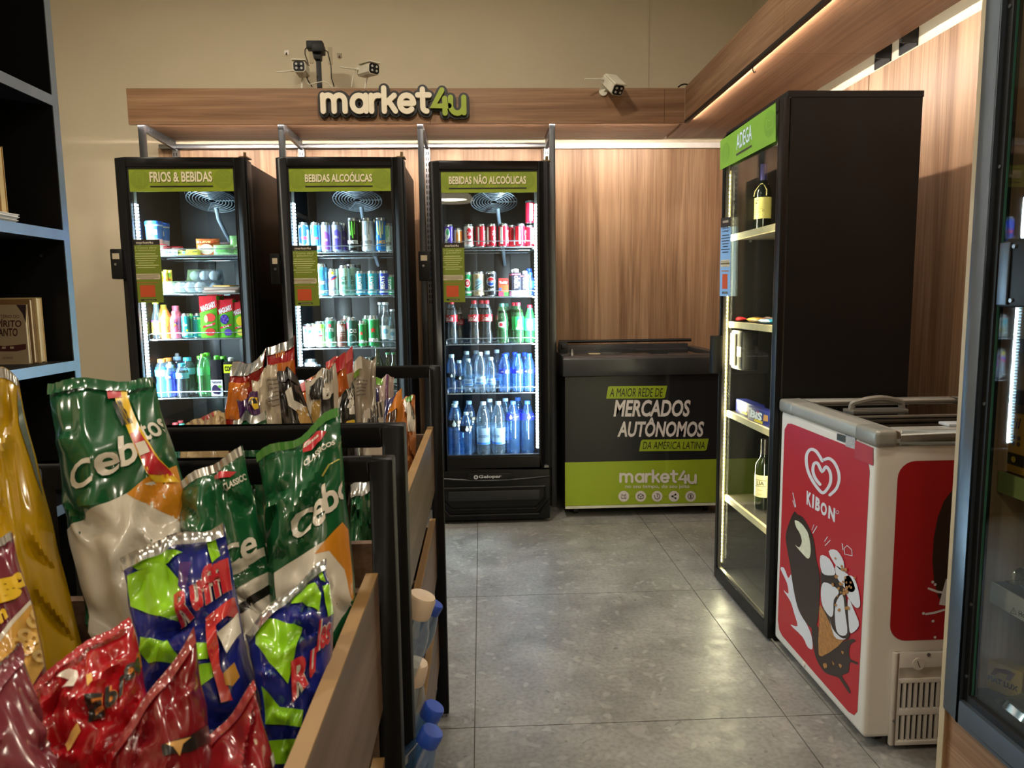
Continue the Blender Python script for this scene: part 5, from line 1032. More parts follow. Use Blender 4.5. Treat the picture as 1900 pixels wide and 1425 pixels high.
for i, (k, px, d, lab) in enumerate((('bar_red', 1362, 0, 'red candy bar lying at the far end of the wine cabinet shelf'), ('bar_gold', 1388, .012, 'golden candy bar lying in the middle of the wine cabinet shelf'), ('bar_red', 1398, .03, 'red candy bar lying behind the golden bar'), ('bar_blue', 1418, .0, 'blue candy bar lying near the cabinet door frame'), ('bar_gold', 1350, .014, 'golden candy bar lying at the hinge end behind the red bar'), ('bar_red', 1408, .032, 'red candy bar lying behind the blue bar'))):
    place(k, (1.045+d*1.5, inside(px, 598, 1.05), 1.106+.010), lab, rot=(radians(-88), 0, -pi/2))

# ------------------------------------------------------------------ ice-cream chest on casters
M_KW = mat('#d9d6cf', .4, var=.04, vscale=6); M_KG = mat('#a3a49f', .32, .15, var=.04); M_RED = mat('#b01825', .35, var=.02)
kx0, kx1, ky0, ky1 = 1.0, 1.62, 1.757, 2.345
ic = empty('ice_cream_freezer', (1.3, 2.05, 0), 'white and red KIBON ice-cream chest freezer on casters', 'freezer')
box('body', M_KW, ic, kx0, kx1, ky0, ky1, .03, .828, bevel=.014, seg=3)
mb = MB()
mb.box(kx0-.006, kx0+.055, ky0-.008, ky1+.004, .826, .866).box(kx1-.05, kx1+.004, ky0-.008, ky1+.004, .826, .866).box(kx0+.055, kx1-.05, ky0-.008, ky0+.06, .826, .866).box(kx0+.055, kx1-.05, ky1-.05, ky1+.004, .826, .866)
mb.build('lid_frame', M_KG, ic, bevel=.012, seg=3)
MB().box(kx0-.008, kx0+.05, ky0-.010, ky0+.10, .824, .868).build('frame_corner', mat('#8f908b', .32, .15), ic, bevel=.013, seg=3)
MB().box(kx0-.008, kx0+.05, ky1-.10, ky1+.006, .824, .868).build('frame_corner', mat('#8f908b', .32, .15), ic, bevel=.013, seg=3)
box('inner_well', mat('#2a2622', .5), ic, kx0+.05, kx1-.045, ky0+.055, ky1-.045, .829, .8305)
M_GLD = clear('#8a8580', .10, .03)
for a, b, z in ((ky0+.058, 2.02, .842), (2.0, ky1-.048, .852)):
    g = box('sliding_lid', M_GLD, ic, kx0+.056, kx1-.051, a, b, z, z+.004)
    MB().box(kx0+.056, kx1-.051, a, a+.016, z+.004, z+.009).box(kx0+.056, kx1-.051, b-.016, b, z+.004, z+.009).build('lid_edge', mat('#6f6a60', .35, .2), g)
hp = at(1664, 740, Z=.875); n = 9
MB().tube([(1.125, 2.13, .858), (1.128, 2.13, .876)]+[(1.13+.15*i/n, 2.13-.012*sin(pi*i/n), .880+.016*sin(pi*i/n)) for i in range(n+1)]+[(1.282, 2.13, .876), (1.285, 2.13, .858)], .010, 8).build('lid_handle', mat('#77756e', .35, .1), ic, smooth=True)
MB().prism([(1.12, 2.105), (1.29, 2.105), (1.30, 2.15), (1.11, 2.15)], lambda x, y, d: (x, y, d), .862, .856).build('handle_plate', mat('#77756e', .35, .1), ic)
box('lid_latch', mat('#b8c0c8', .35), ic, 1.205, 1.26, ky0+.03, ky0+.075, .866, .874, bevel=.003)
fk = lambda e: (lambda x, y: tuple(at(x, y, X=kx0)+Vector((-.0008-e, 0, 0))))
c1 = lambda pts: [(1420+x/3.5625, 700+y/3.5625) for x, y in pts]
c2_ = lambda pts: [(1420+x/3.8, 1050+y/3.8) for x, y in pts]
pan = Art().poly([(1443.7, 1150), (1446, 1168), (1452, 1180), (1575, 1321), (1585, 1327), (1591, 1320), (1614, 875), (1610, 846), (1600, 838), (1469, 786), (1462, 786), (1456, 797)]).lay('red_panel', fk(0), M_RED, ic)
M_KWH = mat('#d6d9e2', .4, var=.02); M_CHO = mat('#2c1c18', .3, var=.1); M_CRE = mat('#d9dcc4', .4, var=.08, vscale=60); M_NUT = mat('#a9763c', .5, var=.2, vscale=80); M_CONE = mat('#a8753c', .5, var=.25, vscale=90)
W_ = 21/3.5625
for nm, pts in (('heart_outline', [(380, 553), (340, 490), (300, 478), (275, 520), (280, 600), (310, 675), (355, 740), (385, 764), (415, 735), (435, 690), (432, 630), (405, 592), (378, 622), (350, 570), (325, 572), (318, 620), (335, 670), (365, 708)]), ('heart_outline', [(392, 545), (425, 537), (460, 565), (487, 625), (490, 685), (470, 740), (430, 778)])):
    # smooth the traced outline
    P = c1(pts); Q = []
    for i in range(len(P)-1):
        p0, p1, p2, p3 = P[max(i-1, 0)], P[i], P[i+1], P[min(i+2, len(P)-1)]
        for k in range(4):
            t = k/4; Q.append(tuple(.5*(2*p1[d]+(p2[d]-p0[d])*t+(2*p0[d]-5*p1[d]+4*p2[d]-p3[d])*t*t+(3*p1[d]-p0[d]-3*p2[d]+p3[d])*t**3) for d in (0, 1)))
    Q.append(P[-1]); Art().stroke(Q[::-1], W_*.95).lay(nm, fk(.0006), M_KWH, pan)
def quad_text(t, q, m, name, par, e, bold, fn):
    v, f, _ = text2d(t, bold); a = Art(); a.v = [quadmap(u, w, q) for u, w in v]; a.l = [0]*len(v); a.f = f; a.lay(name, fn(e), m, par)
for t, q in (('K', [(275, 838), (307, 862), (309, 768), (277, 748)]), ('I', [(311, 862), (322, 868), (328, 778), (316, 770)]), ('B', [(331, 875), (362, 893), (368, 806), (336, 786)]), ('O', [(368, 905), (408, 922), (412, 838), (370, 818)]), ('N', [(418, 930), (462, 960), (466, 868), (422, 846)])):
    quad_text(t, c1(q), M_KWH, 'lettering', pan, .0006, .05, fk)
Art().stroke(c1(arc(480, 892, 10, 0, 360, 14)), .8).lay('trade_mark', fk(.0006), M_KWH, pan)
def rounded(P, k=3):
    """closed Catmull-Rom through the traced points"""
    Q = []; n = len(P)
    for i in range(n):
        p0, p1, p2, p3 = P[i-1], P[i], P[(i+1) % n], P[(i+2) % n]
        for j in range(k):
            t = j/k; Q.append(tuple(.5*(2*p1[d]+(p2[d]-p0[d])*t+(2*p0[d]-5*p1[d]+4*p2[d]-p3[d])*t*t+(3*p1[d]-p0[d]-3*p2[d]+p3[d])*t**3) for d in (0, 1)))
    return Q
def art_poly(name, pts, m, e, conv): return Art().poly(rounded(conv(pts))[::-1]).lay(name, fk(e), m, pan)
# flip to the winding seen from outside when needed is harmless: the prints are thin inks
art_poly('milk_splash', [(110, 20), (135, 15), (165, 85), (185, 60), (200, 150), (235, 300), (300, 420), (330, 500), (335, 585), (300, 570), (265, 500), (180, 415), (230, 425), (205, 330), (180, 250), (130, 170), (165, 195), (155, 120)], M_KWH, .0006, c2_)
art_poly('ice_bar_print', [(195, 888), (215, 905), (255, 930), (300, 1010), (325, 1085), (340, 1200), (362, 1300), (364, 1390), (358, 1528), (342, 1641), (314, 1659), (272, 1622), (220, 1528), (188, 1390), (168, 1247), (150, 1150), (138, 1045), (165, 950)], M_CHO, .0010, c1)
art_poly('cream_bite', [(200, 945), (235, 960), (262, 990), (290, 1040), (305, 1140), (290, 1200), (245, 1160), (200, 1105), (228, 1125), (246, 1085), (232, 1030), (208, 990)], M_CRE, .0014, c1)
art_poly('choc_splash', [(330, 440), (375, 430), (400, 600), (560, 530), (620, 515), (640, 530), (600, 560), (600, 650), (655, 680), (650, 695), (600, 680), (590, 750), (545, 775), (590, 850), (605, 890), (590, 892), (530, 800), (500, 780), (430, 755), (380, 690), (350, 610)], M_CHO, .0008, c2_)
art_poly('cone_print', [(392, 275), (480, 430), (560, 520), (402, 638), (378, 560), (385, 400)], M_CONE, .0012, c2_)
for e_, pts in ((.0016, [(400, 20), (395, 120), (400, 260), (440, 360), (500, 480), (550, 520), (600, 490), (585, 300), (560, 150), (520, 60), (460, 0)]),): art_poly('choc_topping', pts, M_CHO, .0014, c2_)
for pts in ([(420, 115), (500, 150), (525, 190), (490, 240), (485, 340), (460, 355), (410, 280), (398, 180)], [(500, 280), (550, 200), (570, 330), (585, 470), (540, 490), (505, 440)], [(580, 70), (630, 80), (665, 180), (675, 280), (640, 290), (580, 200), (565, 100)], [(590, 230), (640, 330), (668, 420), (610, 475), (595, 400)], [(450, 330), (480, 440), (540, 505), (575, 512), (540, 520), (490, 490)]): art_poly('cream_swirl', pts, M_KWH, .0020, c2_)
for pts in ([(470, 1245), (530, 1285), (575, 1330), (600, 1400), (570, 1420), (520, 1380), (480, 1320)], [(370, 1180), (430, 1200), (470, 1290), (440, 1310), (380, 1290)], [(425, 1150), (480, 1145), (525, 1220), (520, 1280), (470, 1240)]): art_poly('cream_swirl', pts, M_KWH, .0020, c1)
rk = random.Random(5)
for k in range(26):
    x, y = rk.gauss(555, 40), rk.gauss(150, 65); a_ = rk.uniform(0, 3); L = rk.uniform(8, 16)
    art_poly('nut_piece', [(x+L*cos(a_+q)*(1 if i % 2 else .6), y+L*sin(a_+q)*.9) for i, q in enumerate((0, 1.2, 2.4, 3.6, 4.9))], M_NUT, .0024+.0002*k/3, c2_)
for pts, m in (([(413, 690), (435, 688), (440, 715), (420, 720)], M_NUT), ([(475, 670), (492, 690), (485, 700)], M_NUT), ([(522, 690), (545, 700), (535, 722)], M_NUT), ([(540, 600), (558, 605), (552, 625)], M_NUT)): art_poly('nut_piece', pts, m, .0014, c2_)
for pts, w_ in (([(185, 765), (205, 855)], 1.4), ([(185, 815), (200, 858)], 1.2), ([(345, 985), (318, 1030)], 1.6), ([(325, 975), (312, 1010)], 1.0), ([(415, 1055), (395, 1085)], 1.4), ([(432, 1078), (400, 1112)], 1.4), ([(512, 1100), (517, 1140)], 1.6), ([(530, 1170), (525, 1130), (545, 1112), (575, 1140), (578, 1180), (530, 1170)], 1.2)):
    Art().stroke(c1(pts)[::-1], w_).lay('accent_mark', fk(.0008), M_KWH, pan)
Art().poly([(1588, 817), (1621, 831), (1621, 864), (1586, 850)]).lay('warning_label', fk(.0010), mat('#a8202c', .5), ic)
Art().poly([(1570, 800), (1588, 806), (1588, 834), (1570, 828)]).lay('rating_label', fk(.0008), mat('#a9aab0', .4, var=.3, vscale=200), ic)
Art().poly([(1554, 804), (1570, 808.5), (1569, 821), (1553.5, 816)]).lay('plate_label', fk(.0008), mat('#33352f', .5, var=.4, vscale=300), ic)
quad_text('FRICON', [(1569, 807), (1586, 812), (1586, 804), (1569, 799.5)], M_BLK, 'plate_lettering', ic, .0012, .02, fk)
MB().cyl((kx0-.004, at(1492, 1232, X=kx0).y, at(1492, 1232, X=kx0).z), (kx0+.002, at(1492, 1232, X=kx0).y, at(1492, 1232, X=kx0).z), .008, 12).build('drain_plug', M_KW, ic)
# front face: red panel, thermostat, vent grille
fy = lambda e: (lambda x, z: (x, ky0-.0008-e, z))
rp_ = Art().rrect(1.057, .303, 1.57, .786, .045, 6).lay('red_panel', fy(0), mat('#a00f1a', .35, var=.02), ic)
Art().poly([(1.215+.055*cos(q), .55+.16*sin(q)) for q in np.linspace(0, 2*pi, 18)[:-1]]).lay('ice_bar_print', fy(.0004), M_CHO, rp_)
for pts in ([(1.155, .445), (1.18, .435), (1.20, .432)], [(1.152, .375), (1.175, .378), (1.20, .385)]): Art().stroke(pts, .006).lay('milk_splash', fy(.0006), M_KWH, rp_)
for x, z in ((1.172, .455), (1.165, .462), (1.145, .377), (1.172, .355), (1.18, .31)): Art().disc(x, z, .004, n=10).lay('milk_drop', fy(.0006), M_KWH, rp_)
Art().poly([(1.185, .40), (1.24, .39), (1.25, .46), (1.20, .47)]).lay('milk_splash', fy(.0008), M_KWH, rp_)
zq = lambda y: at(1700, y, Y=ky0).z
gz = [zq(1372), zq(1323), zq(1311), zq(1264), zq(1256), zq(1207)]   # bottom .. top
gx0, gx1 = 1.066, 1.54
gf = MB()
gf.box(gx0, gx0+.016, ky0-.012, ky0, gz[0]-.008, gz[5]).box(gx1-.016, gx1, ky0-.012, ky0, gz[0]-.008, gz[5]).box(gx0+.016, gx1-.016, ky0-.012, ky0, gz[4]+.032, gz[5]).box(gx0+.016, gx1-.016, ky0-.012, ky0, gz[0]-.008, gz[0]+.004)
gf.box(gx0+.016, gx1-.016, ky0-.010, ky0, gz[1], gz[2]).box(gx0+.016, gx1-.016, ky0-.010, ky0, gz[3], gz[4])
gr = gf.build('vent_frame', M_KW, ic, bevel=.003)
box('dial_panel', mat('#c4c0b6', .45), ic, gx0+.016, gx1-.016, ky0-.005, ky0-.0005, gz[4], gz[4]+.034)
box('vent_cavity', M_BLK, ic, gx0+.016, gx1-.016, ky0-.0015, ky0-.0003, gz[0], gz[3])
me = MB().box(-.0036, .0036, -.009, -.0018, 0, 1).mesh('vent_slat', M_KW)
k = 0; x = gx0+.020
while x < gx1-.018:
    for a, b in ((gz[0]+.004, gz[1]), (gz[2], gz[3])):
        o = link('vent_slat', me, gr); o.location = Vector((x, ky0, a))-ic.location; o.scale = (1, 1, b-a)
    x += .0153
kq = at(1703, 1231, Y=ky0-.01)
kn = MB().cyl((kq.x, ky0-.014, kq.z), (kq.x, ky0-.004, kq.z), .0165, 24).build('thermostat_knob', M_KW, ic, smooth=True)
Art().stroke([(kq.x-.004, kq.z+.009), (kq.x+.003, kq.z-.009)], .002).lay('knob_mark', lambda x, z: (x, ky0-.0145, z), mat('#4a4640', .5), kn)
Art().stroke(arc(kq.x, kq.z, .0215, 215, -60, 16), .002).lay('dial_scale', lambda x, z: (x, ky0-.0056, z), mat('#3a3834', .5), ic)
MB().cyl((1.158, ky0-.014, gz[5]-.006), (1.158, ky0-.011, gz[5]-.006), .005, 10).build('screw', M_STEEL, ic)
MB().cyl((gx0+.008, ky0-.014, gz[1]-.012), (gx0+.008, ky0-.011, gz[1]-.012), .004, 10).build('screw', M_STEEL, ic)
for sx, sy in ((kx0+.06, ky0+.05), (kx0+.06, ky1-.07), (kx1-.07, ky0+.05), (kx1-.07, ky1-.07)):
    c_ = MB().cyl((sx-.010, sy, .022), (sx+.010, sy, .022), .022, 16).build('caster_wheel', mat('#161514', .5), ic, smooth=True)
    MB().box(sx-.014, sx-.011, sy-.014, sy+.014, .012, .0298).box(sx+.011, sx+.014, sy-.014, sy+.014, .012, .0298).build('caster_fork', M_STEEL, c_)

# ------------------------------------------------------------------ glass cabinet at the near right
XG, gy0, gy1, gzb, gzt = .95, .42, 1.372, .352, 2.05
M_ALB = mat('#5f6974', .34, .8, var=.06); M_EDGE = mat('#b9aa8c', .5)
gc = empty('glass_cabinet', (1.28, .9, 0), 'tall wood and glass-door cabinet beside the ice-cream chest', 'cabinet')
sp_ = box('side_panel', M_WOODV, gc, XG+.004, 1.63, gy1, gy1+.017, 0, gzt)
box('edge_band', M_EDGE, sp_, XG+.002, XG+.004, gy1, gy1+.017, 0, gzt)
box('side_panel', M_WOODV, gc, XG+.002, 1.63, gy0-.017, gy0, 0, gzt)
box('back_panel', mat('#2b1d18', .5), gc, 1.61, 1.63, gy0, gy1, 0, gzt)
box('top_panel', M_WOODY, gc, XG+.002, 1.61, gy0, gy1, gzt-.02, gzt)
box('base_panel', M_WOODY, gc, XG+.012, XG+.03, gy0, gy1, 0, gzb+.01)
box('floor_panel', mat('#17130f', .4), gc, XG+.05, 1.61, gy0, gy1, gzb+.02, gzb+.04)
fw = .046
mb = MB().box(XG-.004, XG+.030, gy1-fw, gy1-.001, gzb, gzt-.01).box(XG-.004, XG+.030, gy0+.001, gy0+fw, gzb, gzt-.01).box(XG-.004, XG+.030, gy0+fw, gy1-fw, gzb, gzb+fw).box(XG-.004, XG+.030, gy0+fw, gy1-fw, gzt-.01-fw, gzt-.01)
gd = mb.build('door', M_ALB, gc, bevel=.004)
mb = MB(); q = fw; w2 = .016
mb.box(XG+.006, XG+.024, gy1-q-w2, gy1-q, gzb+q, gzt-.06).box(XG+.006, XG+.024, gy0+q, gy1-q-w2, gzb+q, gzb+q+w2)
mb.build('gasket', M_BLK, gd)
box('glass_pane', M_GLASS, gd, XG+.012, XG+.016, gy0+q, gy1-q-.002, gzb+q+.002, gzt-.06)
box('glass_edge', mat('#3f6f60', .2), gd, XG+.0119, XG+.0161, gy1-q-w2-.0012, gy1-q-w2-.0002, gzb+q+w2, gzt-.06)
for z in (1.72, 1.44, .60, .45, 1.0): MB().cyl((XG+.004, gy1-q-.008, z), (XG+.0062, gy1-q-.008, z), .0035, 8).build('screw', M_STEEL, gd)
qa, qb = at(1850, 570, X=XG-.03), at(1866, 446, X=XG-.03)
lk = MB().box(XG-.03, XG+.010, 1.175, qa.y, qa.z, qb.z).build('lock_box', M_CBODY, gc, bevel=.006)
box('lock_face', M_ALB, lk, XG-.034, XG-.0302, qa.y-.026, qa.y-.002, qa.z+.004, qb.z-.004, bevel=.0015)
for z in (qa.z+.012, qb.z-.012): MB().cyl((XG-.033, qa.y-.034, z), (XG-.0302, qa.y-.034, z), .004, 8).build('screw', M_STEEL, lk)
# shelves, each with a price-rail
def gshelf(px, py, col, X=1.03, h=.034):
    z = at(px, py, X=X).z
    s_ = box('shelf', mat('#241a17', .3), gc, X+.004, 1.608, gy0+.001, gy1-.001, z-.004, z+.006)
    box('price_rail', mat(col, .45), s_, X, X+.004, gy0+.001, gy1-.004, z-h, z+.008); return z+.0065
zA = gshelf(1852, 1094, '#b9b2a6'); zB = gshelf(1855, 882, '#8f9a5c'); zC = gshelf(1868, 728, '#3a2c2c', 1.04, .02); zD = gshelf(1870, 634, '#4a2c30', 1.04, .02); zE = gshelf(1880, 446, '#3a3030', 1.04, .02)
zF = gzb+.0405
fs = lambda e, X=1.03: (lambda x, y: tuple(at(x, y, X=X)+Vector((-.0012-e, 0, 0))))
sh = [o for o in gc.children if o.name.startswith('shelf')]
Art().stroke([(1876, 1137), (1887, 1140.5), (1882, 1127.5), (1876, 1137)], 1.1).stroke([(1882, 1132), (1881.6, 1136)], .9).lay('warning_sign', fs(0), mat('#4a3c34', .5), gc)
quad_text('Horario', [(1891, 1143), (1925, 1154), (1925, 1144), (1891, 1133)], mat('#3a342e', .5), 'rail_lettering', gc, 0, .01, fs)
def gput(kind, px, py, X, z, lab, **k): return place(kind, (X, at(px, py, X=X).y, z), lab, **k)
M_GC = 'behind the glass of the near cabinet'
gput('star_beer_b', 1883, 600, 1.09, zD, 'green star beer can next to the wood side '+M_GC, rz=-1.2)
gput('longneck_clear', 1866, 690, 1.075, zC, 'clear long-neck bottle next to the wood side '+M_GC, scale=.8)
gput('longneck_clear', 1902, 690, 1.11, zC, 'clear long-neck bottle second from the wood side '+M_GC, scale=.8)
gput('longneck_clear', 1866, 780, 1.10, zB, 'clear long-neck bottle on the green price-rail shelf '+M_GC, scale=.8)
t = Tpl('tumbler', 'glass_tumbler', 'glass', .03); t.mb('glass_body', MB().lathe([(.02, 0), (.024, .004), (.032, .10), (.030, .10), (.022, .01)], 18), clear('#e8f2f8', .25, .03, .05))
gput('tumbler', 1888, 415, 1.08, zE, 'clear glass tumbler on the upper shelf '+M_GC)
carton('screw_pack', .075, .03, .12, '#c8963c', [('#2c2418', A_().rect(-.037, .016, .037, .04)), ('#3a3020', T_('fuzil', -.03, .09, .022, .112, shear=.2)), ('#5a4a2c', (lambda a: [a.disc(-.022+.014*(i % 4), .06+.012*(i//4), .005, n=8) for i in range(8)] and a)(A_())), ('#d8b83c', A_().disc(.01, .028, .006))], 'yellow_pack', 'pack')
gput('screw_pack', 1892, 800, 1.065, zB, 'yellow printed pack on the green price-rail shelf '+M_GC, rz=-pi/2)
t = Tpl('gold', 'gold_candy', 'candy', .02)
t.mb('wrapper', MB().lathe([(.003, 0), (.016, .006), (.019, .016), (.015, .027), (.004, .034)], 12), mat('#d8b45a', .2, .6)); t.mb('twist', MB().lathe([(.003, .03), (.010, .042), (.004, .046)], 9), mat('#d8b45a', .2, .6))
gput('gold', 1866, 868, 1.06, zB, 'gold-wrapped candy next to the wood side '+M_GC)
gput('gold', 1879, 862, 1.085, zB, 'gold-wrapped candy set behind another '+M_GC)
t = Tpl('domes', 'clear_dome_pack', 'pack', .06)
for i in range(3):
    for j in range(2): t.mb('dome', MB().lathe([(.026, 0), (.025, .012), (.018, .026), (.008, .033), (.002, .034)], 16, ((i-1)*.056, (j-.5)*.056, .002)), clear('#dfe4e6', .35, .04, .12, '#cfd6d8'))
t.mb('tray', MB().box(-.085, .085, -.058, .058, 0, .002), clear('#dfe4e6', .3, .05, .15), smooth=False)
gput('domes', 1902, 1085, 1.12, zA, 'clear plastic dome pack on the white price-rail shelf '+M_GC, rz=-pi/2)
carton('matches', .105, .035, .062, '#b59a52', [('#8a1f34', A_().poly([(-.0525, 0), (-.026, 0), (-.020, .03), (-.026, .062), (-.0525, .062)])), ('#7a4a2c', A_().poly([(-.006, .032), (.002, .05), (.024, .056), (.040, .054), (.030, .034), (.022, .034), (.026, .046), (.010, .044), (.002, .034)])), ('#3a2a1c', T_('FIAT LUX', -.010, .018, .046, .030, bold=.04)), ('#d88a9c', T_('40', -.046, .008, -.032, .018))], 'match_box', 'box')
gput('matches', 1850, 1275, 1.06, zF, 'tan FIAT LUX match box on the lowest shelf '+M_GC, rz=-pi/2+.5)
puff('sweet_pack', .10, .03, .07, '#7a8288', [('#4fa89a', A_().disc(-.01, .05, .014, .010))], 'sweet_bag', 'pack', clear('#c8d0d4', .3, .08, .35, '#8f9aa0'), seed=21)
gput('sweet_pack', 1878, 1318, 1.00, zF+.016, 'clear bag of sweets lying before the match box '+M_GC, rot=(radians(-80), 0, -pi/2))

# ------------------------------------------------------------------ tall bookshelf on the left
M_BSH = mat('#0b0b0e', .55, spec=.3, var=.1); M_BED = mat('#8d99a6', .34, .8, var=.05)
XB_, by1 = -1.40, 2.556
bs = empty('bookshelf', (-1.55, 1.8, 0), 'tall black bookshelf with grey edge trim on the left', 'bookshelf')
for yy in (by1-.034, 1.30): 
    s_ = box('end_panel', M_BSH, bs, XB_-.34, XB_-.003, yy, yy+.034, 0, 2.62); box('edge_trim', M_BED, s_, XB_-.003, XB_, yy, yy+.034, 0, 2.62)
box('back_panel', M_BSH, bs, XB_-.355, XB_-.34, 1.30, by1, 0, 2.62)
for z in (.06, .52, .985, 1.425, 1.862, 2.585):
    s_ = box('shelf_board', M_BSH, bs, XB_-.34, XB_-.003, 1.334, by1-.034, z, z+.034); box('edge_trim', M_BED, s_, XB_-.003, XB_, 1.334, by1-.034, z, z+.034)
MB().cyl((XB_-.08, by1-.036, 1.375), (XB_-.08, by1-.034, 1.375), .005, 8).build('shelf_pin', M_STEEL, bs)
def book(x0, x1, y0, y1, z0, z1, cover, label, lean=0., pages='#d8c79c', lying=False):
    r = empty('book', ((x0+x1)/2, (y0+y1)/2, z0), label, 'book')
    m = mat(cover, .5, var=.06); t = .0022
    def T(mb):
        if lean: mb.v = [(x+lean*(z-z0), y, z) for x, y, z in mb.v]
        return mb
    if lying:
        T(MB().box(x0, x1, y0, y1, z0, z0+t).box(x0, x1, y0, y1, z1-t, z1).box(x0, x0+t, y0, y1, z0+t, z1-t)).build('cover', m, r); T(MB().box(x0+t, x1-.003, y0+.003, y1-.003, z0+t, z1-t)).build('pages', mat(pages, .8), r)
    else:
        T(MB().box(x0, x1, y0, y0+t, z0, z1).box(x0, x1, y1-t, y1, z0, z1).box(x0, x0+t, y0+t, y1-t, z0, z1)).build('cover', m, r); T(MB().box(x0+t, x1-.003, y0+t, y1-t, z0+.003, z1-.003)).build('pages', mat(pages, .8), r)
    return r
Z3 = 1.0192; Yk = 2.40
bw0, bw1 = at(-32, 620, Y=Yk).x, at(49.5, 620, Y=Yk).x; bt = at(40, 565, Y=Yk).z
b1 = book(bw0, bw1, Yk, Yk+.016, Z3, bt, '#b5a283', 'beige ESPIRITO SANTO book facing out on the middle bookshelf board')
fb = lambda e: (lambda x, y: tuple(at(x, y, Y=Yk)+Vector((0, -.0006-e, 0))))
M_MAR = mat('#4a2626', .5)
px_text('MINISTÉRIO DO', -18, 590, 36, 583, M_MAR, 'title_print', b1, 0, .0, 0, fb(0))
px_text('ESPÍRITO', -20, 607, 40, 591, M_MAR, 'title_print', b1, 0, .02, 0, fb(0))
px_text('SANTO', -8, 624, 33, 609, M_MAR, 'title_print', b1, 0, .02, 0, fb(0))
Art().poly([(30, 565.5), (48.5, 565.5), (48.5, 600), (42, 582)][::-1]).lay('corner_print', fb(0), mat('#3a2c30', .5), b1)
Art().poly([(-25, 640), (10, 642), (48.5, 638), (48.5, 648), (30, 652), (-25, 652)]).lay('band_print', fb(0), mat('#5a2f2c', .5), b1)
px_text('LUIZ MAGNO', 5, 666, 24, 662, M_MAR, 'author_print', b1, 0, .0, 0, fb(0))
for k in (4, 19): Art().rect(k, 643, k+7, 647).lay('window_print', fb(.0004), mat('#c8b898', .5), b1)
book(bw0, at(62, 620, Y=2.435).x, 2.43, 2.446, Z3, at(60, 555, Y=2.435).z, '#8a6a44', 'brown-covered book standing behind the beige book')
book(bw0, at(77, 620, Y=2.465).x, 2.452, 2.482, Z3, at(70, 552, Y=2.465).z, '#cdb584', 'thick cream book standing last behind the brown book')
Z2 = 1.4592
for i, (a, b, h_, c, l, pg, lab) in enumerate(((2.135, 2.15, .2, '#5a1f24', .0, '#d8d2c0', 'slim red-brown book standing on the upper bookshelf board'), (2.165, 2.185, .195, '#e0d8c4', .0, '#e0d8c4', 'white book standing beside the red-brown book'), (2.225, 2.25, .205, '#c9a974', .0, '#d0b27c', 'tan book standing between the white and ochre books'), (2.285, 2.315, .20, '#a98a58', .0, '#c0a470', 'ochre book standing last in the upper row'))):
    book(-1.66, -1.445, a, b, Z2+.030, Z2+.030+h_, c, lab, pages=pg)
for i, (c, lab) in enumerate((('#d6d2c8', 'white magazine lying lowest in the stack under the standing books'), ('#c8c0ae', 'pale magazine lying in the middle of the stack'), ('#dcd8d0', 'white magazine lying topmost in the stack under the books'))):
    book(-1.68, -1.43+.004*i, 2.08, 2.33, Z2+.0098*i, Z2+.0098*i+.0096, c, lab, pages='#e4e0d8', lying=True)

# ------------------------------------------------------------------ snack display racks on the left of the aisle
M_RACK = mat('#060607', .5, spec=.2, var=.08); M_TRAYW = wood('#5a4435', '#6b5443', '#7b6452', 1, name='tray_wood'); M_TRAYE = mat('#8c6c40', .5, var=.06)
def rack(label, ya, yb, xr, ztop, trays, tube=.033, xl=-.60):
    r = empty('display_rack', ((xl+xr)/2, (ya+yb)/2, 0), label, 'rack')
    for yy in (ya, yb-tube):
        f = MB().box(xr-tube, xr, yy, yy+tube, .012, ztop).box(xl, xl+tube, yy, yy+tube, .012, ztop).box(xl+tube, xr-tube, yy, yy+tube, ztop-tube, ztop).box(xl+tube, xr-tube, yy, yy+tube, .04, .04+tube)
        fr = f.build('end_frame', M_RACK, r, bevel=.004)
        for sx in (xr-tube/2, xl+tube/2): MB().cyl((sx, yy+tube/2, 0), (sx, yy+tube/2, .014), .012, 10).build('glide_foot', M_STEEL, fr)
    for (zf, z0, z1) in trays:
        t = MB().box(xl+.02, xr-.042, ya+tube, yb-tube, zf-.012, zf).build('tray', M_TRAYW, r)
        e0, e1 = ya+tube+.001, yb-tube-.001
        MB().box(xr-.040, xr-.024, e0, e1, z0, z1-.003).build('tray_lip', M_TRAYW, t); box('lip_edge', M_TRAYE, t, xr-.040, xr-.024, e0, e1, z1-.003, z1)
        box('tray_end', M_TRAYW, t, xl+.02, xr-.041, e0, e0+.016, zf, z1-.02); box('tray_end', M_TRAYW, t, xl+.02, xr-.041, e1-.016, e1, zf, z1-.02)
        box('tray_back', M_TRAYW, t, xl+.005, xl+.02, e0, e1, zf-.012, z1+.02)
    return r
near = rack('black metal snack rack whose wooden top tray holds the large green snack bags', -.08, .955, -.119, 1.005, [(.742, .66, .852), (.44, .43, .59), (.15, .14, .30)], .031)
far = rack('black metal snack rack standing between the coolers and the other rack', 1.035, 2.005, -.115, 1.030, [(.70, .68, .862), (.44, .43, .60), (.17, .165, .33)])

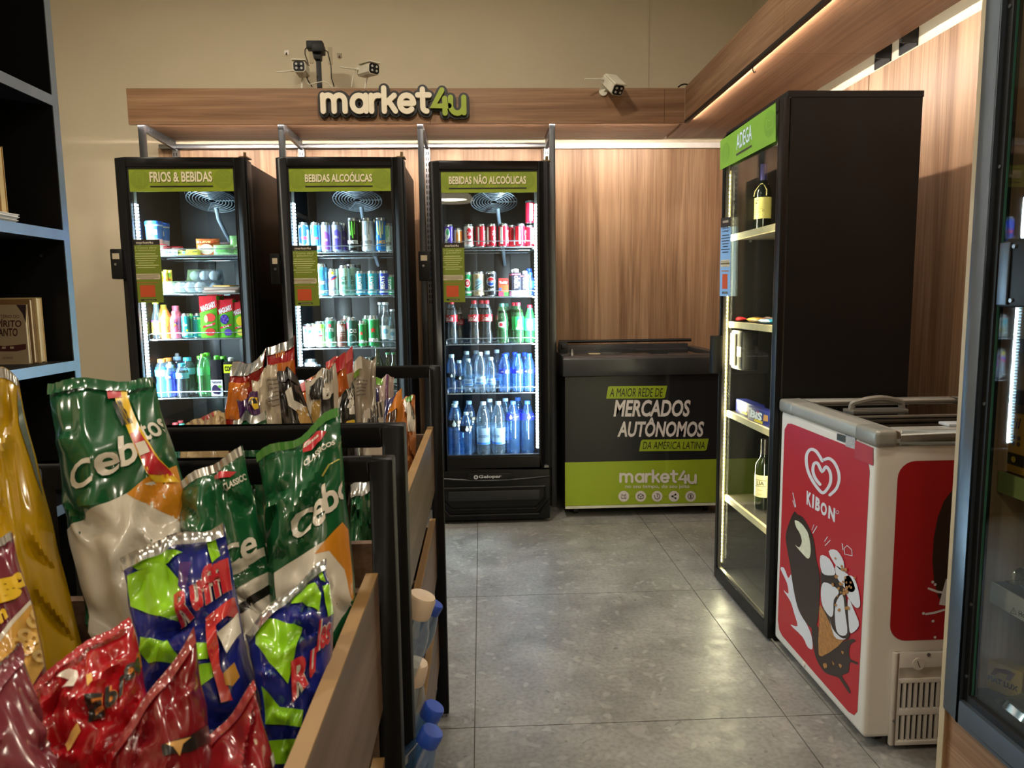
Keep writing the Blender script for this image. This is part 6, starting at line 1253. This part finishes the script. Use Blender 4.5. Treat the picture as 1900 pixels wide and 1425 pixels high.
# leaning water bottles in the aisle side of the far rack
cream_r = ribbed(.030, .20)
bottle('cream_cap', cream_r, M_PET, '#c9b59c', None, None, capr=.021, caph=.03); bottle('aisle_water', ribbed(.030, .215), M_PETB, '#2247a8', (.085, .11, '#2a37a8'), None, capr=.0165, caph=.02)
def lean(kind, px, py, X, zf, ang, lab):
    c = at(px, py, X=X); H = .205
    ux, uz = sin(ang), cos(ang); L = (c.z-zf)/uz
    sc = min(1.1, max(.75, (L-.012)/H)); b = Vector((c.x-ux*sc*H, c.y, c.z-uz*sc*H))
    place(kind, b, lab, rot=(0, ang, 0), scale=sc)
lean('cream_cap', 787, 1098, -.100, .44, radians(20), 'clear bottle with large cream cap leaning out of the middle rack tray')
lean('aisle_water', 806, 1124, -.100, .44, radians(30), 'blue-cap water bottle leaning out of the middle rack tray')
lean('cream_cap', 772, 1222, -.118, .17, radians(14), 'clear bottle with cream cap half hidden by the rack post')
lean('aisle_water', 804, 1316, -.092, .17, radians(28), 'blue-cap water bottle in the low tray next to the far rack post')
lean('aisle_water', 800, 1362, -.088, .17, radians(28), 'blue-cap water bottle in the low tray beside the near posts')

# ------------------------------------------------------------------ crinkled snack bags
def proj(p):
    v = np.array(p)-np.array([0, 0, EYE]); w_ = v@_f; return (950+FPX*(v@_r)/w_, 712.5-FPX*(v@_u)/w_)
class Bag:
    def __init__(s, label, corners, base, zfloor, thick=.038, seed=1, rough=.22, back='#a8a8a4', metal=.0, grid=(40, 50), name='snack_bag', wr=1.):
        W = [at(x, y, Y=Y) for x, y, Y in corners]           # TL TR BR BL
        for t, b in ((0, 3), (1, 2)):                        # let the bag stand on the tray floor
            if W[b].z > zfloor: W[b] = Vector((W[b].x, W[b].y, zfloor))
            else: W[b] = W[t]+(W[b]-W[t])*((W[t].z-zfloor)/(W[t].z-W[b].z))
        s.W = W; s.px = [proj(p) for p in W]; s.t = thick; s.rr = random.Random(seed); rr = s.rr; s.seed = seed
        n = (W[1]-W[0]).cross(W[3]-W[0]).normalized(); c = sum(W, Vector())/4
        s.N = n if n.dot(Vector((0, 0, EYE))-c) > 0 else -n
        s.folds = [(rr.uniform(0, 1), rr.uniform(.15, .9), rr.uniform(-.6, .6), rr.uniform(.12, .4), rr.choice((-1, 1))*rr.uniform(.5, 1)) for _ in range(15)]
        s.fr = [(rr.uniform(2.2, 4.5), rr.uniform(0, 6)) for _ in range(3)]; s.wr = wr
        root = empty(name, (W[2]+W[3])/2, label, 'snack bag'); s.root = root
        nu, nv = grid; s.cu = [i/nu for i in range(1, nu)]; s.cv = [i/nv for i in range(1, nv)]
        V, F = [], []
        for side in (1, -1):
            for j in range(nv+1):
                for i in range(nu+1): V.append(tuple(s.S(i/nu, j/nv, side)))
        for k in range(2):
            o = k*(nu+1)*(nv+1)
            for j in range(nv):
                for i in range(nu):
                    q = (o+j*(nu+1)+i, o+j*(nu+1)+i+1, o+(j+1)*(nu+1)+i+1, o+(j+1)*(nu+1)+i); F.append(q if k == 0 else q[::-1])
        ob = MB().add(V, F).build('film', foil(base, rough, metal), root, smooth=True)
        me = ob.data; me.materials.append(foil(back, .25, .75)); h = len(F)//2
        for p in me.polygons[h:]: p.material_index = 1
        s.film = ob; s.k = 0
    def S(s, u, v, side=1):
        W = s.W; g = max(0., sin(pi*min(1, max(0, (v-.035)/.93))))**.5
        uu = .5+(u-.5)*(1-.05*g)
        k = 2*u-1; nz = lambda a, b: mnoise.noise(Vector((a, b, s.seed*1.7)))
        sd = 0 if k < 0 else 5
        uu += k*abs(k)*(.055*nz(v*3.1, sd+.5)+.03*nz(v*8, sd+3.3))*s.wr+k*.05*max(0, g-.5)
        vv = v+.05*s.wr*nz(u*2.3, 9.1)*max(0, (v-.6)/.4)**2
        p = (W[3]*(1-uu)+W[2]*uu)*(1-vv)+(W[0]*(1-uu)+W[1]*uu)*vv
        p = p+s.N*(s.t*s.wr*(.9*nz(u*2.2, 4.2)-.25)*max(0, (v-.72)/.28)**1.5)
        e = max(0., 1-abs(2*u-1)**2.6)**.55
        d = s.t*e*g*(1 if side > 0 else .7)
        if side > 0:
            wv = 0.
            for (f, ph) in s.fr:
                wv += sin(f*2*pi*u+ph+2.2*v)*(math.exp(-(1-v)/.16)+.8*math.exp(-v/.16))*.16
            wv += .42*mnoise.noise(Vector((u*2.6, v*3.2, s.seed*3.1)))+.10*mnoise.noise(Vector((u*6, v*7, s.seed*5.7)))
            for (a, b, sl, ln, am) in s.folds:
                du, dv = u-a, v-b; dd = (dv-sl*du)/sqrt(1+sl*sl); al = abs(du+sl*dv)
                if al < ln: q = (1-(al/ln)**2); wv += am*.32*q*(math.exp(-(dd/.021)**2)-.7*math.exp(-((dd-.05)/.035)**2))
            d += s.t*wv*s.wr*min(1, e*g*1.6)
        if v > .955 or v < .045: d += .0012*sin(u*70)
        return p+s.N*(d*side if side > 0 else -d)
    def uv(s, x, y):
        P = s.px; u = v = .5
        for _ in range(14):
            b = np.array([(P[3][k]*(1-u)+P[2][k]*u)*(1-v)+(P[0][k]*(1-u)+P[1][k]*u)*v for k in (0, 1)])-np.array((x, y))
            du = np.array([(P[2][k]-P[3][k])*(1-v)+(P[1][k]-P[0][k])*v for k in (0, 1)]); dv = np.array([(P[0][k]*(1-u)+P[1][k]*u)-(P[3][k]*(1-u)+P[2][k]*u) for k in (0, 1)])
            try: st = np.linalg.solve(np.array([du, dv]).T, b)
            except Exception: break
            u -= st[0]; v -= st[1]
        return u, v
    def put(s, name, art, m, px=True):
        """lay artwork on the crinkled front; px: art is traced in photo pixels"""
        if px: art.v = [s.uv(x, y) for x, y in art.v]
        # keep inside the bag
        art.v = [(min(.995, max(.005, u)), min(.998, max(.002, v))) for u, v in art.v]
        art.l = [0]*len(art.v); s.k += 1; off = .0028+.0004*s.k
        return art.lay(name, lambda u, v: s.S(min(1, max(0, u)), min(1, max(0, v)))+s.N*off, m, s.root, cuts=(s.cu, s.cv), smooth=True)
    def seal(s, m, w_=.05): s.put('top_seal', Art().rect(.005, 1-w_, .995, .998), m, False)
_FO = {}
def foil(hexc, rough=.22, metal=0.):
    key = (hexc, rough, metal)
    if key not in _FO: _FO[key] = mat(hexc, rough, metal, .6, .5, var=.06, vscale=20, bump=.08, bscale=30, name='snack_film_'+hexc.lstrip('#'))
    return _FO[key]
def tq(t, q, bold=.03, shear=0.):
    """text stretched over a pixel quad BL BR TR TL"""
    v, f, _ = text2d(t, bold, shear); a = Art(); a.v = [quadmap(u, w_, q) for u, w_ in v]; a.l = [0]*len(v); a.f = f; return a
SILVER = foil('#b9b9b5', .22, .8); OFFW = foil('#cfc8ba', .3); GRN = '#14502c'; ORG = foil('#c27e1c', .3)
REDINK = foil('#b01c28', .3); YEL = foil('#d8b01c', .3); INKB = foil('#15120f', .35); LIME = foil('#86bf1a', .25)
ZN = .7435
# onion-ring snack bags
b = Bag('large green and white CEBOLITOS bag beside the yellow bag', [(84, 702, .88), (278, 688, .90), (436, 1100, .80), (176, 1180, .77)], GRN, ZN, .050, 3)
b.put('white_field', Art().poly([(140, 995), (305, 905), (370, 1010), (440, 1300), (215, 1330)]), OFFW)
b.put('chips_picture', Art().poly([(262, 930), (352, 870), (366, 900), (372, 985), (325, 965), (290, 945)]), ORG)
for t, q in (('C', [(163, 930), (207, 912), (203, 862), (155, 880)]), ('e', [(211, 905), (246, 888), (242, 848), (206, 862)]), ('b', [(249, 884), (279, 868), (262, 812), (236, 822)])): b.put('lettering', tq(t, q, .02), OFFW)
b.put('lettering', tq('tos', [(284, 832), (322, 805), (300, 772), (268, 800)], .015), OFFW)
b.put('promo_strip', Art().poly([(192, 700), (212, 698), (336, 905), (305, 908)]), YEL)
b.put('promo_red', Art().poly([(183, 702), (204, 700), (222, 735), (200, 740)]), REDINK); b.put('promo_red', Art().poly([(254, 815), (272, 810), (328, 893), (300, 895)]), REDINK)
b.put('promo_print', tq('BRINDE', [(238, 798), (255, 792), (222, 742), (210, 748)], .03), INKB)
b.put('promo_white', Art().poly([(268, 836), (284, 830), (296, 852), (280, 860)]), OFFW)
b.seal(foil('#1c5a34'), .04)
b = Bag('green CEBOLITOS bag half hidden between two other green bags', [(316, 908, .86), (452, 838, .88), (548, 1140, .80), (400, 1190, .78)], GRN, ZN, .044, 8)
b.put('white_field', Art().poly([(425, 1065), (510, 1015), (540, 1200), (560, 1400), (440, 1420)]), OFFW)
b.put('green_band', Art().poly([(425, 1085), (515, 1030), (520, 1060), (432, 1110)]), foil(GRN))
b.put('dark_band', Art().poly([(455, 1125), (515, 1085), (520, 1100), (462, 1140)]), INKB)
for t, q in (('C', [(428, 1070), (462, 1052), (458, 1008), (424, 1026)]), ('e', [(464, 1050), (487, 1036), (482, 998), (459, 1010)])): b.put('lettering', tq(t, q, .02), OFFW)
b.put('brand_oval', Art().poly([(404, 888), (422, 882), (448, 884), (440, 894), (420, 897), (407, 895)]), REDINK)
b.put('lettering', tq('CLASSICOS', [(436, 922), (470, 894), (466, 884), (432, 908)], .03), OFFW)
b.seal(SILVER, .035)
b = Bag('green CEBOLITOS bag standing beside the wooden tray lip', [(482, 848, .885), (622, 762, .90), (676, 1175, .82), (520, 1235, .80)], GRN, ZN, .044, 5)
b.put('white_field', Art().poly([(525, 1065), (655, 985), (700, 1500), (560, 1520)]), OFFW)
b.put('chips_picture', Art().poly([(602, 1030), (640, 975), (655, 985), (668, 1090), (664, 1130), (645, 1060), (625, 1025)]), ORG)
b.put('green_band', Art().poly([(622, 1190), (668, 1110), (675, 1160), (640, 1215)]), foil('#1c5a34'))
for t, q in (('C', [(560, 1012), (596, 990), (594, 942), (556, 962)]), ('e', [(597, 988), (618, 973), (616, 926), (594, 940)]), ('b', [(618, 962), (638, 945), (626, 898), (606, 908)]), ('o', [(634, 938), (650, 926), (648, 890), (632, 905)])): b.put('lettering', tq(t, q, .02), OFFW)
b.put('brand_oval', Art().poly([(564, 822), (588, 808), (606, 812), (600, 828), (582, 842), (568, 842)]), REDINK)
b.put('brand_lettering', tq('Elma', [(567, 834), (594, 820), (594, 812), (567, 824)], .03), OFFW)
b.put('lettering', tq('CLASSICOS', [(575, 872), (624, 834), (621, 826), (572, 860)], .03), OFFW)
b.put('gold_curve', Art().stroke([(606, 892), (615, 872), (630, 862)], 2.), foil('#b8b45a'))
b.seal(foil('#3f7a30'), .035)
# wavy-chip bags
def waves(b, polys, m): 
    for q in polys: b.put('wave_shape', Art().poly(q), m)
RB = '#1c2578'
b = Bag('blue and lime RUFFLES bag beside the red EBICEN bag', [(228, 1046, .73), (412, 972, .77), (500, 1290, .66), (282, 1400, .62)], RB, ZN, .042, 12)
waves(b, [[(235, 1050), (280, 1012), (345, 1045), (320, 1062), (262, 1072)], [(240, 1080), (310, 1060), (350, 1110), (340, 1175), (300, 1165), (248, 1140)], [(262, 1200), (330, 1215), (355, 1255), (285, 1250), (262, 1225)], [(330, 985), (395, 990), (410, 1040), (398, 1060), (380, 1000)], [(370, 1215), (402, 1218), (398, 1245), (372, 1250)], [(372, 1260), (405, 1250), (408, 1275), (375, 1300)]], LIME)
b.put('purple_shade', Art().poly([(343, 1068), (362, 1062), (352, 1125), (340, 1110)]), foil('#4a2a70'))
for e_, (m, bo) in enumerate(((OFFW, .11), (REDINK, .03))):
    for t, q in (('R', [(345, 1190), (372, 1170), (362, 1112), (334, 1128)]), ('u', [(372, 1165), (388, 1150), (380, 1098), (360, 1112)]), ('f', [(388, 1150), (408, 1132), (398, 1062), (376, 1080)]), ('f', [(405, 1135), (422, 1120), (410, 1058), (392, 1070)]), ('l', [(420, 1122), (436, 1110), (424, 1045), (408, 1058)])): b.put('lettering', tq(t, q, bo), m)
b.put('red_flash', Art().poly([(390, 1170), (415, 1148), (440, 1125), (455, 1160), (430, 1165), (412, 1185), (420, 1260), (440, 1315), (420, 1320), (400, 1240)]), foil('#b8302c'))
b.put('white_flash', Art().poly([(414, 1200), (440, 1165), (450, 1150), (455, 1190), (432, 1235)]), OFFW)
b.put('chip_picture', Art().poly([(425, 1270), (445, 1250), (452, 1275), (440, 1292), (428, 1290)]), foil('#b8862c'))
b.seal(SILVER, .06)
b = Bag('blue and lime RUFFLES bag leaning on the wooden tray lip', [(454, 1176, .69), (608, 1018, .75), (628, 1330, .68), (508, 1440, .61)], RB, ZN, .042, 17)
waves(b, [[(540, 1100), (585, 1085), (595, 1110), (590, 1150), (560, 1130), (538, 1128)], [(470, 1165), (500, 1160), (560, 1180), (545, 1240), (535, 1285), (500, 1245), (475, 1205)], [(485, 1290), (520, 1325), (562, 1330), (558, 1360), (495, 1355)], [(497, 1385), (555, 1380), (540, 1425), (505, 1425)], [(588, 1035), (600, 1040), (605, 1080), (596, 1078)], [(598, 1090), (612, 1085), (616, 1150), (605, 1160)]], LIME)
for e_, (m, bo) in enumerate(((OFFW, .11), (REDINK, .03))):
    for t, q in (('R', [(543, 1318), (572, 1285), (578, 1225), (540, 1245)]), ('u', [(572, 1280), (584, 1262), (586, 1216), (575, 1226)]), ('les', [(586, 1228), (613, 1205), (612, 1152), (590, 1170)])): b.put('lettering', tq(t, q, bo), m)
b.seal(SILVER, .07)
# yellow bag, ring-cereal bag, red bags
b = Bag('plain yellow snack bag leaning against the bookshelf side', [(-75, 704, .80), (24, 690, .82), (165, 1085, .76), (-40, 1110, .74)], '#a9850c', ZN, .046, 22)
b.put('silver_edge', Art().poly([(26, 712), (36, 730), (75, 850), (108, 940), (112, 1000), (90, 920), (40, 790)]), SILVER)
b.seal(SILVER, .03)
b = Bag('maroon snack bag with yellow lettering and ring-cereal picture', [(-120, 1070, .64), (22, 985, .68), (140, 1215, .60), (-20, 1330, .56)], '#6a2030', ZN, .03, 25)
b.put('ring_picture_ground', Art().poly([(0, 1215), (68, 1125), (102, 1172), (118, 1230), (60, 1300), (-10, 1300)]), foil('#c89a4a'))
b.put('white_line', Art().poly([(-5, 1208), (66, 1118), (69, 1125), (0, 1216)]), OFFW)
for t, q in (('n', [(-60, 1150), (-22, 1130), (-30, 1080), (-66, 1104)]), ('g', [(-8, 1140), (44, 1120), (42, 1072), (-14, 1092)]), ('o', [(26, 1108), (58, 1094), (52, 1062), (22, 1076)])): b.put('lettering', tq(t, q, .06), YEL)
b.put('lettering', tq('um', [(-14, 1196), (22, 1160), (14, 1140), (-20, 1172)], .05), YEL)
for i, (x, y) in enumerate(((65, 1165), (92, 1165), (52, 1190), (66, 1196), (92, 1206), (58, 1216), (80, 1228), (40, 1208), (72, 1150))):
    b.put('cereal_ring', Art().ring(x, y, 5, 13, 14, .9), foil('#d8ae62' if i % 2 else '#e0bc78'))
b.seal(SILVER, .03)
b = Bag('bright red EBICEN snack bag with black lettering', [(56, 1278, .585), (234, 1128, .64), (330, 1385, .55), (120, 1500, .50)], '#a00f1a', ZN, .042, 31)
b.put('chips_picture', Art().poly([(130, 1400), (160, 1365), (165, 1380), (140, 1415)]), foil('#d8a85a')); b.put('chips_picture', Art().poly([(172, 1278), (180, 1272), (186, 1290), (176, 1300)]), foil('#d8a85a'))
for e_, (m, bo) in enumerate(((foil('#d8843c'), .12), (INKB, .04))):
    for t, q in (('E', [(180, 1368), (208, 1352), (204, 1312), (174, 1318)]), ('b', [(211, 1345), (230, 1328), (226, 1288), (206, 1300)]), ('i', [(232, 1320), (238, 1312), (236, 1270), (228, 1278)]), ('c', [(238, 1292), (256, 1276), (252, 1242), (234, 1256)]), ('e', [(254, 1270), (266, 1258), (262, 1226), (250, 1236)])): b.put('lettering', tq(t, q, bo), m)
b.put('white_mark', Art().poly([(118, 1275), (135, 1258), (148, 1262), (154, 1275), (150, 1298), (130, 1300), (138, 1282)]), OFFW)
b.put('gold_line', Art().stroke([(66, 1290), (110, 1235), (150, 1200)], 2.2), foil('#c89a7a'))
b.seal(foil('#a8343a', .2), .045)
b = Bag('dark red snack bag with pointed top beside the red EBICEN bag', [(188, 1398, .53), (364, 1166, .60), (420, 1440, .52), (262, 1560, .47)], '#6f0f16', ZN, .04, 36)
b.put('dark_emblem', Art().poly([(296, 1400), (350, 1382), (392, 1352), (396, 1385), (350, 1412), (300, 1420)]), INKB)
b.put('gold_mark', Art().poly([(304, 1398), (340, 1388), (352, 1384), (336, 1398), (330, 1420), (318, 1404)]), foil('#c89a5a'))
b.seal(foil('#8f3a38', .25), .06)
b = Bag('dark red snack bag at the tray front below the blue bags', [(344, 1425, .54), (474, 1262, .60), (540, 1440, .53), (422, 1560, .49)], '#7c0f18', ZN, .038, 41)
b.put('white_mark', Art().poly([(488, 1420), (500, 1405), (503, 1425), (492, 1440)]), OFFW)
b.seal(foil('#9c3436', .25), .05)
b = Bag('dusky pink snack bag in the tray corner under the maroon bag', [(-70, 1300, .50), (34, 1200, .55), (112, 1390, .49), (20, 1520, .45)], '#6f2a36', ZN, .03, 44)
b.seal(foil('#7a3844', .25), .05)
b.put('silver_edge', Art().poly([(60, 1300), (84, 1310), (100, 1350), (90, 1400), (66, 1350)]), SILVER)

# bags on the far rack
ZF = .7015
def fbag(label, c, Y, base, seed, dY=.0, **k): return Bag(label, [(c[0][0], c[0][1], Y+.02), (c[1][0], c[1][1], Y+.02+dY), (c[2][0], c[2][1], Y-.02+dY), (c[3][0], c[3][1], Y-.02)], base, ZF, .03, seed, grid=(18, 22), wr=1.25, **k)
b = fbag('red and orange snack bag with silvery top beside the FRIOS cooler', [(428, 672), (488, 656), (474, 790), (392, 790)], 1.78, '#8f2018', 51)
b.put('orange_field', Art().poly([(425, 710), (470, 705), (468, 780), (390, 780)]), foil('#b8641c')); b.put('lettering', tq('O SENSACIONAL', [(438, 722), (470, 716), (470, 708), (438, 714)], .01), foil('#d88a3c')); b.seal(SILVER, .10)
b = fbag('red snack bag with orange foot standing tallest between the coolers', [(494, 640), (546, 634), (552, 760), (490, 762)], 1.86, '#a01a20', 52)
b.put('orange_field', Art().poly([(498, 676), (548, 672), (552, 760), (490, 760)]), foil('#b8641c')); b.put('lettering', tq('mm', [(514, 664), (530, 660), (528, 650), (512, 654)], .02), foil('#d88a3c')); b.seal(SILVER, .06)
b = fbag('cream snack bag showing its nutrition table', [(463, 705), (514, 678), (566, 800), (492, 806)], 1.60, '#b9ab94', 53)
b.put('table_print', Art().poly([(497, 708), (530, 695), (540, 745), (510, 755)]), foil('#8f8474'))
for k in range(6): b.put('table_line', Art().poly([(498+k*2.2, 711+k*7), (531+k*1.4, 699+k*7), (531+k*1.4, 700.4+k*7), (498+k*2.2, 712.4+k*7)]), foil('#4a4238'))
b = fbag('black and cream crisps bag with speckled print', [(510, 690), (550, 690), (648, 806), (548, 806)], 1.48, '#1c1713', 54)
b.put('cream_blob', Art().poly([(536, 728), (548, 722), (552, 745), (575, 752), (580, 770), (560, 768), (542, 752)]), OFFW); b.put('tan_field', Art().poly([(555, 762), (585, 752), (610, 800), (570, 800)]), foil('#a07c3c')); b.seal(INKB, .06)
b = fbag('purple and yellow snack bag lying over the green one', [(442, 744), (472, 728), (530, 812), (474, 820)], 1.36, '#3f1c50', 55)
b.put('yellow_field', Art().poly([(462, 742), (482, 736), (494, 752), (476, 762)]), YEL); b.put('lettering', tq('ne', [(468, 754), (486, 746), (482, 736), (464, 744)], .04), INKB)
b = fbag('small dark green CLASSICOS bag behind the rack frame', [(424, 778), (490, 756), (524, 842), (430, 846)], 1.24, GRN, 56)
b.put('lettering', tq('CLASSICOS', [(478, 792), (494, 786), (492, 780), (476, 786)], .03), OFFW); b.put('white_field', Art().poly([(494, 770), (500, 766), (520, 820), (510, 822)]), OFFW); b.seal(SILVER, .05)
b = fbag('beige striped paper snack bag lying low at the rack corner', [(328, 796), (418, 758), (436, 842), (348, 856)], 1.20, '#b59c70', 57, rough=.5)
for k in range(6): b.put('stripe', Art().poly([(340+k*9, 792-k*4), (344+k*9, 790-k*4), (352+k*9, 812-k*4), (348+k*9, 814-k*4)]), foil('#7a5f3c', .5))
b.put('red_print', Art().poly([(374, 778), (392, 770), (394, 778), (380, 784)]), REDINK); b.put('stamp_print', Art().ring(414, 776, 4, 8, 16), foil('#8a6f48', .5))
b = fbag('orange snack bag with red edge and curly lettering', [(548, 706), (640, 652), (668, 760), (580, 792)], 1.72, '#b85a18', 58)
b.put('red_field', Art().poly([(548, 706), (572, 690), (582, 712), (560, 722)]), REDINK); b.put('red_field', Art().poly([(606, 676), (642, 652), (644, 680), (612, 700)]), REDINK)
b.put('lettering', tq('mi', [(572, 682), (594, 672), (592, 658), (570, 668)], .05), INKB); b.put('lettering', tq('DISCO', [(558, 700), (576, 692), (572, 682), (554, 690)], .04), foil('#d8a05a'))
b = fbag('white crisps bag with black rosette and striped top', [(566, 706), (622, 672), (642, 802), (572, 806)], 1.55, '#bdb2a0', 59)
b.put('black_blob', Art().poly([(576, 712), (596, 702), (606, 720), (598, 742), (578, 738)]), INKB); b.put('black_blob', Art().poly([(600, 735), (622, 728), (624, 770), (604, 790)]), INKB)
for k in range(7): b.put('stripe', Art().poly([(598+k*3, 688-k*1.6), (599.5+k*3, 687-k*1.6), (602+k*3, 712-k*1.6), (600.5+k*3, 713-k*1.6)]), INKB)
b.put('tan_field', Art().poly([(584, 744), (600, 744), (600, 780), (586, 784)]), foil('#a8843c')); b.put('lettering', tq('b', [(606, 742), (620, 736), (618, 714), (604, 720)], .06), OFFW)
b = fbag('bright red snack bag wedged behind the orange one', [(604, 672), (652, 646), (668, 760), (624, 772)], 1.84, '#a81820', 60)
b.put('cream_field', Art().poly([(622, 700), (660, 690), (668, 770), (626, 776)]), foil('#b09c84')); b.put('blue_label', Art().poly([(622, 700), (646, 698), (646, 708), (622, 711)]), foil('#1c2a6a')); b.put('blue_label', Art().poly([(626, 716), (634, 714), (634, 726), (626, 728)]), foil('#1c2a6a'))
b.seal(foil('#b8484a', .2), .08)
b = fbag('black bag with a large white letter t', [(624, 738), (656, 712), (676, 806), (608, 808)], 1.36, '#1a1915', 61)
b.put('cream_side', Art().poly([(622, 742), (632, 735), (630, 806), (606, 806)]), foil('#a89a84'))
b.put('lettering', tq('t', [(650, 772), (668, 770), (664, 738), (646, 742)], .06), OFFW)
for k in range(6): b.put('stripe', Art().poly([(640+k*3, 722+k*1.5), (641.4+k*3, 722+k*1.5), (648+k*3, 740+k*2), (646.6+k*3, 740+k*2)]), OFFW)
b.put('yellow_foot', Art().disc(656, 784, 9, 4), YEL)
b = fbag('crumpled grey-beige snack bag with printed table', [(652, 676), (694, 664), (698, 802), (652, 804)], 1.62, '#8f8372', 62)
b.put('white_crown', Art().poly([(654, 676), (672, 668), (674, 690), (660, 694)]), OFFW); b.put('green_tag', Art().poly([(658, 694), (670, 692), (670, 702), (658, 706)]), foil('#6a8a2c'))
for k in range(5): b.put('table_line', Art().poly([(666, 710+k*6), (682, 706+k*6), (682, 707.3+k*6), (666, 711.3+k*6)]), foil('#4a4238'))
b = fbag('white and black striped snack bag in front of the orange one', [(672, 766), (709, 742), (714, 812), (668, 814)], 1.30, '#b5aa9a', 63)
for k in range(6): b.put('stripe', Art().poly([(684+k*4, 758-k*2), (686+k*4, 757-k*2), (690+k*4, 778-k*1), (688+k*4, 779-k*1)]), INKB)
b.put('black_foot', Art().poly([(684, 776), (704, 772), (708, 790), (684, 792)]), INKB)
b = fbag('white and green leafy snack bag behind the orange and navy one', [(694, 706), (730, 694), (734, 792), (700, 794)], 1.76, '#a8948a', 64)
b.put('green_field', Art().poly([(695, 706), (708, 698), (710, 712), (698, 718)]), foil('#6aa82c')); b.put('navy_field', Art().poly([(696, 726), (704, 720), (706, 790), (698, 790)]), foil('#1c1c50')); b.put('purple_stripe', Art().poly([(714, 700), (720, 698), (724, 740), (718, 742)]), foil('#5a2f50'))
b = fbag('orange snack bag with navy crown beside the wooden lip', [(706, 742), (747, 716), (750, 802), (708, 804)], 1.56, '#b56a14', 65)
b.put('navy_field', Art().poly([(702, 752), (708, 736), (732, 722), (726, 740), (714, 790), (702, 795)]), foil('#1c1c50')); b.put('dark_shape', Art().poly([(722, 764), (740, 756), (738, 784), (724, 786)]), foil('#3a2010'))
b = fbag('white and orange snack bag with green tip next to the wooden lip', [(744, 744), (770, 732), (772, 850), (748, 852)], 1.80, '#b8713a', 66)
b.put('white_field', Art().poly([(748, 752), (758, 745), (772, 770), (772, 800), (762, 800), (758, 770)]), OFFW); b.put('green_tip', Art().poly([(748, 746), (758, 736), (766, 736), (764, 746), (754, 750)]), foil('#4f8f2c'))
for k in range(4): b.put('stripe', Art().poly([(764+k*2.2, 752+k*2), (765.2+k*2.2, 752+k*2), (768+k*1.6, 778), (766.8+k*1.6, 778)]), INKB)
b = fbag('dark green snack bag seen through the rack end frames', [(648, 898), (690, 884), (696, 984), (648, 990)], 1.20, GRN, 67); b.seal(SILVER, .12)
